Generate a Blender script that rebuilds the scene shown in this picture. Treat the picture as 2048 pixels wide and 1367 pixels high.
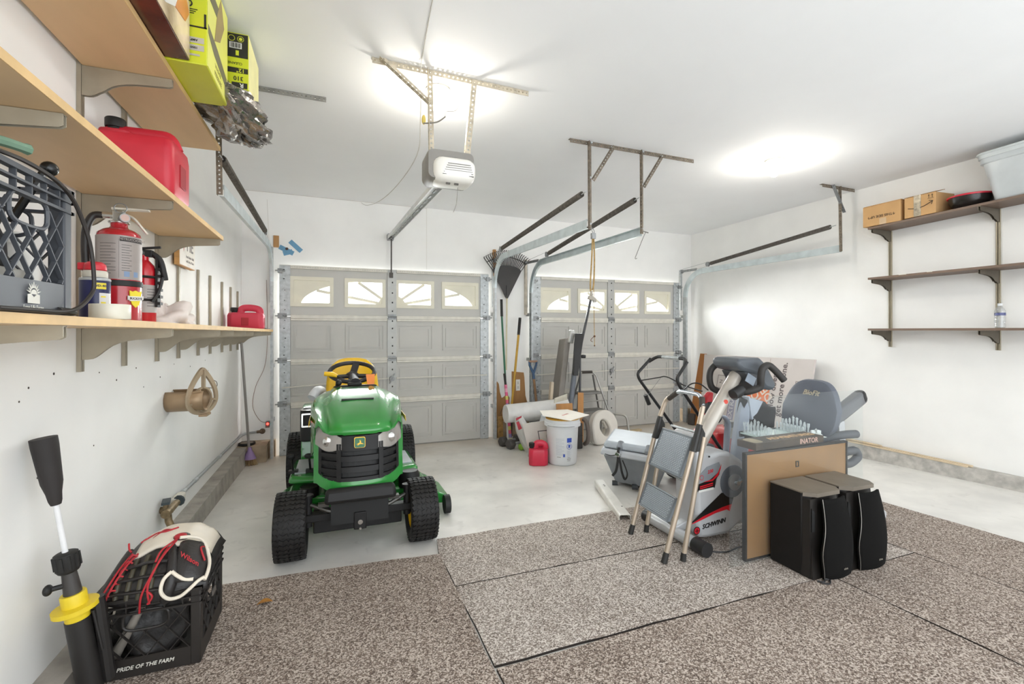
import bpy, bmesh, math, random
from mathutils import Vector, Matrix, Euler
random.seed(7)
for o in list(bpy.data.objects):
    bpy.data.objects.remove(o, do_unlink=True)
SC = bpy.context.scene
COL = SC.collection
PI = math.pi

# ---------------------------------------------------------------- camera
cam_d = bpy.data.cameras.new('camera'); cam = bpy.data.objects.new('camera', cam_d); COL.objects.link(cam)
CAM_H = 1.234
cam.location = (0, 0, CAM_H)
cam.rotation_euler = (PI/2, 0, -math.radians(20.73))
cam_d.sensor_fit = 'HORIZONTAL'; cam_d.sensor_width = 36.0
cam_d.lens = 36.0*925/2048
cam_d.shift_y = -(683.5-661.0)/2048.0
cam_d.clip_start = 0.02; cam_d.clip_end = 200
SC.camera = cam

# ---------------------------------------------------------------- light and exposure
SC.view_settings.view_transform = 'Standard'; SC.view_settings.look = 'None'
SC.view_settings.gamma = 1.0; SC.view_settings.use_curve_mapping = False
SC.view_settings.exposure = 0.92
w = bpy.data.worlds.new('daylight'); SC.world = w; w.use_nodes = True
bg = w.node_tree.nodes['Background']; bg.inputs[0].default_value = (0.91, 0.96, 1.0, 1); bg.inputs[1].default_value = 1.95
def window_daylight(name, x, z, wx, wz, power):
    d = bpy.data.lights.new(name, 'AREA'); d.shape = 'RECTANGLE'; d.size = wx; d.size_y = wz; d.energy = power; d.color = (.97, .985, 1)
    o = bpy.data.objects.new(name, d); o.location = (x, 6.75, z); o.rotation_euler = (math.radians(90-24), 0, PI); COL.objects.link(o); return o
window_daylight('daylight_door_left', .62, 2.05, 3.0, 1.1, 330)
window_daylight('daylight_door_right', 3.69, 2.05, 3.0, 1.1, 430)
def point_light(name, loc, power, col, r):
    d = bpy.data.lights.new(name, 'POINT'); d.energy = power; d.color = col; d.shadow_soft_size = r
    o = bpy.data.objects.new(name, d); o.location = loc; COL.objects.link(o); return o

# ---------------------------------------------------------------- materials
def lin(c):
    if isinstance(c, str):
        c = tuple(int(c[i:i+2], 16)/255 for i in (0, 2, 4))
    return tuple((v/12.92 if v <= .04045 else ((v+.055)/1.055)**2.4) for v in c)
_M = {}
def mat(name, col, rough=.6, metal=0., var=.06, vs=8., bump=0., bs=60., spec=.5, coat=0., emit=None, es=0., col2=None, stretch=None):
    if name in _M: return _M[name]
    m = bpy.data.materials.new(name); m.use_nodes = True
    nt = m.node_tree; p = nt.nodes['Principled BSDF']; N = nt.nodes.new; L = nt.links.new
    c = lin(col)
    p.inputs['Roughness'].default_value = rough; p.inputs['Metallic'].default_value = metal
    p.inputs['Specular IOR Level'].default_value = spec; p.inputs['Coat Weight'].default_value = coat
    tc = N('ShaderNodeTexCoord'); src = tc.outputs['Object']
    if stretch:
        mp = N('ShaderNodeMapping'); mp.inputs['Scale'].default_value = stretch; L(src, mp.inputs['Vector']); src = mp.outputs['Vector']
    nz = N('ShaderNodeTexNoise'); nz.inputs['Scale'].default_value = vs; nz.inputs['Detail'].default_value = 5
    L(src, nz.inputs['Vector'])
    rp = N('ShaderNodeValToRGB'); L(nz.outputs['Fac'], rp.inputs['Fac'])
    a = tuple(max(0, v*(1-var*2)) for v in c) if col2 is None else lin(col2)
    b = tuple(min(1, v*(1+var)) for v in c)
    rp.color_ramp.elements[0].position = .3; rp.color_ramp.elements[1].position = .68
    rp.color_ramp.elements[0].color = (*a, 1); rp.color_ramp.elements[1].color = (*b, 1)
    L(rp.outputs['Color'], p.inputs['Base Color'])
    if bump:
        n2 = N('ShaderNodeTexNoise'); n2.inputs['Scale'].default_value = bs; n2.inputs['Detail'].default_value = 4
        L(src, n2.inputs['Vector'])
        bp = N('ShaderNodeBump'); bp.inputs['Strength'].default_value = bump; bp.inputs['Distance'].default_value = .01
        L(n2.outputs['Fac'], bp.inputs['Height']); L(bp.outputs['Normal'], p.inputs['Normal'])
    if emit:
        p.inputs['Emission Color'].default_value = (*lin(emit), 1); p.inputs['Emission Strength'].default_value = es
    _M[name] = m; return m
def thin_glass(name, tint=(.96, .98, .97), gloss=.12, rough=.02, haze=0., dcol='c8ccd0'):
    if name in _M: return _M[name]
    m = bpy.data.materials.new(name); m.use_nodes = True; nt = m.node_tree; N = nt.nodes.new; L = nt.links.new
    nt.nodes.remove(nt.nodes['Principled BSDF']); out = nt.nodes['Material Output']
    t = N('ShaderNodeBsdfTransparent'); t.inputs[0].default_value = (*tint, 1)
    g = N('ShaderNodeBsdfGlossy'); g.inputs['Roughness'].default_value = rough
    lw = N('ShaderNodeLayerWeight'); lw.inputs[0].default_value = .5
    pw = N('ShaderNodeMath'); pw.operation = 'POWER'; L(lw.outputs['Facing'], pw.inputs[0]); pw.inputs[1].default_value = 4
    ma = N('ShaderNodeMath'); ma.operation = 'MULTIPLY_ADD'; L(pw.outputs[0], ma.inputs[0]); ma.inputs[1].default_value = .45; ma.inputs[2].default_value = gloss*.35
    mx = N('ShaderNodeMixShader'); L(ma.outputs[0], mx.inputs[0]); L(t.outputs[0], mx.inputs[1]); L(g.outputs[0], mx.inputs[2])
    last = mx.outputs[0]
    if haze:
        d = N('ShaderNodeBsdfDiffuse'); d.inputs[0].default_value = (*lin(dcol), 1)
        m2 = N('ShaderNodeMixShader'); m2.inputs[0].default_value = haze; L(last, m2.inputs[1]); L(d.outputs[0], m2.inputs[2]); last = m2.outputs[0]
    L(last, out.inputs[0]); _M[name] = m; return m
def carpet_mat(name, dark, mid, light, sc=150):
    m = bpy.data.materials.new(name); m.use_nodes = True; nt = m.node_tree; p = nt.nodes['Principled BSDF']; N = nt.nodes.new; L = nt.links.new
    tc = N('ShaderNodeTexCoord'); v = N('ShaderNodeTexVoronoi'); v.inputs['Scale'].default_value = sc; L(tc.outputs['Object'], v.inputs['Vector'])
    nz = N('ShaderNodeTexNoise'); nz.inputs['Scale'].default_value = sc*1.3; nz.inputs['Detail'].default_value = 5; L(tc.outputs['Object'], nz.inputs['Vector'])
    sp = N('ShaderNodeSeparateColor'); L(v.outputs['Color'], sp.inputs[0])
    ad = N('ShaderNodeMath'); ad.operation = 'MULTIPLY_ADD'; L(nz.outputs['Fac'], ad.inputs[0]); ad.inputs[1].default_value = .8
    ml = N('ShaderNodeMath'); ml.operation = 'MULTIPLY'; L(sp.outputs[0], ml.inputs[0]); ml.inputs[1].default_value = .55; L(ml.outputs[0], ad.inputs[2])
    big = N('ShaderNodeTexNoise'); big.inputs['Scale'].default_value = 2.2; big.inputs['Detail'].default_value = 3; L(tc.outputs['Object'], big.inputs['Vector'])
    a2 = N('ShaderNodeMath'); a2.operation = 'MULTIPLY_ADD'; L(big.outputs['Fac'], a2.inputs[0]); a2.inputs[1].default_value = .22; L(ad.outputs[0], a2.inputs[2])
    rp = N('ShaderNodeValToRGB'); L(a2.outputs[0], rp.inputs['Fac']); e = rp.color_ramp.elements
    e[0].position = .45; e[0].color = (*lin(dark), 1); e[1].position = 1.05; e[1].color = (*lin(light), 1)
    k = rp.color_ramp.elements.new(.78); k.color = (*lin(mid), 1)
    L(rp.outputs['Color'], p.inputs['Base Color']); p.inputs['Roughness'].default_value = .95; p.inputs['Specular IOR Level'].default_value = .15
    b = N('ShaderNodeBump'); b.inputs['Strength'].default_value = .6; b.inputs['Distance'].default_value = .006; L(ad.outputs[0], b.inputs['Height']); L(b.outputs['Normal'], p.inputs['Normal'])
    _M[name] = m; return m

# ---------------------------------------------------------------- mesh builder
def frame(d, up=None):
    d = Vector(d).normalized(); u = Vector(up) if up is not None else (Vector((0, 0, 1)) if abs(d.z) < .95 else Vector((1, 0, 0)))
    x = u.cross(d)
    if x.length < 1e-6: x = Vector((1, 0, 0)).cross(d)
    x.normalize(); y = d.cross(x).normalized(); return x, y, d
class MB:
    def __init__(s, M=None): s.v = []; s.f = []; s.M = M
    def add(s, vs, fs):
        n = len(s.v)
        s.v += [(s.M @ Vector(v)) if s.M else Vector(v) for v in vs]
        s.f += [tuple(i+n for i in f) for f in fs]; return s
    def box(s, lo, hi, rot=None, piv=None):
        x0, y0, z0 = lo; x1, y1, z1 = hi
        vs = [Vector(p) for p in ((x0,y0,z0),(x1,y0,z0),(x1,y1,z0),(x0,y1,z0),(x0,y0,z1),(x1,y0,z1),(x1,y1,z1),(x0,y1,z1))]
        if rot:
            R = Euler(rot).to_matrix(); c = Vector(piv) if piv else (Vector(lo)+Vector(hi))/2
            vs = [R @ (v-c)+c for v in vs]
        return s.add(vs, [(0,3,2,1),(4,5,6,7),(0,1,5,4),(1,2,6,5),(2,3,7,6),(3,0,4,7)])
    def hexa(s, p):   # 8 corners: bottom loop then top loop
        return s.add(p, [(0,3,2,1),(4,5,6,7),(0,1,5,4),(1,2,6,5),(2,3,7,6),(3,0,4,7)])
    def bar(s, a, b, wx, wy=None, up=None):
        a = Vector(a); b = Vector(b); wy = wx if wy is None else wy; x, y, d = frame(b-a, up)
        r = [(-1,-1),(1,-1),(1,1),(-1,1)]
        return s.hexa([a+x*wx/2*i+y*wy/2*j for i, j in r]+[b+x*wx/2*i+y*wy/2*j for i, j in r])
    def tube(s, pts, r, seg=10, caps=True, closed=False, flat=1.0, up=None):
        pts = [Vector(p) for p in pts]; n = len(pts); rs = r if isinstance(r, (list, tuple)) else [r]*n
        vs = []; fs = []; px = None
        for i, p in enumerate(pts):
            if closed: d = pts[(i+1) % n]-pts[i-1]
            else: d = pts[min(i+1, n-1)]-pts[max(i-1, 0)]
            if d.length < 1e-9: d = Vector((0, 0, 1))
            d.normalize()
            if px is None: x, y, _ = frame(d, up)
            else:
                x = px-d*px.dot(d)
                if x.length < 1e-6: x, y, _ = frame(d, up)
                x.normalize(); y = d.cross(x)
            px = x
            for k in range(seg):
                a = 2*PI*k/seg; vs.append(p+x*math.cos(a)*rs[i]+y*math.sin(a)*rs[i]*flat)
        m = n if closed else n-1
        for i in range(m):
            for k in range(seg):
                a = i*seg+k; b = i*seg+(k+1) % seg; j = (i+1) % n
                fs.append((a, b, j*seg+(k+1) % seg, j*seg+k))
        if caps and not closed:
            fs.append(tuple(range(seg-1, -1, -1))); fs.append(tuple((n-1)*seg+k for k in range(seg)))
        return s.add(vs, fs)
    def cyl(s, a, b, r, r2=None, seg=20, caps=True):
        return s.tube([a, b], [r, r if r2 is None else r2], seg, caps)
    def lathe(s, prof, loc=(0, 0, 0), axis=(0, 0, 1), seg=28, cap=True):
        x, y, d = frame(axis); L0 = Vector(loc); vs = []; fs = []
        for r, h in prof:
            for k in range(seg):
                a = 2*PI*k/seg; vs.append(L0+x*r*math.cos(a)+y*r*math.sin(a)+d*h)
        for i in range(len(prof)-1):
            for k in range(seg):
                a = i*seg+k; b = i*seg+(k+1) % seg; fs.append((a, b, b+seg, a+seg))
        if cap:
            fs.append(tuple(range(seg-1, -1, -1))); fs.append(tuple((len(prof)-1)*seg+k for k in range(seg)))
        return s.add(vs, fs)
    def prism(s, poly, o, ux, uy, depth):   # polygon in the plane (o,ux,uy), pushed along ux x uy
        o = Vector(o); ux = Vector(ux); uy = Vector(uy); nrm = ux.cross(uy).normalized()*depth; n = len(poly)
        b = [o+ux*p[0]+uy*p[1] for p in poly]
        return s.add(b+[q+nrm for q in b], [tuple(range(n-1, -1, -1)), tuple(range(n, 2*n))]+[(i, (i+1) % n, n+(i+1) % n, n+i) for i in range(n)])
    def ring(s, poly, inner, o, ux, uy, depth):  # same-count outline with a hole
        o = Vector(o); ux = Vector(ux); uy = Vector(uy); nv = ux.cross(uy).normalized()*depth; n = len(poly)
        A = [o+ux*p[0]+uy*p[1] for p in poly]; B = [o+ux*p[0]+uy*p[1] for p in inner]
        vs = A+B+[q+nv for q in A]+[q+nv for q in B]; fs = []
        for i in range(n):
            j = (i+1) % n
            fs += [(i, n+i, n+j, j), (2*n+i, 2*n+j, 3*n+j, 3*n+i), (i, j, 2*n+j, 2*n+i), (n+i, 3*n+i, 3*n+j, n+j)]
        return s.add(vs, fs)
    def ball(s, c, r, seg=16, rings=10, sc=(1, 1, 1)):
        prof = [(math.sin(PI*i/rings)*r+1e-5, -math.cos(PI*i/rings)*r) for i in range(rings+1)]
        t = MB(); t.lathe(prof, seg=seg, cap=True); c = Vector(c)
        return s.add([Vector((v.x*sc[0], v.y*sc[1], v.z*sc[2]))+c for v in t.v], t.f)
    def grid(s, fn, nu, nv, closed_u=False):
        vs = [fn(i/(nu if closed_u else nu), j/nv) for j in range(nv+1) for i in range(nu+(0 if closed_u else 1))]
        w_ = nu if closed_u else nu+1; fs = []
        for j in range(nv):
            for i in range(nu):
                a = j*w_+i; b = j*w_+(i+1) % w_ if closed_u else a+1
                fs.append((a, b, b+w_, a+w_))
        return s.add(vs, fs)
    def text(s, txt, size, o, ux, uy, depth=.0008, align='CENTER', bold=False, shear=0.):
        cu = bpy.data.curves.new('t', 'FONT'); cu.body = txt; cu.size = size; cu.align_x = align; cu.align_y = 'CENTER'
        cu.extrude = depth; cu.resolution_u = 2; cu.shear = shear
        if bold: cu.offset = size*.018
        ob = bpy.data.objects.new('t', cu); COL.objects.link(ob); bpy.context.view_layer.update()
        me = bpy.data.meshes.new_from_object(ob.evaluated_get(bpy.context.evaluated_depsgraph_get()))
        o = Vector(o); ux = Vector(ux).normalized(); uy = Vector(uy).normalized(); nv = ux.cross(uy)
        s.add([o+ux*v.co.x+uy*v.co.y+nv*v.co.z for v in me.vertices], [tuple(p.vertices) for p in me.polygons])
        bpy.data.objects.remove(ob, do_unlink=True); bpy.data.curves.remove(cu); bpy.data.meshes.remove(me); return s
def rrect(x0, y0, x1, y1, r, n=4):
    out = []
    for cx, cy, a in ((x1-r, y0+r, -PI/2), (x1-r, y1-r, 0), (x0+r, y1-r, PI/2), (x0+r, y0+r, PI)):
        out += [(cx+r*math.cos(a+PI/2*i/n), cy+r*math.sin(a+PI/2*i/n)) for i in range(n+1)]
    return out
def bez(pts, n=6):   # smooth curve through points
    P = [Vector(p) for p in pts]; out = []
    for i in range(len(P)-1):
        p0 = P[max(i-1, 0)]; p1 = P[i]; p2 = P[i+1]; p3 = P[min(i+2, len(P)-1)]
        for k in range(n):
            t = k/n; out.append(.5*((2*p1)+(p2-p0)*t+(2*p0-5*p1+4*p2-p3)*t*t+(3*p1-p0-3*p2+p3)*t**3))
    out.append(P[-1]); return out
def fillet(pts, r, n=5):
    P = [Vector(p) for p in pts]; out = [P[0]]
    for i in range(1, len(P)-1):
        a = P[i-1]-P[i]; b = P[i+1]-P[i]; k = min(r, a.length*.48, b.length*.48); A = P[i]+a.normalized()*k; B = P[i]+b.normalized()*k
        out += [A*(1-t)**2+P[i]*2*t*(1-t)+B*t*t for t in [j/n for j in range(n+1)]]
    out.append(P[-1]); return out

# ---------------------------------------------------------------- objects
MW = {}
def _mesh(name, mb, m, M, smooth, bevel, solid, sub):
    me = bpy.data.meshes.new(name); inv = M.inverted()
    me.from_pydata([tuple(inv @ v) for v in mb.v], [], mb.f); me.update()
    b = bmesh.new(); b.from_mesh(me); bmesh.ops.recalc_face_normals(b, faces=b.faces[:]); b.to_mesh(me); b.free()
    ms = m if isinstance(m, (list, tuple)) else [m]
    for x in ms: me.materials.append(x)
    if smooth:
        for p in me.polygons: p.use_smooth = True
        try: me.set_sharp_from_angle(angle=math.radians(smooth if smooth > 1 else 40))
        except Exception: pass
    o = bpy.data.objects.new(name, me); COL.objects.link(o)
    if solid:
        d = o.modifiers.new('thick', 'SOLIDIFY'); d.thickness = solid; d.offset = 0
    if bevel:
        d = o.modifiers.new('bevel', 'BEVEL'); d.width = bevel; d.segments = 2; d.limit_method = 'ANGLE'; d.angle_limit = math.radians(40)
        for p in me.polygons: p.use_smooth = True
        try: me.set_sharp_from_angle(angle=math.radians(40))
        except Exception: pass
    if sub:
        d = o.modifiers.new('sub', 'SUBSURF'); d.levels = sub; d.render_levels = sub
    return o
def tag(o, label, cat, group=None):
    o['label'] = label; o['category'] = cat
    if group: o['group'] = group
    return o
def thing(name, label, cat, loc, rot=(0, 0, 0), group=None):
    """An Empty at the base of a thing; its parts are given in world coordinates."""
    o = bpy.data.objects.new(name, None); COL.objects.link(o); o.empty_display_size = .05
    o.location = loc; o.rotation_euler = rot
    MW[o.name] = Matrix.Translation(loc) @ Euler(rot).to_matrix().to_4x4()
    return tag(o, label, cat, group)
def part(name, mb, m, parent, smooth=0, bevel=0, solid=0, sub=0, label=None):
    M = MW[parent.name]; o = _mesh(name, mb, m, M, smooth, bevel, solid, sub); o.parent = parent; MW[o.name] = M
    if label: o['label'] = label
    return o
def single(name, mb, m, label, cat, loc=None, group=None, smooth=0, bevel=0, solid=0, sub=0):
    if loc is None:
        xs = [v.x for v in mb.v]; ys = [v.y for v in mb.v]; zs = [v.z for v in mb.v]
        loc = ((min(xs)+max(xs))/2, (min(ys)+max(ys))/2, min(zs))
    M = Matrix.Translation(loc); o = _mesh(name, mb, m, M, smooth, bevel, solid, sub); o.location = loc; MW[o.name] = M
    return tag(o, label, cat, group)
def struct(name, mb, m, smooth=0, bevel=0):
    o = _mesh(name, mb, m, Matrix.Identity(4), smooth, bevel, 0, 0); MW[o.name] = Matrix.Identity(4)
    o['kind'] = 'structure'; return o
def dup(root, delta, label=None, group=None, rotz=0):
    r = root.copy(); COL.objects.link(r); r.location = Vector(root.location)+Vector(delta); r.rotation_euler.z += rotz
    if label: r['label'] = label
    if group: r['group'] = group
    for ch in list(root.children):
        c_ = ch.copy(); COL.objects.link(c_); c_.parent = r
        for g in list(ch.children):
            q = g.copy(); COL.objects.link(q); q.parent = c_
    return r
def each(name, mbs, m, parent, **k): return [part(name, q, m, parent, **k) for q in mbs]
def fz(y): return -.0283*y
def zc(x): return 2.787-.0086*(x+.98)
X_, Y_, Z_ = Vector((1, 0, 0)), Vector((0, 1, 0)), Vector((0, 0, 1))
def blob(c, rx, ry, rz, amp, seed, nu=28, nv=14):
    rnd = random.Random(seed); ph = [(rnd.uniform(1.5, 5), rnd.uniform(0, 6), rnd.uniform(2, 6), rnd.uniform(0, 6)) for _ in range(6)]
    def fn(u, v):
        a = 2*PI*u; e = -PI/2+PI*v; k = 1+amp*sum(math.sin(round(p[0])*a+p[1])*math.sin(p[2]*e+p[3]) for p in ph)/3
        z = math.sin(e); return Vector((c[0]+rx*k*math.cos(e)*math.cos(a), c[1]+ry*k*math.cos(e)*math.sin(a), c[2]+rz*(max(z, -.15)+.15)*(k if z > 0 else 1)))
    m = MB(); m.grid(fn, nu, nv, True); return m
def perf(mb, a, b, d1, d2, wd=.032, pitch=.0267, hr=.0058):
    """slotted angle iron from a to b: two flanges with a row of round holes"""
    a = Vector(a); b = Vector(b); d = (b-a); n = max(1, int(d.length/pitch)); st = d/n
    for fl in (Vector(d1), Vector(d2)):
        if fl.length == 0: continue
        u = fl.normalized()
        for i in range(n):
            o = a+st*i; c = o+st*.5+u*wd/2; dn = st.normalized()
            O = [o, o+st*.5, o+st, o+st+u*wd/2, o+st+u*wd, o+st*.5+u*wd, o+u*wd, o+u*wd/2]
            I = [c+dn*hr*x+u*hr*y for x, y in ((-.7,-.7),(0,-1),(.7,-.7),(1,0),(.7,.7),(0,1),(-.7,.7),(-1,0))]
            mb.add(O+I, [(k, (k+1) % 8, 8+(k+1) % 8, 8+k) for k in range(8)])
    return mb
# ================================================================ the room
YB = 5.80; XL = -.98; XR = 5.20; YF = -1.6
wallm = mat('wall_paint', 'f4f3f0', .75, var=.02, vs=2.5, bump=.05, bs=30)
ceilm = mat('ceiling_paint', 'f4f5f6', .8, var=.01, vs=2)
m = MB(); n = 12
m.box((XL-.15, YF, -.4), (XL, YB+.15, 2.95)); struct('wall_left', m, wallm)
m = MB(); m.box((XR, YF, -.4), (XR+.15, YB+.15, 2.95)); struct('wall_right', m, wallm)
m = MB()   # the door wall: piers, header, low sills under the openings
for lo, hi in (((XL, -.4), (-.56, 2.95)), ((1.80, -.4), (2.53, 2.95)), ((4.86, -.4), (XR, 2.95)), ((-.56, 1.93), (1.80, 2.95)), ((2.53, 1.93), (4.86, 2.95))):
    m.box((lo[0], YB, lo[1]), (hi[0], YB+.15, hi[1]))
struct('wall_back', m, wallm)
m = MB(); m.hexa([(XL-.15, YF, zc(XL-.15)), (XR+.15, YF, zc(XR+.15)), (XR+.15, YB+.15, zc(XR+.15)), (XL-.15, YB+.15, zc(XL-.15)),
                  (XL-.15, YF, 3.0), (XR+.15, YF, 3.0), (XR+.15, YB+.15, 3.0), (XL-.15, YB+.15, 3.0)]); struct('ceiling', m, ceilm)
m = MB()
for y, z in ((2.05, 1.04), (2.0, 1.0), (2.2, 1.075), (2.55, 1.05), (2.72, 1.0), (2.95, 1.04), (3.05, .93), (3.3, .96), (3.55, 1.02), (3.9, .98), (4.3, 1.0), (2.5, .74), (2.1, .72), (5.1, 1.33), (4.4, .91)): m.cyl((XL-.001, y, z), (XL+.0012, y, z), random.uniform(.003, .006), seg=8)
nh = _mesh('nail_hole', m, mat('hole_brown', '4a423a', .9), Matrix.Identity(4), 0, 0, 0, 0); nh.parent = bpy.data.objects['wall_left']; nh['kind'] = 'structure'
# concrete slab, falling slightly towards the doors
conc = mat('concrete', 'e3e0da', .38, var=.07, vs=3.2, bump=.05, bs=25, spec=.45)
def concrete_detail(mt):
    nt = mt.node_tree; N = nt.nodes.new; L = nt.links.new; p = nt.nodes['Principled BSDF']
    old = p.inputs['Base Color'].links[0].from_socket
    tc = N('ShaderNodeTexCoord'); s = N('ShaderNodeSeparateXYZ'); L(tc.outputs['Object'], s.inputs[0])
    nz = N('ShaderNodeTexNoise'); nz.inputs['Scale'].default_value = 1.7; nz.inputs['Detail'].default_value = 6; L(tc.outputs['Object'], nz.inputs['Vector'])
    a = N('ShaderNodeMath'); a.operation = 'MULTIPLY_ADD'; L(nz.outputs['Fac'], a.inputs[0]); a.inputs[1].default_value = 1.1; L(s.outputs['Y'], a.inputs[2])
    mr = N('ShaderNodeMapRange'); mr.inputs[1].default_value = 5.55; mr.inputs[2].default_value = 6.5; mr.inputs[4].default_value = .8; L(a.outputs[0], mr.inputs[0])
    mx = N('ShaderNodeMix'); mx.data_type = 'RGBA'; L(mr.outputs[0], mx.inputs[0]); L(old, mx.inputs[6]); mx.inputs[7].default_value = (*lin('b9a68e'), 1)
    # fine darker scuffs
    n2 = N('ShaderNodeTexNoise'); n2.inputs['Scale'].default_value = 9; n2.inputs['Detail'].default_value = 9; n2.inputs['Distortion'].default_value = .8; L(tc.outputs['Object'], n2.inputs['Vector'])
    r2 = N('ShaderNodeMapRange'); r2.inputs[1].default_value = .6; r2.inputs[2].default_value = .8; r2.inputs[4].default_value = .55; L(n2.outputs['Fac'], r2.inputs[0])
    m2 = N('ShaderNodeMix'); m2.data_type = 'RGBA'; L(r2.outputs[0], m2.inputs[0]); L(mx.outputs[2], m2.inputs[6]); m2.inputs[7].default_value = (*lin('b3afa8'), 1)
    L(m2.outputs[2], p.inputs['Base Color'])
concrete_detail(conc)
m = MB(); y1 = YB+.4; m.hexa([(XL-.15, YF, -.5), (XR+.15, YF, -.5), (XR+.15, y1, -.5), (XL-.15, y1, -.5), (XL-.15, YF, fz(YF)), (XR+.15, YF, fz(YF)), (XR+.15, y1, fz(y1)), (XL-.15, y1, fz(y1))])
struct('floor', m, conc)
curbm = mat('curb_concrete', 'a9a39a', .85, var=.14, vs=9, bump=.3, bs=55)
m = MB(); m.hexa([(XL, YF, -.3), (-.87, YF, -.3), (-.87, 5.5, -.3), (XL, 5.5, -.3), (XL, YF, .02), (-.885, YF, .015), (-.885, 5.5, .015), (XL, 5.5, .02)]); struct('baseboard_left', m, curbm)
m = MB(); m.hexa([(5.11, YF, -.3), (XR, YF, -.3), (XR, YB, -.3), (5.11, YB, -.3), (5.12, YF, .045), (XR, YF, .05), (XR, YB, .05), (5.12, YB, .045)])
struct('baseboard_right', m, mat('curb_light', 'bdb9b2', .85, var=.16, vs=14, bump=.35, bs=60))
m = MB(); bb = mat('pier_concrete', 'ab9880', .85, var=.16, vs=8, bump=.25, bs=50)
m.box((-.87, 5.5, -.3), (-.70, YB, .02)); m.box((-.98, 5.5, -.3), (-.87, YB, .02)); m.box((-.70, 5.74, -.3), (-.64, YB, .02)); m.box((1.93, 5.72, -.3), (2.42, YB, .03)); m.box((4.99, 5.73, -.3), (5.12, YB, .03)); struct('baseboard_back', m, bb)
# faint drywall seams as shallow beads
seam = mat('seam_paint', 'd2cec5', .8)
m = MB(); m.bar((XL+.02, YB-.001, zc(XL)-.004), (1.05, YB-.001, zc(1)-.004), .004, .004); m.bar((1.05, YB-.001, zc(1)), (1.05, YB-.001, 2.0), .003, .003); m.bar((-.73, YB-.001, 2.7), (-.71, YB-.001, 2.25), .003, .003); struct('trim_1', m, seam)

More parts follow.
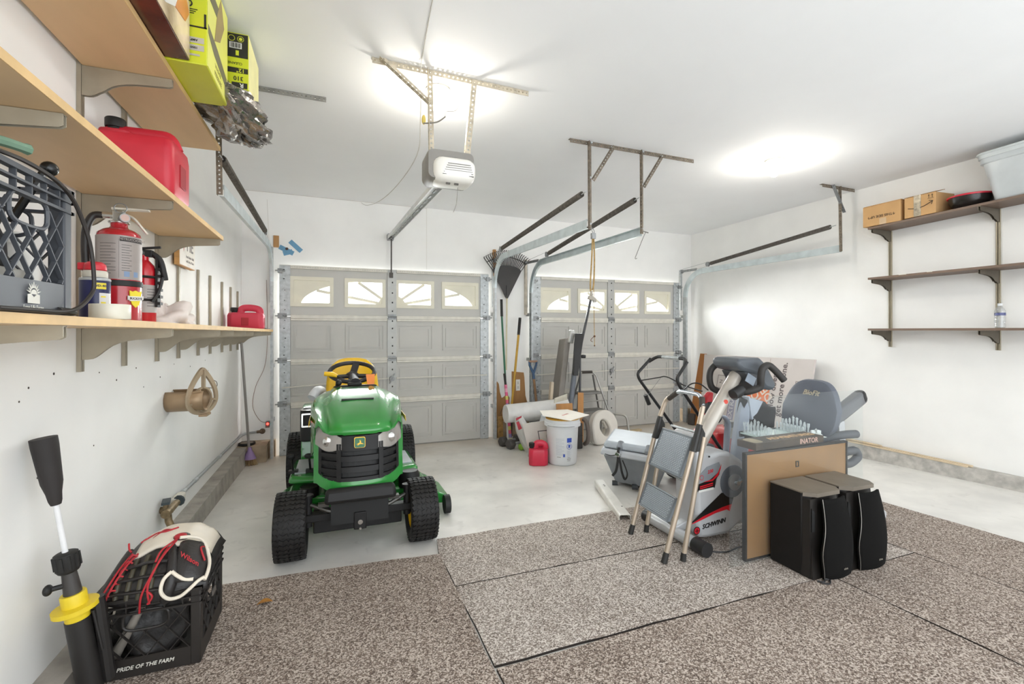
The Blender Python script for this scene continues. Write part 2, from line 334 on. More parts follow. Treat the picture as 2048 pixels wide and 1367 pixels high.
# ================================================================ the two sectional doors
doorm = mat('door_grey', 'c3c1bb', .5, var=.015, vs=4)
strutm = mat('strut_cream', 'dcd8cd', .5, var=.05, vs=15)
galv = mat('galvanised', 'bcc0c1', .42, .3, var=.12, vs=25)
galvd = mat('galvanised_dull', '9a9c9c', .5, .5, var=.15, vs=30)
creamm = mat('window_cream', 'e4dfcd', .55, var=.02)
pane = thin_glass('pane_glass', (.97, .98, .97), .08)
holem = mat('hole_dark', '3a3733', .8)
def garage_door(name, x0, x1, wins, perforated):
    xc = (x0+x1)/2; yf = 5.735; yb = 5.775
    zs = [-.168, .418, .903, 1.40, 1.975]
    root = bpy.data.objects.new(name, None); COL.objects.link(root); root.location = (xc, 5.76, -.168); root['kind'] = 'structure'
    MW[root.name] = Matrix.Translation(root.location)
    def emb(mb, a, b, c, d):   # a raised moulding around a field
        for k, (i, h) in enumerate(((0, .011), (.04, .008))):
            A = rrect(a+i, c+i, b-i, d-i, .004, 1); B = rrect(a+i+.018, c+i+.018, b-i-.018, d-i-.018, .004, 1)
            mb.ring(A, B, (0, yf-h, 0), X_, Z_, -.01)
    for s in range(4):
        mb = MB(); za, zb = zs[s], zs[s+1]-.004
        if s < 3:
            mb.box((x0, yf, za), (x1, yb, zb))
            for a, b in [q[:2] for q in wins]: emb(mb, a, b, za+.085, zb-.085)
            part('door_panel', mb, doorm, root)
        else:
            c = za; zl, zt = wins[0][2], wins[0][3]
            mb.box((x0, yf, c), (x1, yb, zl)); mb.box((x0, yf, zt), (x1, yb, zb)); xs = [x0]+[q for w_ in wins for q in w_[:2]]+[x1]
            for k in range(0, len(xs), 2): mb.box((xs[k], yf, zl), (xs[k+1], yb, zt))
            top = part('door_panel', mb, doorm, root)
            R1, R2 = wins[0][4], wins[0][5]; zh = zl+.012
            for k, w_ in enumerate(wins):
                a, b = w_[:2]
                f = MB(); f.ring(rrect(a-.012, zl-.012, b+.012, zt+.012, .006, 1), rrect(a+.03, zl+.03, b-.03, zt-.03, .006, 1), (0, yf-.012, 0), X_, Z_, -.03)
                fr = part('window_frame', f, creamm, root)
                g = MB(); g.box((a+.02, yf+.018, zl+.02), (b-.02, yf+.021, zt-.02)); part('window_pane', g, pane, fr)
                ins = MB(); A, B, C, D = a+.03, b-.03, zl+.03, zt-.03
                el = lambda x: zh+R2*math.sqrt(max(0, 1-((x-xc)/R1)**2))
                N_ = 20
                for q in range(N_):
                    xa = A+(B-A)*q/N_; xb = A+(B-A)*(q+1)/N_; za_ = max(C, min(D, el(xa))); zb_ = max(C, min(D, el(xb)))
                    if min(za_, zb_) < D-1e-4:
                        ins.hexa([(xa, yf+.004, za_), (xb, yf+.004, zb_), (xb, yf+.012, zb_), (xa, yf+.012, za_), (xa, yf+.004, D), (xb, yf+.004, D), (xb, yf+.012, D), (xa, yf+.012, D)])
                sg = 1 if (a+b)/2 > xc else -1
                if k in (1, 2):
                    pts = [(xc+sg*.165*math.cos(t), zh-.01+.15*math.sin(t)) for t in [PI/2*j/10 for j in range(11)]]
                    pts = [(min(max(p[0], A), B), max(p[1], C)) for p in pts]
                    edge = A if sg > 0 else B
                    ins.prism([(edge, C)]+(pts if sg < 0 else pts)[::1], (0, yf+.012, 0), X_, Z_, .008)
                for ang, lo in ((math.radians(11), .12), (math.radians(35), .12)):
                    dx, dz = math.cos(ang), math.sin(ang)
                    ta, tb = lo, 1.2
                    xs_ = sorted([(A-xc)*sg/dx, (B-xc)*sg/dx]); ta = max(ta, xs_[0]); tb = min(tb, xs_[1]); tb = min(tb, (D-zh)/dz)
                    while tb > ta and zh+dz*tb > el(xc+sg*dx*tb): tb -= .01
                    if tb > ta+.03: ins.bar((xc+sg*dx*ta, yf+.008, zh+dz*ta), (xc+sg*dx*tb, yf+.008, zh+dz*tb), .032, .010, up=(0, 1, 0))
                part('sunburst_insert', ins, creamm, fr)
    # end and centre stiles with bolt holes
    for k, (cx, hw) in enumerate(((x0+.055, .055), (xc, .052), (x1-.055, .055))):
        mb = MB()
        for s in range(4): mb.box((cx-hw, yf-.014, zs[s]+.012), (cx+hw, yf-.002, zs[s+1]-.014))
        st = part('stile', mb, galv if k != 1 else mat('stile_grey', 'bdbdb9', .5, .25, var=.06), root)
        h = MB()
        for s in range(4):
            for t in (.12, .3, .5, .72, .9):
                z = zs[s]+(zs[s+1]-zs[s])*t
                h.cyl((cx+(.012 if k == 1 else random.uniform(-.02, .02)), yf-.0155, z), (cx, yf-.012, z), .009 if k == 1 else .005, seg=8)
        part('bolt_hole', h, holem, st)
    for s in (1, 2, 3):   # horizontal rails under each joint
        for a, b in ((x0+.115, xc-.055), (xc+.055, x1-.115)):
            mb = MB(); z = zs[s]
            mb.box((a, yf-.02, z-.052), (b, yf-.002, z-.028)); mb.box((a, yf-.026, z-.028), (b, yf-.002, z+.012)); part('rail', mb, strutm, root, bevel=.003)
        for cx in (x0+.03, xc, x1-.03):
            mb = MB(); mb.box((cx-.045, yf-.028, zs[s]-.03), (cx+.045, yf-.014, zs[s]+.03)); mb.cyl((cx-.05, yf-.03, zs[s]), (cx+.05, yf-.03, zs[s]), .008, seg=8); part('hinge', mb, galvd, root)
    for a, b in ((x0+.115, xc-.055), (xc+.055, x1-.115)):
        mb = MB(); z = 1.96
        if perforated:
            perf(mb, (a, yf-.03, z-.028), (b, yf-.03, z-.028), (0, 0, 1), (0, 1, 0), wd=.034, hr=.0052); part('top_strut', mb, strutm, root, solid=.002)
        else: mb.box((a, yf-.022, z-.03), (b, yf-.002, z+.005)); part('top_strut', mb, strutm, root)
    mb = MB(); mb.box((x0, yf-.006, -.178), (x1, yb, -.15)); part('bottom_seal', mb, mat('seal_grey', '8d8a83', .7), root)
    mb = MB()   # lock rods and latch
    mb.bar((x0+.03, yf-.035, .60 if perforated else .64), (xc-.04, yf-.035, .665), .012, .012); mb.bar((xc+.05, yf-.035, .665), (x1-.03, yf-.035, .665), .012, .012); lr = part('lock_rod', mb, strutm, root)
    mb = MB(); mb.cyl((xc, yf-.05, .66), (xc, yf-.01, .66), .03, seg=14); mb.bar((xc-.03, yf-.045, .60), (xc+.03, yf-.045, .72), .016, .01); part('latch', mb, galvd, root)
    for cx in (x0+.01, x1-.01):
        for z in zs[1:4]+[1.9]:
            mb = MB(); mb.cyl((cx-.05, yf-.03, z), (cx+.05, yf-.03, z), .007, seg=8); mb.box((cx-.025, yf-.04, z-.025), (cx+.025, yf-.012, z+.025)); part('roller_bracket', mb, galvd, root)
    return root
W1 = [(-.483+.0, -.049, 1.52, 1.835), (.094, .534, 1.52, 1.835), (.67, 1.119, 1.52, 1.835), (1.239, 1.694, 1.52, 1.835)]
W2 = [(2.583, 3.029, 1.495, 1.812), (3.163, 3.605, 1.495, 1.812), (3.731, 4.165, 1.495, 1.812), (4.281, 4.731, 1.495, 1.812)]
garage_door('door_1', -.60, 1.84, [w_+(1.0, .30) for w_ in W1], True)
garage_door('door_2', 2.47, 4.91, [w_+(1.0, .29) for w_ in W2], False)

# carpet runners (separate cut pieces)
ca = carpet_mat('carpet_brown', '4a3f38', '8f8075', 'cbbfb4', 185)
cb = carpet_mat('carpet_grey_brown', '5c514a', 'a3978d', 'd9d1c9', 185)
def runner(label, poly, mt, lift=0.):
    m = MB(); n_ = len(poly); pts = []
    for i in range(n_):
        a = Vector(poly[i]); b = Vector(poly[(i+1) % n_]); k = max(1, int((b-a).length/.12))
        for j in range(k):
            q = a+(b-a)*j/k
            if j: q += Vector((random.uniform(-.004, .004), random.uniform(-.004, .004)))
            pts.append(q)
    lo = [(p.x, p.y, fz(p.y)+.001+lift) for p in pts]; hi = [(p.x, p.y, fz(p.y)+.011+lift) for p in pts]; q = len(pts)
    m.add(lo+hi, [tuple(range(q-1, -1, -1)), tuple(range(q, 2*q))]+[(i, (i+1) % q, q+(i+1) % q, q+i) for i in range(q)])
    o_ = single('carpet_runner', m, [mt, mat('backing_seam_shade', '2e2722', .95)], label, 'carpet', group='cut carpet pieces on the floor')
    for p_ in list(o_.data.polygons)[2:]: p_.material_index = 1  # seam shadow put into the dark edge colour, along with the backing
    return o_
runner('brown carpet piece under the crate, in front of the riding mower', [(-.868, .2), (.552, .2), (.552, 1.65), (.56, 2.67), (.30, 2.70), (-.868, 2.765)], ca)
runner('grey-brown carpet strip nearest the garage doors, under the step stool', [(.560, 2.284), (3.091, 2.284), (3.091, 2.89), (.585, 2.878), (.560, 2.70)], cb)
runner('middle grey-brown carpet strip under the speakers and framed board', [(.560, 1.665), (2.395, 1.665), (3.091, 1.665), (3.091, 2.277), (.560, 2.277)], cb)
runner('wide brown carpet piece nearest the camera, in front of the speakers', [(.562, .2), (2.393, .2), (2.393, 1.660), (.562, 1.648)], ca)
runner('brown carpet strip to the right of the speakers, between two dark seams', [(2.401, .2), (3.091, .2), (3.091, 1.658), (2.401, 1.658)], ca)
runner('outermost brown carpet strip along the bare concrete by the right wall', [(3.098, .2), (3.845, .2), (3.845, 2.6), (3.098, 2.6)], ca)
m = MB(); m.add([(-.19, 2.13, fz(2.13)+.018), (-.15, 2.11, fz(2.1)+.03), (-.11, 2.14, fz(2.1)+.022), (-.15, 2.155, fz(2.1)+.014)], [(0, 1, 2, 3)])
q = (-.352, 2.455); m = MB(); m.grid(lambda u, v: Vector((q[0]+.065*u, q[1]+.035*(v-.5)*math.sin(PI*u)+.01*u, fz(q[1])+.015+.012*math.sin(PI*u)+.006*abs(v-.5))), 8, 4)
single('dry_leaf', m, mat('leaf_brown', 'a8732c', .7), 'small dry brown leaf lying on the carpet right of the crate', 'leaf', solid=.001)

# ================================================================ ceiling lamps
bulbm = mat('bulb_glow', 'fff6e0', .4, emit='fff2d0', es=25)
def bulb(x, y, label, power):
    t = thing('ceiling_lamp', label, 'lamp', (x, y, zc(x)), group='bare bulb ceiling lamps')
    z = zc(x); b = MB(); b.lathe([(.075, -.001), (.078, -.012), (.055, -.03), (.03, -.036), (.024, -.055)], (x, y, z)); part('lamp_holder', b, mat('porcelain', 'efe7d2', .4), t, smooth=1)
    b = MB(); b.lathe([(.013, -.052), (.014, -.065), (.026, -.085), (.033, -.108), (.03, -.13), (.016, -.144), (.001, -.147)], (x, y, z)); part('bulb', b, bulbm, t, smooth=1)
    point_light('bulb_light', (x, y, z-.19), power, (1, .96, .89), .05)
bulb(.605, 2.93, 'glowing bare bulb on ceiling behind the door opener hanger', 6.5)
bulb(3.636, 3.02, 'glowing bare bulb on ceiling near the right wall', 6.5)
# ================================================================ door tracks, springs, hangers, opener
irond = mat('rusty_angle_iron', '857a6c', .5, .55, var=.2, vs=30)
ironl = mat('plain_angle_iron', 'c4b9a4', .48, .2, var=.14, vs=30)
trackm = mat('track_steel', 'ccd6d8', .36, .3, var=.08, vs=10)
springm = mat('spring_steel', '6a655f', .45, .6, var=.2, vs=40)
def channel(mb, pts, side):
    """open C-shaped rolled track following pts; side = which way in X the slot faces"""
    prof = [(-.012*side, -.032), (-.012*side, -.036), (.012*side, -.036), (.012*side, .036), (-.012*side, .036), (-.012*side, .032)]
    vs = []; P = [Vector(p) for p in pts]; k = len(prof)
    for i, p in enumerate(P):
        d = (P[min(i+1, len(P)-1)]-P[max(i-1, 0)]).normalized(); nrm = X_.cross(d).normalized()
        vs += [p+X_*a+nrm*b for a, b in prof]
    fs = [(i*k+j, i*k+j+1, (i+1)*k+j+1, (i+1)*k+j) for i in range(len(P)-1) for j in range(k-1)]
    mb.add(vs, fs)
def track(x, side, label, yend, zt, zend):
    yv = 5.66
    t = thing('garage_door_track', label, 'door track', (x, yv, fz(yv)), group='garage door tracks')
    zb = zt-.36
    m = MB(); channel(m, [(x, yv, fz(yv)), (x, yv, zb)], side); part('vertical_track', m, galv, t, solid=.0025)
    arc = [(x, yv-.36*(1-math.cos(a)), zb+.36*math.sin(a)) for a in [PI/2*i/10 for i in range(11)]]
    m = MB(); channel(m, arc, side); part('curved_track', m, trackm, t, solid=.0025)
    m = MB(); channel(m, [arc[-1], (x, yend, zend)], side); part('horizontal_track', m, trackm, t, solid=.0025)
    for z in (.25, .85, 1.45):   # brackets to the wall
        m = MB(); m.box((x-.012, yv+.01, z-.02), (x+.012, YB-.001, z+.02)); part('wall_bracket', m, galvd, t)
    m = MB(); sx = -1 if side > 0 else 1
    m.box((x+.02*sx-.018, YB-.03, 1.55), (x+.02*sx+.018, YB-.002, 2.17)); part('flag_post', m, galv, t)
    m = MB(); m.bar((x+.02*sx, YB-.015, 2.15), (x, 5.42, zt+.035), .006, .034); m.cyl((x+.02*sx, YB-.03, 2.15), (x+.045*sx, YB-.03, 2.15), .03, seg=14); part('brace_strap', m, galvd, t)
    return t
track(-.665, 1, 'door track along the left wall, left of the door behind the mower', 3.31, 2.13, 2.10)
track(1.905, -1, 'door track between the doors, in front of the leaf rake', 3.29, 2.145, 2.10)
track(2.415, 1, 'door track on the left of the right-hand garage door', 3.29, 2.10, 2.075)
track(4.965, -1, 'door track beside the right wall, right of the far door', 3.33, 2.105, 2.10)
def spring(label, a, b, r=.021, cable=None):
    a = Vector(a); b = Vector(b); d = (b-a).normalized(); L_ = (b-a).length
    t = thing('extension_spring', label, 'spring', a, group='door extension springs')
    x, y, _ = frame(d); turns = int((L_-.12)/.0105); pts = []
    for i in range(turns*7+1):
        k = i/7; q = a+d*(.06+(L_-.12)*k/turns); an = 2*PI*k; pts.append(q+x*r*math.cos(an)+y*r*math.sin(an))
    m = MB(); m.tube(pts, .0046, 4); part('coil', m, springm, t, smooth=1)
    each('hook', [MB().tube([a, a+d*.07], .005, 6), MB().tube([b, b-d*.07], .005, 6)], galv, t)
    m = MB(); m.lathe([(.012, -.012), (.034, -.012), (.026, 0), (.034, .012), (.012, .012)], b, axis=(1, 0, 0), seg=20); part('pulley', m, galvd, t, smooth=1)
    if cable:
        m = MB(); m.tube([b+Vector((0, 0, .03)), Vector(cable)+Vector((0, 0, .03))], .002, 5); m.tube([b-Vector((0, 0, .03)), Vector(cable)-Vector((0, 0, .02))], .002, 5); part('lift_cable', m, galvd, t)
spring('door extension spring above the track along the left wall', (-.665, 3.26, 2.30), (-.70, 5.45, 2.27), cable=(-.70, 5.74, 2.16))
spring('left spring of the middle pair, ending above the leaf rake', (1.86, 3.25, 2.345), (1.86, 5.30, 2.225), cable=(1.90, 5.74, 2.16))
spring('right spring of the middle pair, ending above the far door track', (2.37, 3.25, 2.35), (2.42, 5.18, 2.175), cable=(2.40, 5.74, 2.15))
spring('door extension spring beside the right wall', (4.83, 3.29, 2.325), (4.945, 5.18, 2.182), cable=(4.985, 5.74, 2.15))
# hangers
def bolt(mb, p, ax=(0, -1, 0)):
    p = Vector(p); mb.cyl(p, p+Vector(ax)*.012, .009, seg=6)
t = thing('track_hanger', 'rusty slotted iron ceiling hanger holding the two middle tracks', 'hanger', (2.34, 3.27, zc(2.34)))
m = MB(); za = zc(2.34)-.002; perf(m, (1.731, 3.27, za+.005), (2.962, 3.27, za-.004), (0, 0, -1), (0, 1, 0)); part('ceiling_angle', m, irond, t, solid=.0025)
for x, f in ((1.885, 1), (2.385, -1)):
    m = MB(); perf(m, (x, 3.262, zc(x)-.01), (x+.004, 3.262, 2.05), (1, 0, 0) if f > 0 else (.2, 0, 0), (0, -1, 0)); part('upright', m, irond, t, solid=.0025)
for x in (1.905, 2.395):
    m = MB(); perf(m, (x+.20, 3.255, zc(x)-.02), (x+.012, 3.255, 2.455), (.75, 0, -.5), (0, -1, 0)); part('diagonal_brace', m, irond, t, solid=.0025)
for x in (1.90, 2.395):
    for q in ((x, 3.25, 2.46), (x+.2, 3.25, zc(x)-.03), (x, 3.25, 2.09), (x+.01, 3.25, zc(x)-.02)):
        m = MB(); bolt(m, q); part('bolt', m, galv, t)
t = thing('track_hanger', 'short slotted iron ceiling hanger near the right wall', 'hanger', (4.88, 3.30, zc(4.88)))
m = MB(); perf(m, (4.643, 3.30, zc(4.6)-.002), (5.132, 3.30, zc(5.1)-.002), (0, 0, -1), (0, 1, 0)); part('ceiling_angle', m, irond, t, solid=.0025)
m = MB(); perf(m, (4.868, 3.292, zc(4.87)-.01), (4.883, 3.292, 2.055), (1, 0, 0), (0, -1, 0)); part('upright', m, irond, t, solid=.0025)
m = MB(); perf(m, (4.755, 3.284, zc(4.7)-.01), (4.925, 3.284, 2.46), (.8, 0, .25), (0, -1, 0)); part('diagonal_brace', m, mat('zinc_angle', '8d9092', .5, .5, var=.1), t, solid=.0025)
t = thing('track_hanger', 'slotted iron upright hanging the left wall track beside the top shelf end', 'hanger', (-.665, 3.30, zc(-.6)))
m = MB(); perf(m, (-.70, 3.295, zc(-.6)-.03), (-.69, 3.295, 2.07), (1, 0, 0), (0, 1, 0)); part('upright', m, irond, t, solid=.0025)
m = MB(); perf(m, (-.85, 3.30, zc(-.6)-.001), (-.067, 3.30, zc(0)-.001), (0, 0, -1), (0, 1, 0)); part('ceiling_angle', m, mat('grey_angle', '8f8d88', .5, .5, var=.15), t, solid=.0025)
# opener hanger
t = thing('opener_hanger', 'pale slotted iron hanger bolted to ceiling holding the door opener', 'hanger', (.62, 2.72, zc(.6)))
m = MB(); perf(m, (.186, 2.715, zc(.18)-.002), (1.148, 2.735, zc(1.1)-.002), (0, 0, -1), (0, 1, 0)); part('ceiling_angle', m, ironl, t, solid=.0025)
m = MB(); perf(m, (.495, 2.715, zc(.5)-.01), (.505, 2.715, 2.24), (1, 0, 0), (0, -1, 0)); part('upright', m, ironl, t, solid=.0025)
m = MB(); perf(m, (.770, 2.72, zc(.7)-.01), (.722, 2.72, 2.26), (1, 0, 0), (0, 1, 0)); part('upright', m, ironl, t, solid=.0025)
m = MB(); perf(m, (.224, 2.706, zc(.2)-.012), (.50, 2.706, 2.555), (.6, 0, .7), (0, -1, 0)); part('diagonal_brace', m, ironl, t, solid=.0025)
# the opener: motor head, cover, lens, rail
t = thing('garage_door_opener', 'white and grey garage door opener with rail, hung from ceiling', 'garage door opener', (.62, 2.78, 2.09))
grey = mat('opener_grey', '8b8781', .4, var=.04); wht = mat('opener_white', 'ece9e2', .35, var=.01)
def sec(y, x0, x1, z0, z1, r): return [Vector((p[0], y, p[1])) for p in rrect(x0, z0, x1, z1, r, 4)]
def loft(mb, secs, cap=True):
    n_ = len(secs[0]); vs = [v for s_ in secs for v in s_]; fs = []
    for i in range(len(secs)-1):
        for j in range(n_): fs.append((i*n_+j, i*n_+(j+1) % n_, (i+1)*n_+(j+1) % n_, (i+1)*n_+j))
    if cap: fs += [tuple(range(n_-1, -1, -1)), tuple((len(secs)-1)*n_+j for j in range(n_))]
    return mb.add(vs, fs)
m = MB(); loft(m, [sec(2.67, .495, .765, 2.125, 2.29, .03), sec(2.69, .488, .772, 2.118, 2.297, .04), sec(2.85, .488, .772, 2.118, 2.297, .04), sec(2.87, .50, .76, 2.128, 2.29, .04)]); hs = part('housing', m, grey, t, smooth=1)
m = MB(); loft(m, [sec(2.630, .575, .745, 2.14, 2.215, .035), sec(2.640, .545, .762, 2.122, 2.235, .045), sec(2.66, .525, .772, 2.11, 2.248, .05), sec(2.70, .515, .777, 2.105, 2.25, .05), sec(2.79, .52, .776, 2.105, 2.24, .05), sec(2.82, .54, .76, 2.115, 2.23, .04)]); cv = part('light_cover', m, wht, t, smooth=1)
m = MB(); 
for i in range(6): m.box((.60-.006*i, 2.6265+.001*i, 2.202-.0125*i), (.735+.004*i, 2.6395+.004*i, 2.2045-.0125*i))
part('vent_slot', m, mat('slot_dark', '5b5752', .7), cv)
each('button', [MB().box((.60, 2.68, 2.098), (.625, 2.69, 2.108)), MB().box((.65, 2.68, 2.098), (.675, 2.69, 2.108))], mat('slot_dark', '5b5752'), cv)
m = MB(); a = Vector((.585, 2.85, 2.135)); b = Vector((.603, 5.72, 2.355))
for dx in (-.032, .032): m.bar(a+X_*dx, b+X_*dx, .006, .034)
m.bar(a+Z_*.017, b+Z_*.017, .068, .004); rl = part('rail', m, mat('rail_steel', 'e3e5e4', .4, .1, var=.06), t)
N_ = 16
for i in range(N_):
    p = a+(b-a)*(i+.2)/N_; q = a+(b-a)*(i+.8)/N_; part('chain', MB().bar(p-Z_*.019, q-Z_*.019, .014, .006), mat('chain_dark', '8d8e8c', .5, .5), rl)
m = MB(); m.box((.57, 5.70, 2.33), (.64, YB-.001, 2.40)); part('header_bracket', m, galvd, t)
m = MB(); m.tube([(.607, 5.66, 2.345), (.609, 5.69, 2.33), (.610, 5.70, 1.90)], .008, 6); m.box((.59, 5.69, 1.87), (.63, 5.72, 1.93)); part('door_arm', m, mat('arm_dark', '55514c', .5, .4), t)
m = MB(); m.tube(bez([(.675, 2.70, 2.09), (.668, 2.70, 2.0), (.655, 2.70, 1.955), (.648, 2.70, 1.94)]), .0016, 5); part('antenna_wire', m, mat('wire_grey', '86837d', .6), t)
# wires
wirem = mat('bell_wire', 'c9c6bf', .6)
m = MB(); m.tube(bez([(.412, 2.10, zc(.4)-.008), (.44, 2.5, zc(.4)-.009), (.455, 2.70, zc(.4)-.036), (.47, 2.80, 2.50), (.48, 3.0, 2.36), (.42, 3.6, 2.33), (.36, 4.4, 2.42), (.30, 5.2, 2.58), (.27, 5.75, zc(.2)-.03)], 6), .0028, 5)
single('bell_wire', m, wirem, 'thin white wire draped along the ceiling past the door opener', 'wire', smooth=1)
m = MB(); m.tube(bez([(.47, 2.70, 2.44), (.55, 2.70, 2.46), (.60, 2.70, 2.50)]), .004, 6); m.tube(bez([(.60, 2.70, 2.50), (.62, 2.76, 2.56), (.70, 2.85, 2.62), (.74, 2.9, 2.70)]), .0018, 5)
single('cord_tie', m, mat('cord_grey', '77736b', .6), 'short grey wire twisted round the opener hanger upright', 'wire', smooth=1)
m = MB(); m.ball((.478, 2.73, 2.475), .018, sc=(.7, .8, 1.6)); single('yellow_clip', m, mat('clip_yellow', 'e8cf6a', .5), 'small yellow clip on the opener hanger upright', 'clip', smooth=1)
m = MB(); m.tube(bez([(2.452, 3.27, 2.075), (2.41, 3.27, 1.99), (2.36, 3.27, 1.88), (2.345, 3.27, 1.845), (2.352, 3.27, 1.838), (2.362, 3.27, 1.845)]), .003, 6); m.tube([(2.39, 3.25, 2.075), (2.462, 3.25, 2.062)], .005, 6)
single('hooked_wire', m, mat('wire_grey', '86837d', .6), 'thin hooked wire hanging from the end of the middle right track', 'wire', smooth=1)
# emergency pull rope hanging from the middle hanger
t = thing('pull_rope', 'doubled tan rope with wooden toggle hanging from middle hanger', 'rope', (1.915, 3.22, 1.10))
rope = mat('rope_tan', 'a88a55', .8, var=.15, vs=80)
m = MB(); m.tube(bez([(1.905, 3.22, 1.98), (1.897, 3.22, 1.8), (1.885, 3.22, 1.60), (1.893, 3.22, 1.52)]), .006, 6); m.tube(bez([(1.915, 3.22, 1.98), (1.922, 3.22, 1.8), (1.915, 3.22, 1.60), (1.90, 3.22, 1.56)]), .006, 6); m.tube([(1.915, 3.22, 1.60), (1.923, 3.22, 1.12)], .0028, 5); part('cord', m, rope, t, smooth=1)
m = MB(); m.tube(bez([(1.905, 3.235, 2.06), (1.90, 3.22, 2.03), (1.91, 3.21, 2.005), (1.92, 3.22, 2.03), (1.912, 3.235, 2.055)]), .003, 6); m.box((1.893, 3.205, 1.965), (1.927, 3.23, 2.01)); part('clasp', m, galvd, t)
m = MB(); m.tube([(1.893, 3.22, 1.55), (1.897, 3.22, 1.505)], .011, 8); m.box((1.868, 3.205, 1.478), (1.925, 3.235, 1.505), rot=(0, .25, 0)); m.box((1.91, 3.21, 1.46), (1.935, 3.23, 1.49)); part('toggle', m, mat('toggle_grey', 'a39c90', .6), t)
m = MB(); m.ball((1.923, 3.22, 1.19), .009); m.tube(bez([(1.92, 3.22, 1.19), (1.895, 3.22, 1.17), (1.89, 3.22, 1.155), (1.905, 3.22, 1.145)]), .0028, 5); m.ball((1.923, 3.22, 1.115), .006); part('knot', m, mat('rope_knot', '6b4a32', .8), t, smooth=1)
# ================================================================ left wall: standards, brackets, shelf boards
stdm = mat('shelf_metal', 'a69d8b', .42, .35, var=.06, vs=12)
boardm = mat('shelf_laminate', 'd9b98e', .5, var=.05, vs=6, stretch=(1, .25, 1))
edgem = mat('shelf_edge', 'e2bd84', .55, var=.06, vs=10)
zl = lambda y: 1.258-.0063*y       # underside of the lowest board
zm = lambda y: 1.803-.0062*y
zt = lambda y: 2.322-.0062*y
def bracket_mb(x, y, z, d, h, sgn):
    """stamped shelf bracket: long arm, curved heel; sgn = direction away from the wall"""
    out = [(0, 0), (d, 0), (d, -.030), (d-.01, -.036)]
    c = [(d*.72, -.042), (d*.58, -.046), (d*.47, -.052), (d*.39, -.060), (d*.325, -.070), (d*.275, -.082), (d*.235, -.093), (d*.19, -h*.85), (d*.15, -h*.93), (d*.11, -h*.985), (d*.07, -h), (0, -h)]
    m = MB()
    for off in (-.008, .006): m.prism([(p[0]*sgn, p[1]) for p in out+c], (x, y+off, z), X_, Z_, .002)
    m.box((min(x, x+d*sgn), y-.009, z-.003), (max(x, x+d*sgn), y+.009, z)); return m
stand = [(2.37, 1.068, 2.36, 'lmt'), (2.785, 1.063, 2.33, ''), (3.225, 1.058, 1.83, 'lm'), (3.61, 1.054, 1.70, 'l'), (4.07, 1.049, 1.69, 'l'), (4.42, 1.046, 1.685, 'l'), (4.84, 1.04, 1.675, 'l'), (5.20, 1.036, 1.66, 'l'), (5.54, 1.034, 1.645, 'l'), (1.53, 1.07, 2.38, 'lmt')]
sl = ['tall metal shelf standard in front of the fire extinguishers, with three brackets', 'bare tall metal standard behind the large red gas can', 'metal shelf standard just before the PIE sign, with two brackets', 'metal standard running down behind the PIE sign', 'first short standard beyond the PIE sign', 'second short standard beyond the PIE sign', 'third short standard beyond the PIE sign, left of the small gas can', 'fourth short standard beyond the PIE sign, behind the small gas can', 'last short standard, at the far end of the low shelf', 'nearest metal shelf standard at the left edge, behind the grey crate']
for (y, z0, z1, k), lb in zip(stand, sl):
    t = thing('shelf_standard', lb, 'shelf standard', (XL, y, z0), group='slotted shelf standards on the left wall')
    m = MB(); m.box((XL+.001, y-.012, z0), (XL+.004, y+.012, z1)); m.box((XL+.001, y-.014, z0), (XL+.016, y-.011, z1)); m.box((XL+.001, y+.011, z0), (XL+.016, y+.014, z1)); m.box((XL+.012, y-.013, z0), (XL+.016, y-.004, z1)); m.box((XL+.012, y+.004, z0), (XL+.016, y+.013, z1))
    part('upright', m, stdm, t)
    for q in k:
        z = {'l': zl, 'm': zm, 't': zt}[q](y)-.0015
        part('shelf_bracket', bracket_mb(XL+.014, y, z, .308, .125 if q != 't' else .12, 1), stdm, t)
def shelf(label, y0, y1, zf, th=.024):
    m = MB(); t = thing('shelf_board', label, 'shelf', (-.815, y0, zf(y0)), group='long laminate boards on the left wall')
    def hx(a, b, lo, hi): m.hexa([(a, y0, zf(y0)+lo), (b, y0, zf(y0)+lo), (b, y1, zf(y1)+lo), (a, y1, zf(y1)+lo), (a, y0, zf(y0)+hi), (b, y0, zf(y0)+hi), (b, y1, zf(y1)+hi), (a, y1, zf(y1)+hi)])
    hx(XL+.018, -.6505, 0, th); part('panel', m, boardm, t)
    m = MB(); hx(-.65, -.648, 0, th); part('edge_band', m, edgem, t)
shelf('lowest long board on the left wall, carrying the extinguishers', .5, 5.60, zl)
shelf('middle board on the left wall, carrying the large red gas can', .5, 3.265, zm)
shelf('top board on the left wall, under the lime green boxes', .5, 3.19, zt)
TL = lambda y: zl(y)+.0255; TM = lambda y: zm(y)+.0262; TT = lambda y: zt(y)+.0245
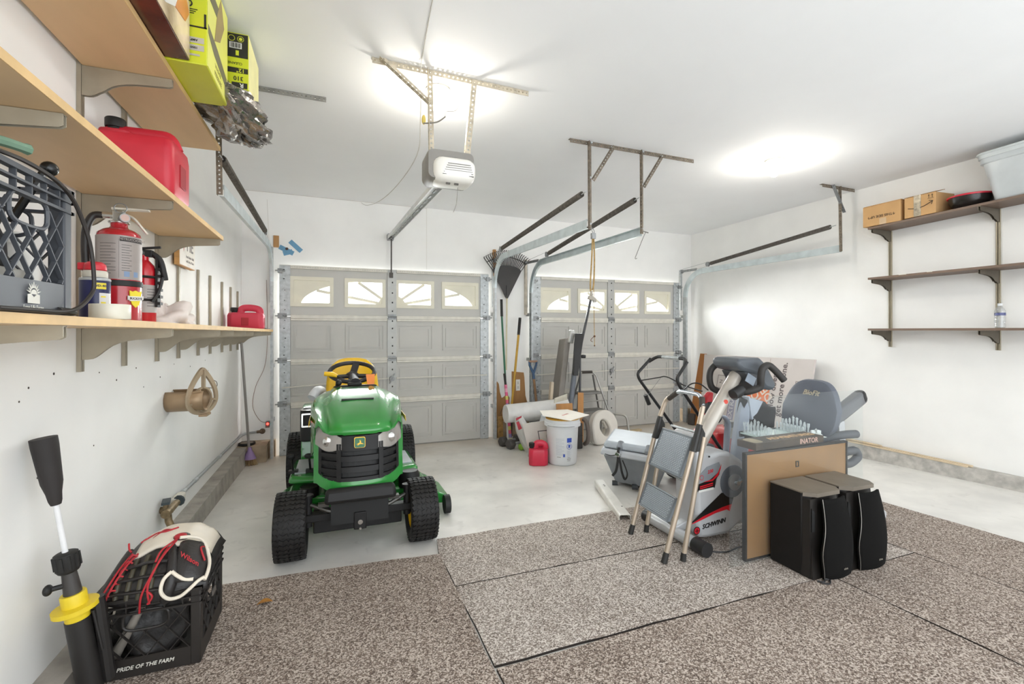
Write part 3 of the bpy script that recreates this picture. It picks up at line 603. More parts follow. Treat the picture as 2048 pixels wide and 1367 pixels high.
# ---------------------------------------------------------------- milk crates
def crate(t, x0, y0, x1, y1, z0, h, mt, wall_th=.012, hole_on=None, front='x+'):
    """square milk crate: corner posts, rim, base band, diagonal lattice sides with hand holes"""
    m = MB(); s_ = wall_th
    for x in (x0, x1-.035):
        for y in (y0, y1-.035): part('corner_post', MB().box((x, y, z0), (x+.035, y+.035, z0+h)), mt, t, bevel=.004)
    m = MB()
    for a, b in ((z0+h-.012, z0+h), (z0+h-.035, z0+h-.03), (z0+h-.062, z0+h-.055)):
        m.box((x0-.004, y0-.004, a), (x1+.004, y0+s_, b)); m.box((x0-.004, y1-s_, a), (x1+.004, y1+.004, b)); m.box((x0-.004, y0, a), (x0+s_, y1, b)); m.box((x1-s_, y0, a), (x1+.004, y1, b))
    for f in [i/6 for i in range(1, 6)]:
        xx = x0+(x1-x0)*f; yy = y0+(y1-y0)*f
        m.box((xx-.002, y0, z0+h-.06), (xx+.002, y0+s_, z0+h)); m.box((xx-.002, y1-s_, z0+h-.06), (xx+.002, y1, z0+h)); m.box((x0, yy-.002, z0+h-.06), (x0+s_, yy+.002, z0+h)); m.box((x1-s_, yy-.002, z0+h-.06), (x1, yy+.002, z0+h))
    part('rim', m, mt, t)
    m = MB(); hb = h*.24
    e_ = .0015; m.box((x0+e_, y0+e_, z0+e_), (x1-e_, y0+s_, z0+hb)); m.box((x0+e_, y1-s_, z0+e_), (x1-e_, y1-e_, z0+hb)); m.box((x0+e_, y0+e_, z0+e_), (x0+s_, y1-e_, z0+hb-e_)); m.box((x1-s_, y0+e_, z0+e_), (x1-e_, y1-e_, z0+hb-e_))
    part('base_band', m, mt, t)
    m = MB(); m.box((x0+.01, y0+.01, z0), (x1-.01, y1-.01, z0+.008)); part('bottom', m, mt, t)
    za, zb = z0+hb, z0+h-.055
    for side in range(4):
        m = MB()
        L_ = (x1-x0 if side < 2 else y1-y0)-.07; o0 = .035
        def P(u, z): return [(x0+o0+u, y0+s_/2, z), (x0+o0+u, y1-s_/2, z), (x0+s_/2, y0+o0+u, z), (x1-s_/2, y0+o0+u, z)][side]
        up = (0, 1, 0) if side < 2 else (1, 0, 0)
        hc = (L_/2, zb-.035); hr = (.07, .035)
        def inhole(u, z): return abs(u-hc[0]) < hr[0] and abs(z-hc[1]) < hr[1]
        H = zb-za; n_ = 4
        for k in range(-n_, n_+1):
            for sg in (1, -1):
                pts = []
                for j in range(41):
                    z = za+H*j/40; u = L_/2+sg*((k/ n_)*L_+(j/40-.5)*H*.8)
                    ok = 0 <= u <= L_ and not inhole(u, z)
                    if ok: pts.append((u, z))
                    if (not ok or j == 40) and len(pts) > 2:
                        m.bar(P(*pts[0]), P(*pts[-1]), *((s_*.8, .0032) if side < 2 else (s_*.8, .0032)), up=(0, 0, 1) if False else ((1, 0, 0) if side < 2 else (0, 1, 0))); pts = []
                    elif not ok: pts = []
        oval = [P(hc[0]+hr[0]*1.02*math.copysign(abs(math.cos(a))**.6, math.cos(a)), hc[1]+hr[1]*1.02*math.copysign(abs(math.sin(a))**.6, math.sin(a))) for a in [2*PI*i/24 for i in range(24)]]
        m.tube(oval, .005, 6, closed=True); part('lattice', m, mt, t)
greyp = mat('crate_grey', '494c52', .5, var=.06, vs=10)
t = thing('milk_crate', 'dark grey milk crate with a white sunrise emblem on the low shelf', 'crate', (-.81, 1.40, TL(1.4)))
cz = TL(1.36); crate(t, -.975+.02, 1.215, -.655, 1.555, cz, .325, greyp)
m = MB(); em = mat('emblem_white', 'd9d6cc', .6); o = (-.653, 1.385, cz+.040)
m.prism([(-.022, -.018), (.022, -.018), (.022, .002), (.012, .004), (0, -.004), (-.012, .004), (-.022, .002)], o, Y_, Z_, .0012)
m.prism([(.011*math.cos(a), .003+.011*math.sin(a)) for a in [PI*i/10 for i in range(11)]], o, Y_, Z_, .0012)
for i in range(9):
    a = PI*(.08+.105*i); c_, s_ = math.cos(a), math.sin(a); r1 = .024 if i % 2 else .028
    m.prism([(.0135*c_+.0022*s_, .004+.0135*s_-.0022*c_), (r1*c_, .004+r1*s_), (.0135*c_-.0022*s_, .004+.0135*s_+.0022*c_)], o, Y_, Z_, .0012)
m.text('Long Life Farms', .012, (-.652, 1.385, cz+.013), Y_, Z_, .0003); part('emblem', m, em, t)
# crate contents
black = mat('black_rubber', '1d1c1b', .6, var=.1); blackg = mat('black_gloss', '141414', .25)
m = MB(); m.tube(bez([(-.76, 1.22, 1.625), (-.74, 1.30, 1.648), (-.715, 1.39, 1.665), (-.70, 1.46, 1.672)]), [.012]*18+[.014], 8); single('garden_tool', m, mat('handle_green', '6f8f78', .5), 'pale green tool handle lying across the top of the grey crate', 'tool', smooth=1)
m = MB(); m.ball((-.70, 1.552, 1.655), .019); m.tube([(-.705, 1.54, 1.645), (-.74, 1.48, 1.50)], .009, 8); single('ball_ended_lever', m, blackg, 'black ball-ended lever sticking up from the grey crate', 'lever', smooth=1)
m = MB(); m.tube(bez([(-.82, 1.24, cz+.20), (-.75, 1.28, cz+.25), (-.72, 1.36, cz+.24), (-.76, 1.44, cz+.22)]), .022, 10); m.tube(bez([(-.78, 1.25, cz+.08), (-.72, 1.33, cz+.12), (-.74, 1.45, cz+.10), (-.80, 1.5, cz+.05)]), .02, 10); single('coiled_hose', m, black, 'black hose coiled inside the grey crate', 'hose', smooth=1)
m = MB(); m.box((-.715, 1.26, cz+.011), (-.68, 1.42, cz+.10), rot=(0, 0, 0)); single('paper_carton', m, mat('paper_grey', 'b3b0a8', .8), 'pale carton lying at the bottom of the grey crate', 'carton', bevel=.004)
m = MB(); m.tube(bez([(-.69, 1.20, cz+.331), (-.66, 1.27, cz+.334), (-.65, 1.36, cz+.337), (-.643, 1.46, cz+.325), (-.638, 1.53, cz+.29), (-.63, 1.585, cz+.20), (-.63, 1.61, cz+.10), (-.632, 1.60, cz+.06), (-.635, 1.54, cz+.02), (-.64, 1.47, cz+.006), (-.645, 1.36, cz+.006), (-.645, 1.25, cz+.006)], 6), .0052, 8)
single('black_cable', m, mat('cable_black', '2b2522', .5), 'black cable draped over the front of the grey crate down to the shelf', 'cable', smooth=1)
m = MB(); m.grid(lambda u, v: Vector((-.93+.05*u, 1.60+.05*v+.02*math.sin(3*u), cz+.19+.03*math.sin(2.5*v+u)-.02*u)), 8, 8); single('blue_rag', m, mat('rag_blue', '2f6a86', .8), 'scrap of blue cloth poking out behind the grey crate', 'cloth', solid=.003)
single('dark_stuffing', blob((-.83, 1.38, cz+.012), .105, .14, .24, .3, 21, 28, 14), mat('stuffing_dark', '25252a', .8, var=.15), 'dark bundled jacket added to darken the back of the grey crate', 'stuffing', smooth=60)  # added dark mass, keeps the bright wall from showing through the crate
# white jug behind the crate
t = thing('white_jug', 'white plastic bottle standing behind the grey crate', 'bottle', (-.88, 1.78, TL(1.78))); z = TL(1.78); jm = mat('jug_white', 'e9e9e6', .45, var=.02)
m = MB(); m.lathe([(.048, 0), (.052, .006), (.052, .15), (.045, .18), (.022, .205), (.02, .225)], (-.88, 1.78, z)); part('bottle_body', m, jm, t, smooth=1)
m = MB(); m.lathe([(.024, .216), (.024, .245), (.02, .25)], (-.88, 1.78, z)); part('cap', m, jm, t, smooth=1)
# spray lubricant can
t = thing('spray_can', 'blue and yellow spray can with a red flip straw cap', 'spray can', (-.77, 1.975, TL(1.97))); z = TL(1.97); c0 = (-.77, 1.975, z)
m = MB(); m.lathe([(.040, 0), (.041, .004), (.041, .134), (.038, .139), (.033, .143)], c0); part('can_body', m, mat('can_navy', '262a55', .3), t, smooth=1)
m = MB(); m.lathe([(.0415, .132), (.0425, .136), (.040, .141)], c0, cap=False); part('top_rim', m, galv, t, smooth=1)
def wrap(mb, c, r, a0, a1, z0, z1, n_=8):   # a patch on a cylinder, angle measured from +x
    mb.grid(lambda u, v: Vector((c[0]+r*math.cos(a0+(a1-a0)*u), c[1]+r*math.sin(a0+(a1-a0)*u), c[2]+z0+(z1-z0)*v)), n_, 1); return mb
va = math.atan2(-c0[1], -c0[0])
def lbl(mb, txt, c, r, a, z, size, bold=True):
    n_ = Vector((math.cos(a), math.sin(a), 0)); mb.text(txt, size, Vector(c)+n_*r+Z_*z, (-n_.y, n_.x, 0), Z_, .0004, bold=bold)
m = MB(); wrap(m, c0, .0413, va-.15, va+.75, .103, .124); part('shield', m, mat('label_yellow', 'f2dc3c', .4), t)
m = MB(); wrap(m, c0, .0416, va+.25, va+1.2, .02, .090); part('paper_label', m, mat('label_white', 'e6e4e0', .5), t)
m = MB(); wrap(m, c0, .0418, va+.35, va+1.05, .03, .045); wrap(m, c0, .0418, va+.35, va+.7, .055, .06); wrap(m, c0, .0418, va+.35, va+.7, .075, .08); part('label_stripe', m, mat('label_yellow', 'f2dc3c', .4), t)
m = MB(); lbl(m, 'WD-40', c0, .0424, va+.3, .1135, .0105); part('lettering', m, mat('navy_ink', '1e2350', .5), t)
m = MB(); m.lathe([(.033, .143), (.034, .146), (.034, .162), (.031, .166)], c0); part('cap_collar', m, mat('cap_cream', 'd8d2c2', .5), t, smooth=1)
m = MB(); m.lathe([(.030, .166), (.031, .172), (.029, .188), (.02, .196), (.001, .198)], c0); m.box((c0[0]-.045, c0[1]-.012, z+.168), (c0[0]-.01, c0[1]+.012, z+.193)); part('flip_cap', m, mat('cap_red', 'd8323f', .4), t, smooth=1, bevel=.004)
# tape roll, pliers, papers
c1 = (-.690, 1.87, TL(1.87)); t = thing('tape_roll', 'wide roll of cream packing tape lying flat at the shelf edge', 'tape', c1)
m = MB(); m.lathe([(.038, 0), (.052, 0), (.053, .002), (.053, .046), (.052, .048), (.038, .048), (.038, 0)], c1, cap=False, seg=40); part('tape_winding', m, mat('tape_cream', 'e4dfce', .35), t, smooth=1)
m = MB(); m.lathe([(.035, .001), (.038, .001), (.038, .047), (.035, .047), (.035, .001)], c1, cap=False, seg=40); part('card_core', m, mat('card_tan', 'b59a72', .8), t, smooth=1)
m = MB(); z = TL(1.6)+.006
for s in (-1, 1): m.tube(bez([(-.72, 1.68, z+.004), (-.69+.012*s, 1.62, z+.004), (-.68+.025*s, 1.55, z+.005), (-.675+.02*s, 1.49, z+.006)]), .008, 8)
m.ball((-.72, 1.68, z+.003), .013, sc=(1, 1.6, .6)); single('pliers', m, mat('tool_black', '2f2d2b', .45, .2), 'dark pliers lying on the shelf between crate and tape roll', 'pliers', smooth=1)
m = MB(); m.box((-.80, 1.60, TL(1.6)), (-.735, 1.72, TL(1.6)+.012), rot=(0, 0, .15)); single('parts_packet', m, mat('packet_silver', 'a7a39c', .4, .2), 'small grey packet lying behind the pliers', 'packet', bevel=.003)
# large extinguisher
redm = mat('extinguisher_red', 'b3222c', .22, coat=.5, var=.03); chr_ = mat('chrome', 'd9d9d6', .18, .9, var=.04); pl = mat('label_silver', 'a09792', .45, .15, var=.05)
c2 = (-.775, 2.175, TL(2.175)); t = thing('fire_extinguisher', 'large red fire extinguisher with a silver label and black hose', 'fire extinguisher', c2)
m = MB(); m.lathe([(.064, 0), (.068, .004), (.068, .315), (.064, .332), (.048, .345), (.030, .352), (.026, .358), (.026, .372), (.022, .375)], c2, seg=40); part('cylinder', m, redm, t, smooth=1)
va = math.atan2(-c2[1], -c2[0])
m = MB(); wrap(m, c2, .0685, va-1.7, va+1.75, .155, .318, 30); lb = part('instruction_label', m, pl, t, smooth=1)
m = MB(); wrap(m, c2, .0688, va+.02, va+1.3, .296, .312, 14)
for i in range(11):
    wrap(m, c2, .0687, va-.9, va-.15-.2*(i % 3 == 1), .285-.011*i, .2866-.011*i, 8); wrap(m, c2, .0687, va+.1, va+.55-.1*(i % 2), .282-.0095*i, .2836-.0095*i, 8)
wrap(m, c2, .0687, va-.02, va-.01, .16, .312, 2); part('print', m, mat('ink_dark', '3d3836', .6), lb)
m = MB(); lbl(m, 'INSTRUCCIONES', c2, .0691, va+.55, .304, .012); part('heading', m, mat('label_silver', 'a09792'), lb)
m = MB(); wrap(m, c2, .0689, va+.2, va+.45, .165, .185, 5); wrap(m, c2, .0689, va+.65, va+.9, .165, .185, 5); part('pictogram', m, mat('print_blue', '7f95b5', .5), lb)
m = MB(); m.lathe([(.0685, .130), (.071, .132), (.071, .150), (.0685, .152)], c2, seg=40, cap=False); part('strap', m, black, t, smooth=1)
m = MB(); a = va+.75; n_ = Vector((math.cos(a), math.sin(a), 0)); ux = Vector((-n_.y, n_.x, 0)); o = Vector(c2)+n_*.067+Z_*.085
m.prism([(-.024, .03), (-.012, .026), (0, .031), (.012, .026), (.024, .03), (.022, 0), (.014, -.022), (0, -.034), (-.014, -.022), (-.022, 0)], o, ux, Z_, .0035); part('shield_emblem', m, mat('label_yellow', 'f2dc3c'), t)
m = MB(); m.box((-.03, -.009, 0), (.03, .009, .001)); q = MB(); q.prism([(-.031, -.006), (-.024, -.006), (-.024, -.010), (.024, -.006), (.031, -.002), (.031, .012), (.024, .010), (-.024, .008), (-.031, .010)], o, ux, Z_, .0045); part('banner', q, mat('label_white', 'e6e4e0'), t)
m = MB(); m.text('BUCKEYE', .012, o+n_*.0047, ux, Z_, .0004, bold=True); part('lettering', m, mat('ink_dark', '3d3836'), t)
m = MB(); x0, y0, z0 = c2; z0 += .375
m.box((x0-.016, y0-.014, z0), (x0+.016, y0+.014, z0+.045)); m.cyl((x0-.055, y0, z0+.025), (x0, y0, z0+.025), .012); m.lathe([(.03, -.006), (.034, 0), (.03, .003)], (x0, y0, z0)); part('valve', m, chr_, t, bevel=.002)
m = MB(); m.hexa([(x0-.02, y0-.012, z0+.047), (x0+.095, y0-.012, z0+.05), (x0+.095, y0+.012, z0+.05), (x0-.02, y0+.012, z0+.047), (x0-.02, y0-.012, z0+.055), (x0+.095, y0-.008, z0+.056), (x0+.095, y0+.008, z0+.056), (x0-.02, y0+.012, z0+.055)]); part('top_lever', m, mat('lever_white', 'ddd8cb', .35, .3), t)
m = MB(); m.tube(bez([(x0+.01, y0, z0+.035), (x0+.045, y0, z0+.02), (x0+.075, y0, z0-.02), (x0+.09, y0, z0-.04)]), .009, 8, flat=.5); part('carry_handle', m, mat('lever_white', 'ddd8cb'), t, smooth=1)
m = MB(); m.cyl((x0+.015, y0-.01, z0+.012), (x0+.032, y0-.04, z0+.012), .016, seg=18); part('gauge', m, galvd, t, smooth=1)
m = MB(); m.cyl((x0+.032, y0-.04, z0+.012), (x0+.0325, y0-.041, z0+.012), .013, seg=18); part('gauge_face', m, mat('gauge_face', 'c9a79c', .4), t)
m = MB(); m.tube([(x0+.02*math.cos(a)+.01, y0-.016, z0+.052+.018*math.sin(a)) for a in [2*PI*i/16 for i in range(16)]], .0018, 5, closed=True); part('pull_pin', m, galvd, t)
m = MB(); m.tube(bez([(x0-.05, y0, z0+.025), (x0-.078, y0-.005, z0+.018), (x0-.094, y0-.012, z0-.03), (x0-.097, y0-.015, z0-.10), (x0-.093, y0-.015, z0-.20), (x0-.088, y0-.015, z0-.30)], 6), .0125, 10); part('hose', m, mat('hose_black', '2a2624', .45), t, smooth=1)
# small extinguisher in its black bracket
c3 = (-.79, 2.47, TL(2.47)); t = thing('fire_extinguisher', 'small red fire extinguisher in a black bracket behind the large one', 'fire extinguisher', c3)
m = MB(); m.lathe([(.040, 0), (.042, .004), (.042, .225), (.037, .25), (.022, .268), (.016, .275), (.016, .295)], c3, seg=28); part('cylinder', m, mat('extinguisher_bright', 'c9232e', .2, coat=.4), t, smooth=1)
va = math.atan2(-c3[1], -c3[0]); m = MB(); wrap(m, c3, .0425, va-1, va+1.5, .045, .165, 16); lb = part('paper_label', m, mat('label_grey', 'b9b3ad', .5), t, smooth=1)
m = MB()
for i in range(7): wrap(m, c3, .0428, va+.2, va+1.1-.2*(i % 2), .145-.012*i, .147-.012*i, 6)
part('print', m, mat('ink_dark', '3d3836'), lb)
m = MB(); x0, y0, z0 = c3; m.box((x0-.02, y0-.015, z0+.29), (x0+.03, y0+.015, z0+.32)); m.bar((x0-.02, y0, z0+.325), (x0+.06, y0, z0+.335), .012, .01); m.tube(bez([(x0+.02, y0, z0+.31), (x0+.055, y0, z0+.28), (x0+.07, y0, z0+.22), (x0+.075, y0, z0+.19)]), .013, 8); part('squeeze_handle', m, black, t, bevel=.002)
m = MB(); m.box((x0+.045, y0-.02, z0+.07), (x0+.053, y0+.02, z0+.29)); 
for zz in (.10, .20): m.tube([(x0+.046*math.cos(a), y0+.046*math.sin(a), z0+zz) for a in [2*PI*i/24 for i in range(24)]], .006, 6, closed=True)
for i in range(6): m.box((x0+.053, y0-.018, z0+.08+.03*i), (x0+.062, y0+.018, z0+.092+.03*i))
part('mounting_bracket', m, black, t)
m = MB(); m.cyl((x0-.01, y0-.015, z0+.305), (x0-.01, y0-.035, z0+.305), .016, seg=16); part('gauge', m, chr_, t)
m = MB(); m.tube(bez([(x0+.072, y0-.02, z0+.20), (x0+.062, y0-.03, z0+.14), (x0+.04, y0-.04, z0+.09)]), .007, 6); part('strap', m, black, t, smooth=1)
# crumpled cloth
single('crumpled_cloth', blob((-.80, 2.76, TL(2.72)), .12, .15, .075, .55, 5, 40, 20), mat('cloth_white', 'e6dcd6', .85), 'crumpled white cloth on the shelf beyond the small extinguisher', 'cloth', smooth=80)
# PIE sign
t = thing('wall_sign', 'square wooden sign reading PIE hung on the left wall', 'sign', (-.965, 3.66, 1.65))
m = MB(); m.box((XL+.017, 3.49, 1.655), (-.935, 3.83, 1.96)); part('wooden_box', m, mat('sign_wood', 'b98a52', .6, var=.1, stretch=(1, 1, 6)), t)
m = MB(); m.box((-.935, 3.495, 1.66), (-.933, 3.825, 1.955)); part('face', m, mat('sign_face', 'ece6dc', .6), t)
ui = Y_; m = MB(); m.text('PIE', .115, (-.9325, 3.71, 1.80), ui, Z_, .0005, bold=True); m.text('fresh baked daily', .026, (-.9325, 3.71, 1.725), ui, Z_, .0004); m.text('with lots of love', .026, (-.9325, 3.71, 1.695), ui, Z_, .0004); part('lettering', m, mat('ink_faded', '8a8480', .7), t)
m = MB(); m.prism([(0, -.07), (.03, .03), (.045, .06), (-.045, .06), (-.03, .03)], (-.9328, 3.575, 1.82), ui, Z_, .0006); part('pie_slice_mark', m, mat('slice_red', 'd06a62', .6), t)
# gas cans
def gas_can(t, c, L_, W, H, rz, redc, capm, spout=True, recess=True):
    """moulded fuel can: chamfered body, arched grip, cap"""
    R = Matrix.Translation(c) @ Matrix.Rotation(rz, 4, 'Z'); m = MB(R)
    def S(z, k, ch): a = L_/2*k; b = W/2*k; return [Vector((x, y, z)) for x, y in ((-a+ch, -b), (a-ch, -b), (a, -b+ch), (a, b-ch), (a-ch, b), (-a+ch, b), (-a, b-ch), (-a, -b+ch))]
    ch = min(L_, W)*.2
    loft(m, [S(0, .93, ch), S(H*.05, 1, ch), S(H*.62, 1, ch), S(H*.72, .95, ch*1.1), S(H*.76, .88, ch*1.1)]); part('can_body', m, redc, t, bevel=H*.03)
    m = MB(R); a = L_*.36
    m.tube(bez([(-a*.45, 0, H*.72), (-a*.38, 0, H*.90), (-a*.1, 0, H*.98), (a*.5, 0, H*.98), (a*.98, 0, H*.9), (a*1.05, 0, H*.72)], 5), W*.15, 10, flat=1.3); part('grip', m, redc, t, smooth=1)
    m = MB(R); m.lathe([(W*.16, H*.70), (W*.16, H*.82), (W*.19, H*.82), (W*.2, H*.84), (W*.2, H*.99), (W*.17, H*1.0)], (-L_*.33, 0, 0), seg=18); part('cap', m, capm, t, bevel=.002)
    if recess:
        m = MB(R)
        each('recess_panel', [MB(R).box((-L_*.1, -W/2-.003, H*.16), (L_*.1, -W/2+.002, H*.52)), MB(R).box((L_/2-.002, -W*.18, H*.16), (L_/2+.003, W*.18, H*.52))], mat('can_red_dark', 'a81a28', .4), t, bevel=.012)
redp = mat('can_red', 'c8283a', .42, var=.04)
t = thing('gas_can', 'large red gas can with black cap on the middle left shelf', 'gas can', (-.80, 2.49, TM(2.49)))
def big_can():
    z = TM(2.49); x0, x1, y0, y1 = -.955, -.655, 2.36, 2.62; H = .30
    m = MB()
    def S(zz, k): 
        cx, cy = (x0+x1)/2, (y0+y1)/2; a = (x1-x0)/2*k; b = (y1-y0)/2*k
        return [Vector((cx+p[0], cy+p[1], z+zz)) for p in rrect(-a, -b, a, b, .035, 4)]
    loft(m, [S(0, .94), S(.015, 1), S(.20, 1), S(.235, .97), S(.245, .92)]); part('can_body', m, redp, t, smooth=1)
    # grip bridge over an open hand hole, along X
    m = MB(); y = 2.49; pts = fillet([(x0+.02, y, z+.225), (x0+.03, y, z+.285), (x1-.045, y, z+.285), (x1-.022, y, z+.225)], .03); m.tube(pts, .022, 10, flat=1.25); part('grip', m, redp, t, smooth=1)
    m = MB(); loft(m, [[Vector((p[0], p[1], z+zz)) for p in rrect(x0+.005, y-.05, x0+.12, y+.05, .03, 3)] for zz in (.23, .275, .285)]); part('neck_block', m, redp, t, smooth=1, bevel=.006)
    m = MB(); m.lathe([(.028, .28), (.028, .30), (.036, .30), (.037, .305), (.037, .335), (.033, .34)], (x0+.055, y, z), seg=20); part('cap', m, black, t, smooth=1)
    m = MB(); m.box((x1-.001, 2.45, z+.06), (x1+.004, 2.53, z+.16)); part('recess_panel', m, mat('can_red_dark', 'a81a28', .45), t, bevel=.01)
big_can()
c = (-.80, 4.98, TL(4.98)); t = thing('gas_can', 'small faded red gas can at the far end of the low shelf', 'gas can', c)
pink = mat('can_pink', 'cf3a50', .45, var=.04); gas_can(t, c, .30, .17, .20, 0, pink, black)
m = MB(); m.box((-.70, 5.12, TL(5.2)), (-.655, 5.45, TL(5.2)+.008)); single('flat_plate', m, blackg, 'thin black plate lying on the shelf beside the small gas can', 'plate')
# ---------------------------------------------------------------- boxes on the top shelf
lime = mat('box_lime', 'c9cf2c', .35, var=.02); limel = mat('box_yellow', 'eceb74', .35, var=.03); blk = mat('print_black', '24221c', .5)
z = TT(2.2)+.001; t = thing('tall_box', 'tall lime green tool box standing at the edge of the top shelf', 'box', (-.66, 2.43, z))
m = MB(); m.box((-.80, 2.245, z), (-.505, 2.625, zc(-.6)-.012)); part('carton', m, lime, t, bevel=.003)
m = MB(); m.box((-.5045, 2.25, z+.004), (-.503, 2.62, zc(-.6)-.016)); fp = part('front_panel', m, limel, t)
m = MB(); m.prism([(0, .12), (.16, .10), (.34, .06), (.34, .01), (.1, .045), (0, .085)], (-.5028, 2.255, z+.06), Y_, Z_, .001); m.box((-.5028, 2.258, z+.30), (-.502, 2.45, z+.36)); part('dark_band', m, mat('print_grey', '6f6a50', .5), fp)
m = MB(); m.prism([(0, 0), (.10, .05), (.18, .16), (.12, .26), (.05, .15)], (-.5028, 2.36, z+.17), Y_, Z_, .0015); part('tool_picture', m, mat('print_tan', 'a08c5a', .5), fp)
m = MB(); m.text('PRESSURE', .03, (-.5028, 2.43, z+.035), Y_, Z_, .0004, bold=True); m.text('WASHER', .028, (-.5028, 2.43, z+.07), Y_, Z_, .0004); part('lettering', m, mat('print_olive', '8f8a3a', .5), fp)
m = MB(); m.box((-.64, 2.243, z+.15), (-.505, 2.2445, z+.156)); m.box((-.515, 2.243, z+.15), (-.507, 2.2445, z+.21))
m.lathe([(.017, 0), (.022, 0), (.022, .001), (.017, .001)], (-.565, 2.244, z+.36), axis=(0, -1, 0), seg=16, cap=False); m.lathe([(.010, 0), (.015, 0), (.015, .001), (.010, .001)], (-.57, 2.244, z+.245), axis=(0, -1, 0), seg=16, cap=False)
m.prism([(-.02, .004), (0, .01), (.022, -.008), (0, .002)], (-.57, 2.2445, z+.30), X_, Z_, .001)
for i in range(4): m.box((-.592, 2.243, z+.265+.007*i), (-.545, 2.2445, z+.267+.007*i))
for i in range(3): m.box((-.585, 2.243, z+.205+.008*i), (-.55+.006*i, 2.2445, z+.208+.008*i))
part('side_print', m, blk, t)
m = MB(); m.prism([(-.05, .012), (.03, .012), (.03, -.012), (-.05, -.012), (-.045, 0)], (-.545, 2.2445, z+.097), X_, Z_, .001); m.prism([(-.05, .012), (.03, .012), (.03, -.012), (-.05, -.012), (-.045, 0)], (-.545, 2.2445, z+.066), X_, Z_, .001); m.box((-.595, 2.243, z+.032), (-.53, 2.2445, z+.040)); tg = part('spec_tag', m, mat('print_silver', 'b4b0a4', .4), t)
m = MB(); m.text('AMP', .013, (-.55, 2.2425, z+.097), -X_, -Z_, .0004, bold=True); m.text('1000', .013, (-.55, 2.2425, z+.066), -X_, -Z_, .0004, bold=True); part('tag_lettering', m, blk, tg)
# brown photo box in front of it
z = TT(1.55)+.001; t = thing('food_box', 'glossy dark brown printed box overhanging the top shelf edge', 'box', (-.64, 1.95, z))
m = MB(); m.box((-.75, 1.55, z), (-.565, 2.238, z+.24)); part('carton', m, mat('box_brown', '5a3324', .25, var=.35, vs=7, col2='3c2a22'), t, bevel=.002)
m = MB(); m.box((-.5645, 1.555, z+.004), (-.563, 2.233, z+.236)); fp = part('picture_panel', m, mat('picture_print', 'd9c4a8', .25, var=.4, vs=5, col2='7d5f3a'), t)
m = MB(); m.prism([(.0, .02), (.20, .05), (.36, .13), (.42, .22), (.30, .16), (.12, .10), (0, .08)], (-.5628, 1.75, z), Y_, Z_, .001); part('white_swoosh', m, mat('label_white', 'e6e4e0'), fp)
m = MB(); m.prism([(.30, .10), (.42, .12), (.47, .18), (.44, .215), (.36, .20)], (-.5618, 1.75, z), Y_, Z_, .001); part('orange_shape', m, mat('print_orange', 'd98a4a', .4), fp)
# foil bag
def bagfn(u, v):
    a = 2*PI*u; t_ = v; y = 2.56+.62*t_; r = .11*math.sin(PI*min(1, t_*.85+.12))**.6
    k = 1+.22*math.sin(5*a+9*t_)+.14*math.sin(11*a-17*t_)+.10*math.sin(17*a+31*t_)
    x = -.545+.02*math.sin(7*t_)+r*1.25*k*math.cos(a)+.10*t_*t_; zz = 2.40-.02*t_+r*.62*k*math.sin(a)
    lim = TT(y)+.001
    if x < -.64: zz = max(zz, lim+.003)
    elif zz < 2.40: zz -= .05*math.sin(PI*t_)*min(1, (x+.64)*8)
    return Vector((x, y, zz))
m = MB(); m.grid(bagfn, 60, 36, True); m.f.append(tuple(range(59, -1, -1))); m.f.append(tuple(36*60+i for i in range(60)))
single('foil_bag', m, mat('foil_black_silver', '9c9894', .16, .85, var=.4, vs=5, col2='2a2624', bump=.5, bs=35), 'crumpled black and silver plastic bag drooping over the top shelf edge', 'bag', smooth=25)
z = 2.465; t = thing('small_box', 'small black and lime green box resting on the foil bag', 'box', (-.50, 2.83, z))
m = MB(); m.box((-.62, 2.70, z), (-.425, 3.02, z+.285)); part('carton', m, lime, t, bevel=.002)
m = MB(); m.box((-.618, 2.6985, z+.16), (-.427, 2.6995, z+.28)); m.box((-.618, 2.6985, z+.082), (-.427, 2.6995, z+.108)); m.box((-.50, 2.6985, z+.006), (-.43, 2.6995, z+.034)); bp = part('dark_print', m, blk, t)
m = MB(); m.box((-.51, 2.697, z+.205), (-.455, 2.698, z+.235)); part('barcode_patch', m, mat('label_white', 'e6e4e0'), bp)
m = MB()
for i in range(9): m.box((-.505+.005*i, 2.696, z+.208), (-.503+.005*i+.001*(i % 3), 2.697, z+.232))
part('barcode', m, blk, bp)
m = MB(); m.text('12"', .028, (-.46, 2.6975, z+.095), -X_, -Z_, .0004, bold=True); m.lathe([(.013, 0), (.015, 0), (.015, .001), (.013, .001)], (-.50, 2.6978, z+.255), axis=(0, -1, 0), seg=16, cap=False); m.lathe([(.013, 0), (.015, 0), (.015, .001), (.013, .001)], (-.46, 2.6978, z+.255), axis=(0, -1, 0), seg=16, cap=False); m.ball((-.46, 2.698, z+.255), .008, sc=(1, .1, 1)); m.box((-.482, 2.6975, z+.17), (-.468, 2.698, z+.195)); part('lime_print', m, mat('print_lime', 'd3d63a', .4), bp)
m = MB(); m.text('310', .03, (-.47, 2.6985, z+.055), -X_, -Z_, .0004, bold=True); m.text('CLEANER', .018, (-.49, 2.6985, z+.13), -X_, -Z_, .0004); part('lettering', m, blk, t)
m = MB(); m.text('R', .03, (-.455, 2.6975, z+.02), -X_, -Z_, .0004, bold=True); part('logo', m, mat('label_white', 'e6e4e0'), bp)
m = MB(); m.box((-.4248, 2.705, z+.004), (-.4235, 3.015, z+.281)); part('side_panel', m, mat('box_cream', 'efe9a8', .4), t)
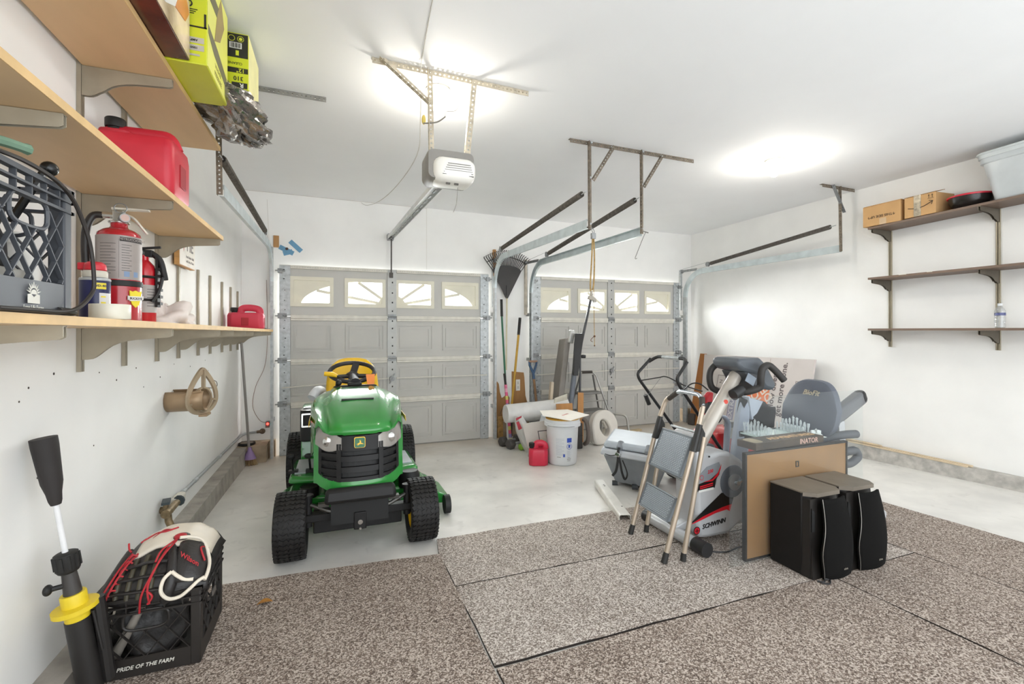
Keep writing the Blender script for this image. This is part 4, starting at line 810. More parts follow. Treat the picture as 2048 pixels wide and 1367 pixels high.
# ---------------------------------------------------------------- lower left wall fittings
t = thing('hose_hanger', 'tan metal hose hanger with an arched front plate on left wall', 'hose hanger', (XL, 3.45, .80)); tanm = mat('hanger_tan', 'a0876a', .45, .3, var=.08)
m = MB(); m.grid(lambda u, v: Vector((XL+.002+.20*v, 3.45+.105*math.sin((u-.5)*PI*1.5), .795-.075*math.cos((u-.5)*PI*1.5)+.01)), 16, 4); part('trough', m, tanm, t, solid=.003, smooth=1)
def arch(s, zoff=0): return [(.135*s*math.cos(a)*(1 if math.sin(a) < 0 else 1-.55*math.sin(a)**2), (.10 if math.sin(a) < 0 else .20)*s*math.sin(a)+zoff) for a in [2*PI*i/40 for i in range(40)]]
hy, hx = Vector((.42, .91, 0)).normalized(), (XL+.185, 3.45, .80)
m = MB(); m.ring(arch(1), arch(.80), hx, hy, Z_, -.014); inn_ = [(.082*math.cos(q), .082*math.sin(q)-.005) for q in [2*PI*i/40 for i in range(40)]]; m.ring(inn_, [(p[0]*.86, p[1]*.86) for p in inn_], hx, hy, Z_, -.012); hv = Vector(hx); m.bar(hv+Z_*.07, hv+Z_*.185, .022, .012, up=hy); m.bar(hv+hy*.075-Z_*.01, hv+hy*.115-Z_*.02, .02, .012); m.bar(hv-hy*.075-Z_*.01, hv-hy*.115-Z_*.02, .02, .012); part('arched_plate', m, mat('hanger_pale', 'b7a48b', .45, .3, var=.06), t)
m = MB(); m.tube([(XL+.004, 3.36, .82), (XL+.19, 3.37, .86)], .009, 8); part('support_rod', m, tanm, t, smooth=1)
part('wall_plate', MB().box((XL+.001, 3.37, .76), (XL+.012, 3.53, .83)), tanm, t)
part('lower_lip', MB().box((XL+.17, 3.40, .695), (XL+.215, 3.50, .708)), tanm, t)
m = MB(); m.tube(bez([(XL+.002, 4.26, .788), (XL+.04, 4.27, .783), (XL+.06, 4.30, .775), (XL+.075, 4.33, .79), (XL+.07, 4.34, .82), (XL+.055, 4.33, .835)]), .0035, 6); single('screw_hook', m, mat('hook_steel', '8f8a80', .4, .6), 'small steel screw hook in the left wall right of the hose hanger', 'hook', smooth=1)
t = thing('hose_spigot', 'brass hose spigot with a dark handle low on left wall', 'spigot', (-.95, 3.33, .09)); brass = mat('brass_old', '8f7c5e', .5, .5, var=.2, vs=30)
m = MB(); m.cyl((XL+.002, 3.30, .17), (-.915, 3.30, .17), .02); m.cyl((-.925, 3.20, .175), (-.925, 3.40, .175), .024, .02); m.tube([(-.925, 3.24, .17), (-.915, 3.22, .13), (-.90, 3.21, .10)], .019, 10); m.cyl((-.94, 3.26, .19), (-.94, 3.26, .225), .014); part('valve_body', m, brass, t, smooth=1)
m = MB(); m.lathe([(.03, 0), (.034, .006), (.03, .016), (.01, .02)], (-.92, 3.42, .178), axis=(.2, 1, 0), seg=10); m.box((-.96, 3.22, .222), (-.92, 3.31, .236), rot=(0, 0, .2)); part('handle', m, mat('handle_dark', '3b4448', .5), t)
m = MB(); m.box((-.965, 3.42, .145), (-.915, 3.56, .195)); part('wrapped_joint', m, mat('wrap_white', 'd3cec3', .7), t, bevel=.012)
t = thing('conduit_pipe', 'grey conduit running along the left wall just above the curb', 'pipe', (XL+.02, 4.6, .10)); cg = mat('conduit_grey', 'a7abac', .45, .2, var=.05)
m = MB(); m.tube(fillet([(XL+.014, 3.56, .165), (XL+.014, 3.75, .150), (XL+.014, 5.70, .105), (XL+.05, 5.784, .108), (XL+.15, 5.784, .115)], .08), .012, 10); part('tube', m, cg, t, smooth=1)
for y, z in ((3.70, .155), (3.98, .145), (4.72, .128)):
    m = MB(); m.cyl((XL+.014, y-.03, z), (XL+.014, y+.03, z-.002), .0145, seg=12); part('coupling', m, mat('conduit_light', 'c2c6c8', .4, .3), t, smooth=1)
m = MB(); m.cyl((XL+.15, 5.784, .115), (XL+.20, 5.784, .118), .016, seg=8); m.lathe([(.02, 0), (.03, .004), (.03, .014), (.012, .016)], (XL+.205, 5.797, .119), axis=(0, -1, 0), seg=14); part('end_fitting', m, mat('fitting_rust', '6d5c4a', .6, .3), t)
# broom, lid, sensor
t = thing('broom', 'broom with grey handle and purple ferrule leaning in the left corner', 'broom', (-.85, 5.50, fz(5.5)))
m = MB(); m.tube([(-.925, 5.47, 1.11), (-.847, 5.42, .0)], .0125, 8); part('handle', m, mat('pole_grey', '8f8a86', .4, .2), t, smooth=1)
m = MB(); m.lathe([(.016, .12), (.02, .09), (.04, .05), (.062, .0)], (-.842, 5.42, -.085), seg=16); part('ferrule', m, mat('ferrule_purple', '9a7fb0', .5), t, smooth=1)
m = MB()
for i in range(90):
    a = random.uniform(0, 2*PI); r = math.sqrt(random.random())*.05; p = Vector((-.842+r*math.cos(a), 5.42+r*.5*math.sin(a), -.08)); m.tube([p, p+Vector((r*math.cos(a)*.5, r*math.sin(a)*.3, -(p.z-fz(5.42))-.0+.002-.08+.08))], .003, 4)
b_ = part('bristles', m, mat('bristle_tan', 'a88d68', .9, var=.2), t); b_['kind'] = 'stuff'
t = thing('round_cover', 'black-rimmed round cover lying on the curb in the left corner', 'cover', (-.90, 5.55, .025))
m = MB(); m.lathe([(.075, .0), (.08, .004), (.08, .022), (.076, .026), (.066, .026), (.064, .020), (.001, .020)], (-.895, 5.60, .022)); part('rim', m, black, t, smooth=1)
m = MB(); m.lathe([(.062, .0), (.062, .002), (.001, .002)], (-.895, 5.60, .043)); part('disc', m, mat('lid_tan', '8d8273', .6), t)
t = thing('safety_sensor', 'door safety sensor with a glowing red light left of the first door', 'sensor', (-.70, 5.72, .17))
m = MB(); m.box((-.735, 5.70, .17), (-.695, 5.76, .235)); m.bar((-.715, 5.755, .20), (-.715, YB-.001, .20), .03, .02); part('sensor_box', m, mat('sensor_grey', '6a6560', .5), t, bevel=.004)
m = MB(); m.ball((-.712, 5.697, .212), .013); part('indicator', m, mat('red_led', 'ff3b30', .4, emit='ff2a22', es=6), t, smooth=1)
m = MB(); m.tube(bez([(-.72, 5.792, .21), (-.80, 5.792, .24), (-.87, 5.792, .40), (-.84, 5.792, .62), (-.75, 5.792, .85), (-.725, 5.792, 1.2), (-.735, 5.792, 1.8)]), .0025, 5); part('sensor_wire', m, mat('wire_brown', '8a6a58', .6), t, smooth=1)
# blue tape and wood scrap over the first door
t = thing('painter_tape', 'torn patches of blue painter tape on the wall above the first door', 'tape', (-.50, YB-.002, 2.1))
m = MB()
for dx, dz, L_, a in ((-.035, -.02, .16, .45), (.06, .03, .16, .75), (-.02, -.045, .10, -.3)):
    c_, s_ = math.cos(-a), math.sin(-a); hw = .026
    m.prism([(dx-L_/2*c_-hw*s_*-1, dz-L_/2*s_-hw*c_), (dx+L_/2*c_+hw*s_, dz+L_/2*s_-hw*c_), (dx+L_/2*c_-hw*s_, dz+L_/2*s_+hw*c_), (dx-L_/2*c_-hw*s_, dz-L_/2*s_+hw*c_)], (-.50, YB-.0015, 2.165), X_, Z_, .0012+.0003*dx)
part('tape_strip', m, mat('tape_blue', '6d9fc0', .6, var=.08), t)
m = MB(); m.ball((-.53, YB-.012, 2.16), .016, sc=(1, .5, .9)); part('cable_stub', m, mat('stub_dark', '4a3a34', .7), t)
m = MB(); m.box((-.665, YB-.02, 2.17), (-.61, YB-.001, 2.30)); single('wood_block', m, mat('wood_raw', 'b98c5c', .75, var=.12, stretch=(1, 1, .2)), 'raw wood block on the wall at top of the left track curve', 'block')
# ---------------------------------------------------------------- batting tee, crate with gloves
t = thing('batting_tee', 'black and yellow batting tee leaning against the left wall beside the crate', 'batting tee', (-.80, 2.05, fz(2.05)))
T0 = Vector((-.925, 2.015, .873)); T1 = Vector((-.80, 2.03, fz(2.03)+.03)); ax = (T1-T0)
P = lambda k: T0+ax*k
m = MB(); m.tube([P(0), P(.03), P(.11), P(.17), P(.21), P(.24), P(.255)], [.036, .036, .032, .029, .021, .018, .014], 16); part('rubber_cone', m, mat('tee_rubber', '2a2625', .7, var=.1), t, smooth=1)
m = MB(); m.tube([P(.25), P(.47)], .0085, 10); part('shaft', m, mat('tee_white', 'e9e9ea', .35), t, smooth=1)
m = MB(); m.tube([P(.44), P(.445), P(.505), P(.515), P(.52)], [.024, .033, .033, .028, .018], 14); 
for i in range(10):
    x, y, d = frame(ax); q = x*math.cos(2*PI*i/10)+y*math.sin(2*PI*i/10); m.bar(P(.45)+q*.032, P(.50)+q*.032, .008, .008)
part('adjusting_knob', m, black, t, smooth=1)
m = MB(); m.tube([P(.515), P(.63)], [.02, .027], 12); part('collar_tube', m, mat('tee_grey', '3d3a38', .5), t, smooth=1)
m = MB(); q = P(.565); m.tube([q, q+Vector((-.045, -.02, 0))], .009, 8); m.ball(q+Vector((-.052, -.024, 0)), .018, sc=(.7, 1, 1)); part('clamp_screw', m, black, t, smooth=1)
m = MB(); m.tube([P(.60), P(.605), P(.645), P(.648), P(.665), P(.668), P(.70)], [.034, .036, .036, .064, .064, .036, .034], 20); part('yellow_collar', m, mat('tee_yellow', 'e8cc2a', .45), t, smooth=1)
m = MB(); m.tube([P(.70), P(.985)], .036, 18); part('base_tube', m, mat('tee_black', '211f1e', .45), t, smooth=1)
m = MB(); m.tube([P(.68)+Vector((.045, 0, 0)), P(.84)+Vector((.05, 0, 0))], .005, 8); m.tube([P(.64)+Vector((.055, .02, 0)), P(.97)+Vector((.045, .02, 0))], .02, 10); part('spare_rod', m, mat('tee_black', '211f1e'), t)
bk = mat('crate_black', '26221f', .5, var=.08, vs=10)
zc_ = fz(2.1)+.012; CX0, CX1, CY0, CY1, CH = -.845, -.492, 2.098, 2.458, .293
t = thing('milk_crate', 'black milk crate lettered PRIDE OF THE FARM, on carpet, holding gloves', 'crate', ((CX0+CX1)/2, (CY0+CY1)/2, zc_))
crate(t, CX0, CY0, CX1, CY1, zc_, CH, bk)
m = MB(); m.text('PRIDE OF THE FARM', .0195, (-.668, CY0-.001, zc_+.036), X_, Z_, .0006, bold=True, shear=.25); part('lettering', m, mat('emblem_white', 'd9d6cc'), t)
m = MB(); m.box((CX1-.001, 2.27, zc_+.165), (CX1+.004, 2.32, zc_+.185)); part('side_tag', m, mat('tag_grey', '6b645e', .5), t)
# gloves
lace = mat('lace_red', 'b3262f', .6); leather = mat('leather_black', '2b2827', .45, var=.12, vs=20, bump=.2, bs=90); cream = mat('leather_cream', 'e6dccb', .5, var=.05)
G = thing('baseball_glove', 'black and cream baseball glove with red laces on top of the black crate', 'baseball glove', (-.68, 2.26, zc_+CH-.02)); gz = zc_+CH
def gh(x):   # height of the glove's back over its length
    k = [(-.83, .03), (-.80, .075), (-.74, .125), (-.66, .15), (-.58, .145), (-.52, .115), (-.47, .05)]
    for (xa, ha), (xb, hb_) in zip(k, k[1:]):
        if x <= xb: u = max(0, (x-xa)/(xb-xa)); u = u*u*(3-2*u); return ha+(hb_-ha)*u
    return .05
def GP(x, t, off=0.):
    a = t*PI/2; h = gh(x); bow = .025*math.sin((x+.8)/.33*PI)
    return Vector((x, 2.125-bow*math.cos(a)+.19*(1-math.cos(a))-off*math.cos(a)*.8, gz-.01+h*math.sin(a)+off*math.sin(a)*.8+off*.3))
def gpatch(x0, x1, t0, t1, off, nu=16, nv=12): return MB().grid(lambda u, v: GP(x0+(x1-x0)*u, t0+(t1-t0)*v, off), nu, nv)
part('palm_pad', gpatch(-.82, -.475, -.12, 1.35, 0, 30, 20), leather, G, smooth=1, solid=.016)
cr = MB().grid(lambda u, v: GP(-.735+.245*u, (.60-.06*u+.10*math.sin(PI*u))+(1.3-.6)*v, .010+.004*math.sin(PI*u)), 18, 10); part('back_panel', cr, cream, G, smooth=1, solid=.010)
olive = mat('web_olive', '4b4636', .6, var=.15)
for x in (-.752, -.715, -.678, -.642): part('web_bar', MB().tube([GP(x-.012*(1-t), t, .013) for t in (.0, .15, .3, .45, .58)], .0085, 8), olive, G, smooth=1)
for t in (.12, .30, .47): part('web_strap', MB().tube([GP(-.785+.175*i/8, t-.02*i/8, .021) for i in range(9)], .0095, 8, flat=.6), leather, G, smooth=1)
part('thumb_stall', MB().tube([GP(-.60+.012*math.sin(6*t), t, .014) for t in [i/10*.78-.1 for i in range(11)]], [.016, .019, .021, .022, .022, .022, .021, .02, .018, .015, .008], 10), leather, G, smooth=1)
part('finger_stall', MB().tube([GP(-.80+.03*t, t, .010) for t in [i/8*.95-.05 for i in range(9)]], .017, 10), leather, G, smooth=1)
part('wrist_strap', MB().grid(lambda u, v: GP(-.585+.105*u, .14+.55*v, .018+.022*math.sin(PI*u)), 14, 10), leather, G, smooth=1, solid=.008)
for pts in ([(-.588, .70), (-.550, .74), (-.510, .72), (-.482, .58), (-.474, .38), (-.480, .16)], [(-.585, .28), (-.607, .20), (-.612, .06), (-.590, -.05), (-.555, -.06), (-.525, .02), (-.500, .13), (-.482, .22)], [(-.585, .28), (-.565, .22), (-.54, .17), (-.515, .16)]):
    part('cream_binding', MB().tube(bez([GP(x, t, .040) for x, t in pts], 6), .0065, 8), cream, G, smooth=1)
bd = part('round_patch', MB().ball(GP(-.592, .80, .018), .030, sc=(1, .8, .5)), leather, G, smooth=1)
part('red_centre', MB().ball(GP(-.594, .785, .024), .024, sc=(1, .8, .5)), lace, bd, smooth=1)
c_ = GP(-.535, .42, .050); part('lettering', MB().text('Wilson', .027, c_, GP(-.50, .36, .05)-GP(-.57, .46, .05), GP(-.535, .60, .05)-GP(-.535, .24, .05), .0012, bold=True), lace, G)
for pts in ([(-.745, .68, .02), (-.765, .50, .03), (-.79, .28, .03), (-.812, .06, .03), (-.845, -.02, .03)], [(-.725, .66, .02), (-.745, .45, .032), (-.775, .22, .032), (-.79, .02, .03)], [(-.60, .70, .03), (-.625, .48, .038), (-.65, .26, .036), (-.675, .04, .03), (-.685, -.22, .03)], [(-.62, .60, .03), (-.635, .40, .038), (-.655, .15, .036), (-.65, -.08, .03)], [(-.60, .72, .03), (-.635, .56, .036), (-.645, .42, .036)],
            [(-.755, .74, .02), (-.765, .78, .035), (-.772, .84, .055)], [(-.745, .93, .012), (-.70, 1.0, .018), (-.66, .93, .02), (-.625, 1.02, .02)], [(-.70, .90, .014), (-.67, .97, .02), (-.64, .96, .02)], [(-.495, .72, .03), (-.51, .60, .045), (-.49, .48, .045)], [(-.66, .10, .03), (-.64, .02, .034), (-.655, -.08, .034)]):
    part('red_lace', MB().tube(bez([GP(*q) for q in pts], 5), .0036, 6), lace, G, smooth=1)
for i in range(7): part('red_lace', MB().tube(bez([GP(-.795+.008*i, .08+.085*i, .022), GP(-.782+.008*i, .11+.085*i, .03), GP(-.77+.008*i, .10+.085*i, .02)], 3), .0036, 6), lace, G, smooth=1)
G2 = thing('baseball_glove', 'older black leather glove tucked behind the cream one at crate back', 'baseball glove', (-.62, 2.40, gz-.02))
m = MB()
for i in range(4): m.tube(bez([(-.56-.02*i, 2.38, gz+.03), (-.60-.025*i, 2.43, gz+.075), (-.66-.03*i, 2.45, gz+.05), (-.70-.03*i, 2.42+.01*i, gz+.01)], 5), [.024]*14+[.018, .01], 10)
part('finger_stall', m, leather, G2, smooth=1)
m = MB(); m.grid(lambda u, v: Vector((-.64+.12*u, 2.36+.09*v, gz+.02+.085*math.sin(PI*(.15+.7*v))*(1-.5*u))), 10, 8); part('palm_pad', m, leather, G2, smooth=1, solid=.02)
m = MB(); m.tube(bez([(-.62, 2.355, gz+.06), (-.59, 2.36, gz+.095), (-.56, 2.36, gz+.07), (-.545, 2.36, gz+.03)]), .005, 6); part('tan_binding', m, mat('leather_tan', 'b79063', .5), G2, smooth=1)
single('catcher_mitt', blob((-.70, 2.27, zc_+.01), .12, .13, .17, .35, 9, 28, 14), leather, 'dark mitt showing through the lattice low inside the black crate', 'mitt', smooth=60)
m = MB(); m.tube([(-.80, 2.15, zc_+.02), (-.68, 2.135, zc_+.26)], [.02, .012], 10); single('ball_pump', m, mat('pump_grey', '8c857c', .5), 'grey pump standing inside the front of the black crate', 'pump', smooth=1)
# ================================================================ riding mower (local frame: x right, y towards the doors, z up from the slab)
jg = mat('mower_green', '2f8a3a', .2, coat=.6, var=.03); jy = mat('mower_yellow', 'ecbd1e', .35, var=.03); jb = mat('mower_black', '1c1b1b', .48, spec=.35, var=.08); jk = mat('mower_dark', '151515', .6)
tirem = mat('tire_rubber', '1c1a19', .62, spec=.4, var=.12, vs=40)
T = thing('riding_mower', 'green riding lawn mower with yellow seat, facing the camera', 'riding mower', (.127, 2.95, fz(2.95)+.001), rot=(-.0283, 0, 0))
TM_ = MW[T.name]
def L(): return MB(TM_)
def wheel(x, y, r, w, out):
    m = L(); h = w/2; prof = [(r*.56, -h*.82), (r*.74, -h*.98), (r*.88, -h*.98), (r*.955, -h*.82), (r*.968, -h*.45), (r*.972, 0), (r*.968, h*.45), (r*.955, h*.82), (r*.88, h*.98), (r*.74, h*.98), (r*.56, h*.82)]
    m.lathe(prof, (x, y, r), axis=(1, 0, 0), seg=48, cap=False)
    n_ = int(2*PI*r/.030)
    for k in range(n_):
        for j in range(6):
            a0 = 2*PI*(k+(.0 if j % 2 else .38))/n_; a1 = 2*PI*(k+(.38 if j % 2 else .0))/n_
            xa = -h*.93+2*h*.93*j/6+.003; xb = -h*.93+2*h*.93*(j+1)/6-.003
            def P(xx, a): rr = r*(.976-.03*abs(xx/h)**4); return (x+xx, y+rr*math.cos(a), r+rr*math.sin(a))
            m.bar(P(xa, a0), P(xb, a1), .021, .010, up=(0, math.cos(a0), math.sin(a0)))
    w_ = part('tire', m, tirem, T)
    m = L(); m.lathe([(r*.57, -h*.8), (r*.57, h*.8)], (x, y, r), axis=(1, 0, 0), seg=32, cap=False); m.lathe([(r*.57, h*.45*out), (r*.45, h*.2*out), (r*.2, h*.3*out), (r*.15, h*.6*out), (.001, h*.62*out)], (x, y, r), axis=(1, 0, 0), seg=32, cap=False); part('rim', m, jy, w_, smooth=1)
for sx in (-1, 1): wheel(.373*sx, 0, .19, .17, sx); wheel(.408*sx, 1.27, .255, .19, sx)
def F(x, z): return -.165+.12*min(1.2, abs(x)/.25)**2.4+.12*max(0, z-.42)
def strip(mb, x0, x1, lo, hi, off=0., dep=.02, n_=14, nz=4):
    """a curved panel following the nose of the hood"""
    vs = []; N_ = n_+1
    for k in (0, 1):
        for j in range(nz+1):
            for i in range(N_):
                x = x0+(x1-x0)*i/n_; z = lo(x)+(hi(x)-lo(x))*j/nz; vs.append((x, F(x, z)-off+dep*k, z))
    W = N_*(nz+1); fs = []
    for k in (0, 1):
        for j in range(nz):
            for i in range(n_): a = k*W+j*N_+i; fs.append((a, a+1, a+N_+1, a+N_))
    for i in range(n_): fs += [(i, i+1, W+i+1, W+i), (nz*N_+i, nz*N_+i+1, W+nz*N_+i+1, W+nz*N_+i)]
    for j in range(nz): fs += [(j*N_, (j+1)*N_, W+(j+1)*N_, W+j*N_), (j*N_+n_, (j+1)*N_+n_, W+(j+1)*N_+n_, W+j*N_+n_)]
    return mb.add(vs, fs)
# hood: lofted body with a sloping top and rounded shoulders
def hsec(y, w, wt, zb, zs, zt):
    half = [(w, zb), (w*1.0, zs-.05), (w*.985, zs), (w*.93, zs+.03), ((w+wt)/2*.98, zs+(zt-zs)*.62), (wt*1.02, zt-.022), (wt*.93, zt-.004), (wt*.6, zt), (wt*.55, zt-.004), (0, zt-.002)]
    pts = [(-p[0], p[1]) for p in half]+[p for p in half[::-1][1:]]
    return [Vector((p[0], y+(.11*min(1.2, abs(p[0])/.25)**2.4 if y < .1 else .11*max(0, (.3-y)/.2)*min(1.2, abs(p[0])/.25)**2.4 if y < .3 else 0), p[1])) for p in pts]
m = L(); S = [hsec(-.155, .243, .165, .705, .735, .715), hsec(-.15, .246, .17, .70, .765, .745), hsec(-.10, .25, .175, .60, .785, .775), hsec(0, .268, .19, .56, .80, .815), hsec(.15, .282, .20, .52, .825, .862), hsec(.30, .285, .19, .52, .84, .895), hsec(.45, .275, .175, .52, .845, .918), hsec(.56, .262, .165, .52, .84, .928), hsec(.60, .25, .15, .52, .82, .915)]
# first two sections keep the open front lip
S[0] = [Vector((v.x, v.y, max(v.z, .70+.05*(abs(v.x)/.243)**3))) for v in S[0]]; S[1] = [Vector((v.x, v.y, max(v.z, .70+.05*(abs(v.x)/.243)**3))) for v in S[1]]
S[2] = [Vector((v.x, v.y, max(v.z, .62))) for v in S[2]]
n_ = len(S[0]); vs = [v for s_ in S for v in s_]; fs = [(i*n_+j, i*n_+j+1, (i+1)*n_+j+1, (i+1)*n_+j) for i in range(len(S)-1) for j in range(n_-1)]
m.add(vs, fs); hood = part('hood', m, jg, T, smooth=60, solid=.006)
m = L(); m.box((-.10, .20, .868), (.10, .212, .882), rot=(.2, 0, 0)); part('hood_slot', m, jk, hood)
for sx in (-1, 1):
    m = L(); m.add([(.283*sx, .02, .745), (.2865*sx, .50, .765), (.2865*sx, .50, .785), (.2835*sx, .06, .775)], [(0, 1, 2, 3)]); part('yellow_stripe', m, jy, hood, solid=.003)
lo_g = lambda x: .448+.05*(abs(x)/.235)**5
m = L()   # green surround: two cheeks and a chin
strip(m, -.255, .255, lambda x: .385+.06*(abs(x)/.255)**4, lambda x: lo_g(x)+.004, 0, .05)
strip(m, -.255, -.226, lambda x: .43, lambda x: .70, -.004, .05, 4); strip(m, .226, .255, lambda x: .43, lambda x: .70, -.004, .05, 4); part('grille_surround', m, jg, T, smooth=1)
m = L(); strip(m, -.228, .228, lo_g, lambda x: .70, -.022, .03); gr = part('grille', m, jk, T)
m = L()   # louvre bars and frame of the grille
zs_ = [(.448, .468), (.497, .528), (.558, .588), (.618, .703)]
for a, b in zs_: strip(m, -.112, .112, (lambda x, a=a: max(a, lo_g(x))), (lambda x, b=b: b), .002, .024, 8, 2)
for sx in (-1, 1):
    for a, b in ((.45, .472), (.494, .516), (.537, .559), (.58, .602), (.622, .64)):
        x0, x1 = (.118, .226) if sx > 0 else (-.226, -.118)
        strip(m, x0, x1, (lambda x, a=a: max(lo_g(x), a+.06*(abs(x)-.118))), (lambda x, b=b: max(lo_g(x)+.004, b+.07*(abs(x)-.118))), .0, .022, 6, 2)
    x0, x1 = (.105, .130) if sx > 0 else (-.130, -.105); strip(m, x0, x1, lo_g, lambda x: .66, .008, .03, 3)
    x0, x1 = (.212, .228) if sx > 0 else (-.228, -.212); strip(m, x0, x1, lo_g, lambda x: .65, .002, .025, 3)
part('louvre', m, jb, gr, smooth=1)
for sx in (-1, 1):   # headlamps
    x0, x1 = (.106, .243) if sx > 0 else (-.243, -.106)
    lo = lambda x: .632-.012*max(0, 1-abs(abs(x)-.17)/.06)+.02*max(0, (abs(x)-.2)/.04); hi = lambda x: .69+.078*(max(0, abs(x)-.106)/.137)**.9
    m = L(); strip(m, x0, x1, lo, hi, .003, .02, 10); hl = part('headlamp', m, mat('lamp_reflector', 'b9b3ac', .25, .5, var=.2, vs=14), T, smooth=1)
    m = L(); strip(m, x0-.004, x1+.004, lambda x: lo(x)-.004, lambda x: hi(x)+.004, .008, .004, 10); part('lens', m, thin_glass('lamp_lens', (.93, .92, .9), .22, haze=.25, dcol='cfcac4'), hl, smooth=1)
    m = L(); xm = (x0+x1)/2; m.lathe([(.03, 0), (.022, .006), (.001, .01)], (xm, F(xm, .67)-.004, .672), axis=(0, -1, 0), seg=16); part('bulb_reflector', m, chr_, hl, smooth=1)
# badge: rounded square, gold rim, leaping deer
bo = Vector((-.004, -.168, .668)); bx, bz = X_, Vector((0, .12, 1)).normalized()
def wpt(v): return tuple(v)
m = L(); m.prism(rrect(-.031, -.030, .031, .031, .010), bo+Vector((0, .012, 0)), bx, bz, .012); em = part('emblem', m, jy, T)
m = L(); m.prism(rrect(-.0275, -.0265, .0275, .0275, .008), bo, bx, bz, .002); part('emblem_field', m, mat('badge_green', '17643a', .35), em)
m = L(); m.prism([(.82*p_[0], .82*p_[1]) for p_ in [(-.026, -.010), (-.016, -.006), (-.008, -.001), (-.002, .001), (.000, .010), (-.003, .020), (-.001, .021), (.002, .013), (.004, .021), (.006, .012), (.010, .010), (.008, .006), (.008, .0), (.014, -.003), (.022, -.006), (.027, -.012), (.018, -.010), (.010, -.009), (.002, -.009), (-.004, -.012), (-.010, -.016), (-.020, -.017), (-.012, -.012), (-.016, -.010)]], bo-Vector((0, .002, 0)), bx, bz, .002); part('deer_mark', m, jy, em)
m = L(); m.hexa([(-.195, -.215, .345), (.20, -.215, .345), (.20, -.15, .335), (-.195, -.15, .335), (-.185, -.205, .425), (.19, -.205, .425), (.19, -.15, .425), (-.185, -.15, .425)]); part('front_bumper', m, jb, T, bevel=.02)
m = L(); m.box((-.16, -.12, .20), (.16, .9, .36)); m.box((-.14, .0, .36), (.14, .55, .52)); part('chassis', m, jk, T)
m = L(); m.hexa([(-.31, -.035, .20), (.31, -.035, .20), (.31, .035, .20), (-.31, .035, .20), (-.31, -.035, .245), (.31, -.035, .245), (.31, .035, .245), (-.31, .035, .245)]); m.box((-.035, -.13, .16), (.035, .06, .26)); m.box((-.26, .06, .10), (.26, .10, .24)); part('front_axle', m, jb, T, bevel=.006)
for sx in (-1, 1):
    m = L(); m.cyl((.285*sx, 0, .17), (.285*sx, 0, .345), .022); m.cyl((.285*sx, 0, .345), (.285*sx, 0, .355), .03); m.cyl((.285*sx, 0, .19), (.37*sx, 0, .19), .016); part('spindle', m, jb, T, smooth=1)
    m = L(); m.tube([(.27*sx, -.02, .30), (.18*sx, -.05, .265), (.12*sx, -.06, .25)], .012, 8); m.box((.20*sx-.03, -.06, .29), (.20*sx+.03, -.02, .31)); part('steering_link', m, mat('link_steel', '55534f', .35, .7), T)
m = L(); m.cyl((0, -.14, .205), (0, -.125, .205), .014, seg=10); m.cyl((0, -.14, .168), (0, -.12, .168), .007, seg=8); part('pivot_bolt', m, chr_, T)
# deck
m = L(); dk = rrect(-.50, .32, .56, .98, .22, 6); m.prism(dk, (0, 0, .075), X_, Y_, .10); m.prism(rrect(-.44, .40, .50, .92, .2, 6), (0, 0, .17), X_, Y_, .05); part('mower_deck', m, jg, T, bevel=.015)
m = L(); m.hexa([(.52, .40, .07), (.66, .44, .05), (.66, .80, .05), (.52, .84, .07), (.52, .40, .17), (.655, .44, .10), (.655, .80, .10), (.52, .84, .17)]); part('discharge_chute', m, jg, T, bevel=.01)
m = L(); m.cyl((.60, .36, .07), (.64, .36, .07), .065); part('gauge_wheel', m, jk, T, smooth=1)
m = L(); m.cyl((.44, .25, .17), (.44, .25, .26), .017); m.cyl((.44, .25, .255), (.44, .25, .28), .024); part('deck_post', m, jb, T, smooth=1)
each('pulley_cover', [L().lathe([(.075, .215), (.075, .30), (.06, .325), (.001, .33)], (.36, .42, 0)), L().lathe([(.06, .215), (.06, .28), (.001, .29)], (-.30, .45, 0))], jb, T, smooth=1)
# body: foot boards, fenders, dash, seat, wheel
for sx in (-1, 1):
    m = L(); m.hexa([(.24*sx, .42, .30), (.44*sx, .47, .30), (.44*sx, 1.0, .30), (.24*sx, 1.0, .30), (.24*sx, .42, .345), (.425*sx, .49, .345), (.425*sx, 1.0, .345), (.24*sx, 1.0, .345)]); part('foot_board', m, jg, T, bevel=.02)
    m = L(); m.box((min(.25*sx, .40*sx), .55, .345), (max(.25*sx, .40*sx), .95, .352)); part('foot_pad', m, mat('pad_grey', 'b9bcc2', .4), T)
    prof = [(.92, .345), (.98, .36), (1.0, .55), (1.06, .68), (1.2, .735), (1.4, .73), (1.52, .66), (1.56, .50), (1.54, .48), (1.50, .60), (1.4, .68), (1.2, .685), (1.1, .64), (1.05, .52), (1.03, .345)]
    m = L(); m.prism(prof, (.20 if sx > 0 else -.39, 0, 0), Y_, Z_, .19); part('fender', m, jg, T, bevel=.012)
    m = L(); m.box((min(.20*sx, .24*sx), .88, .34), (max(.20*sx, .24*sx), 1.5, .70)); part('side_skirt', m, jg, T)
m = L(); m.box((-.22, .85, .30), (.22, 1.5, .62)); part('tunnel', m, jk, T)
m = L(); m.prism(rrect(-.39, .86, -.265, 1.02, .04), (0, 0, .50), X_, Y_, .235); cp = part('cup_bin', m, jb, T, bevel=.01)
m = L(); m.ring(rrect(-.385, .865, -.27, 1.015, .04), rrect(-.37, .88, -.285, 1.0, .03), (0, 0, .735), X_, Y_, .006); m.ring(rrect(-.378, .61, -.285, .715, .008), rrect(-.367, .622, -.296, .704, .006), (0, .858, 0), X_, Z_, .003); part('bright_edge', m, chr_, cp)
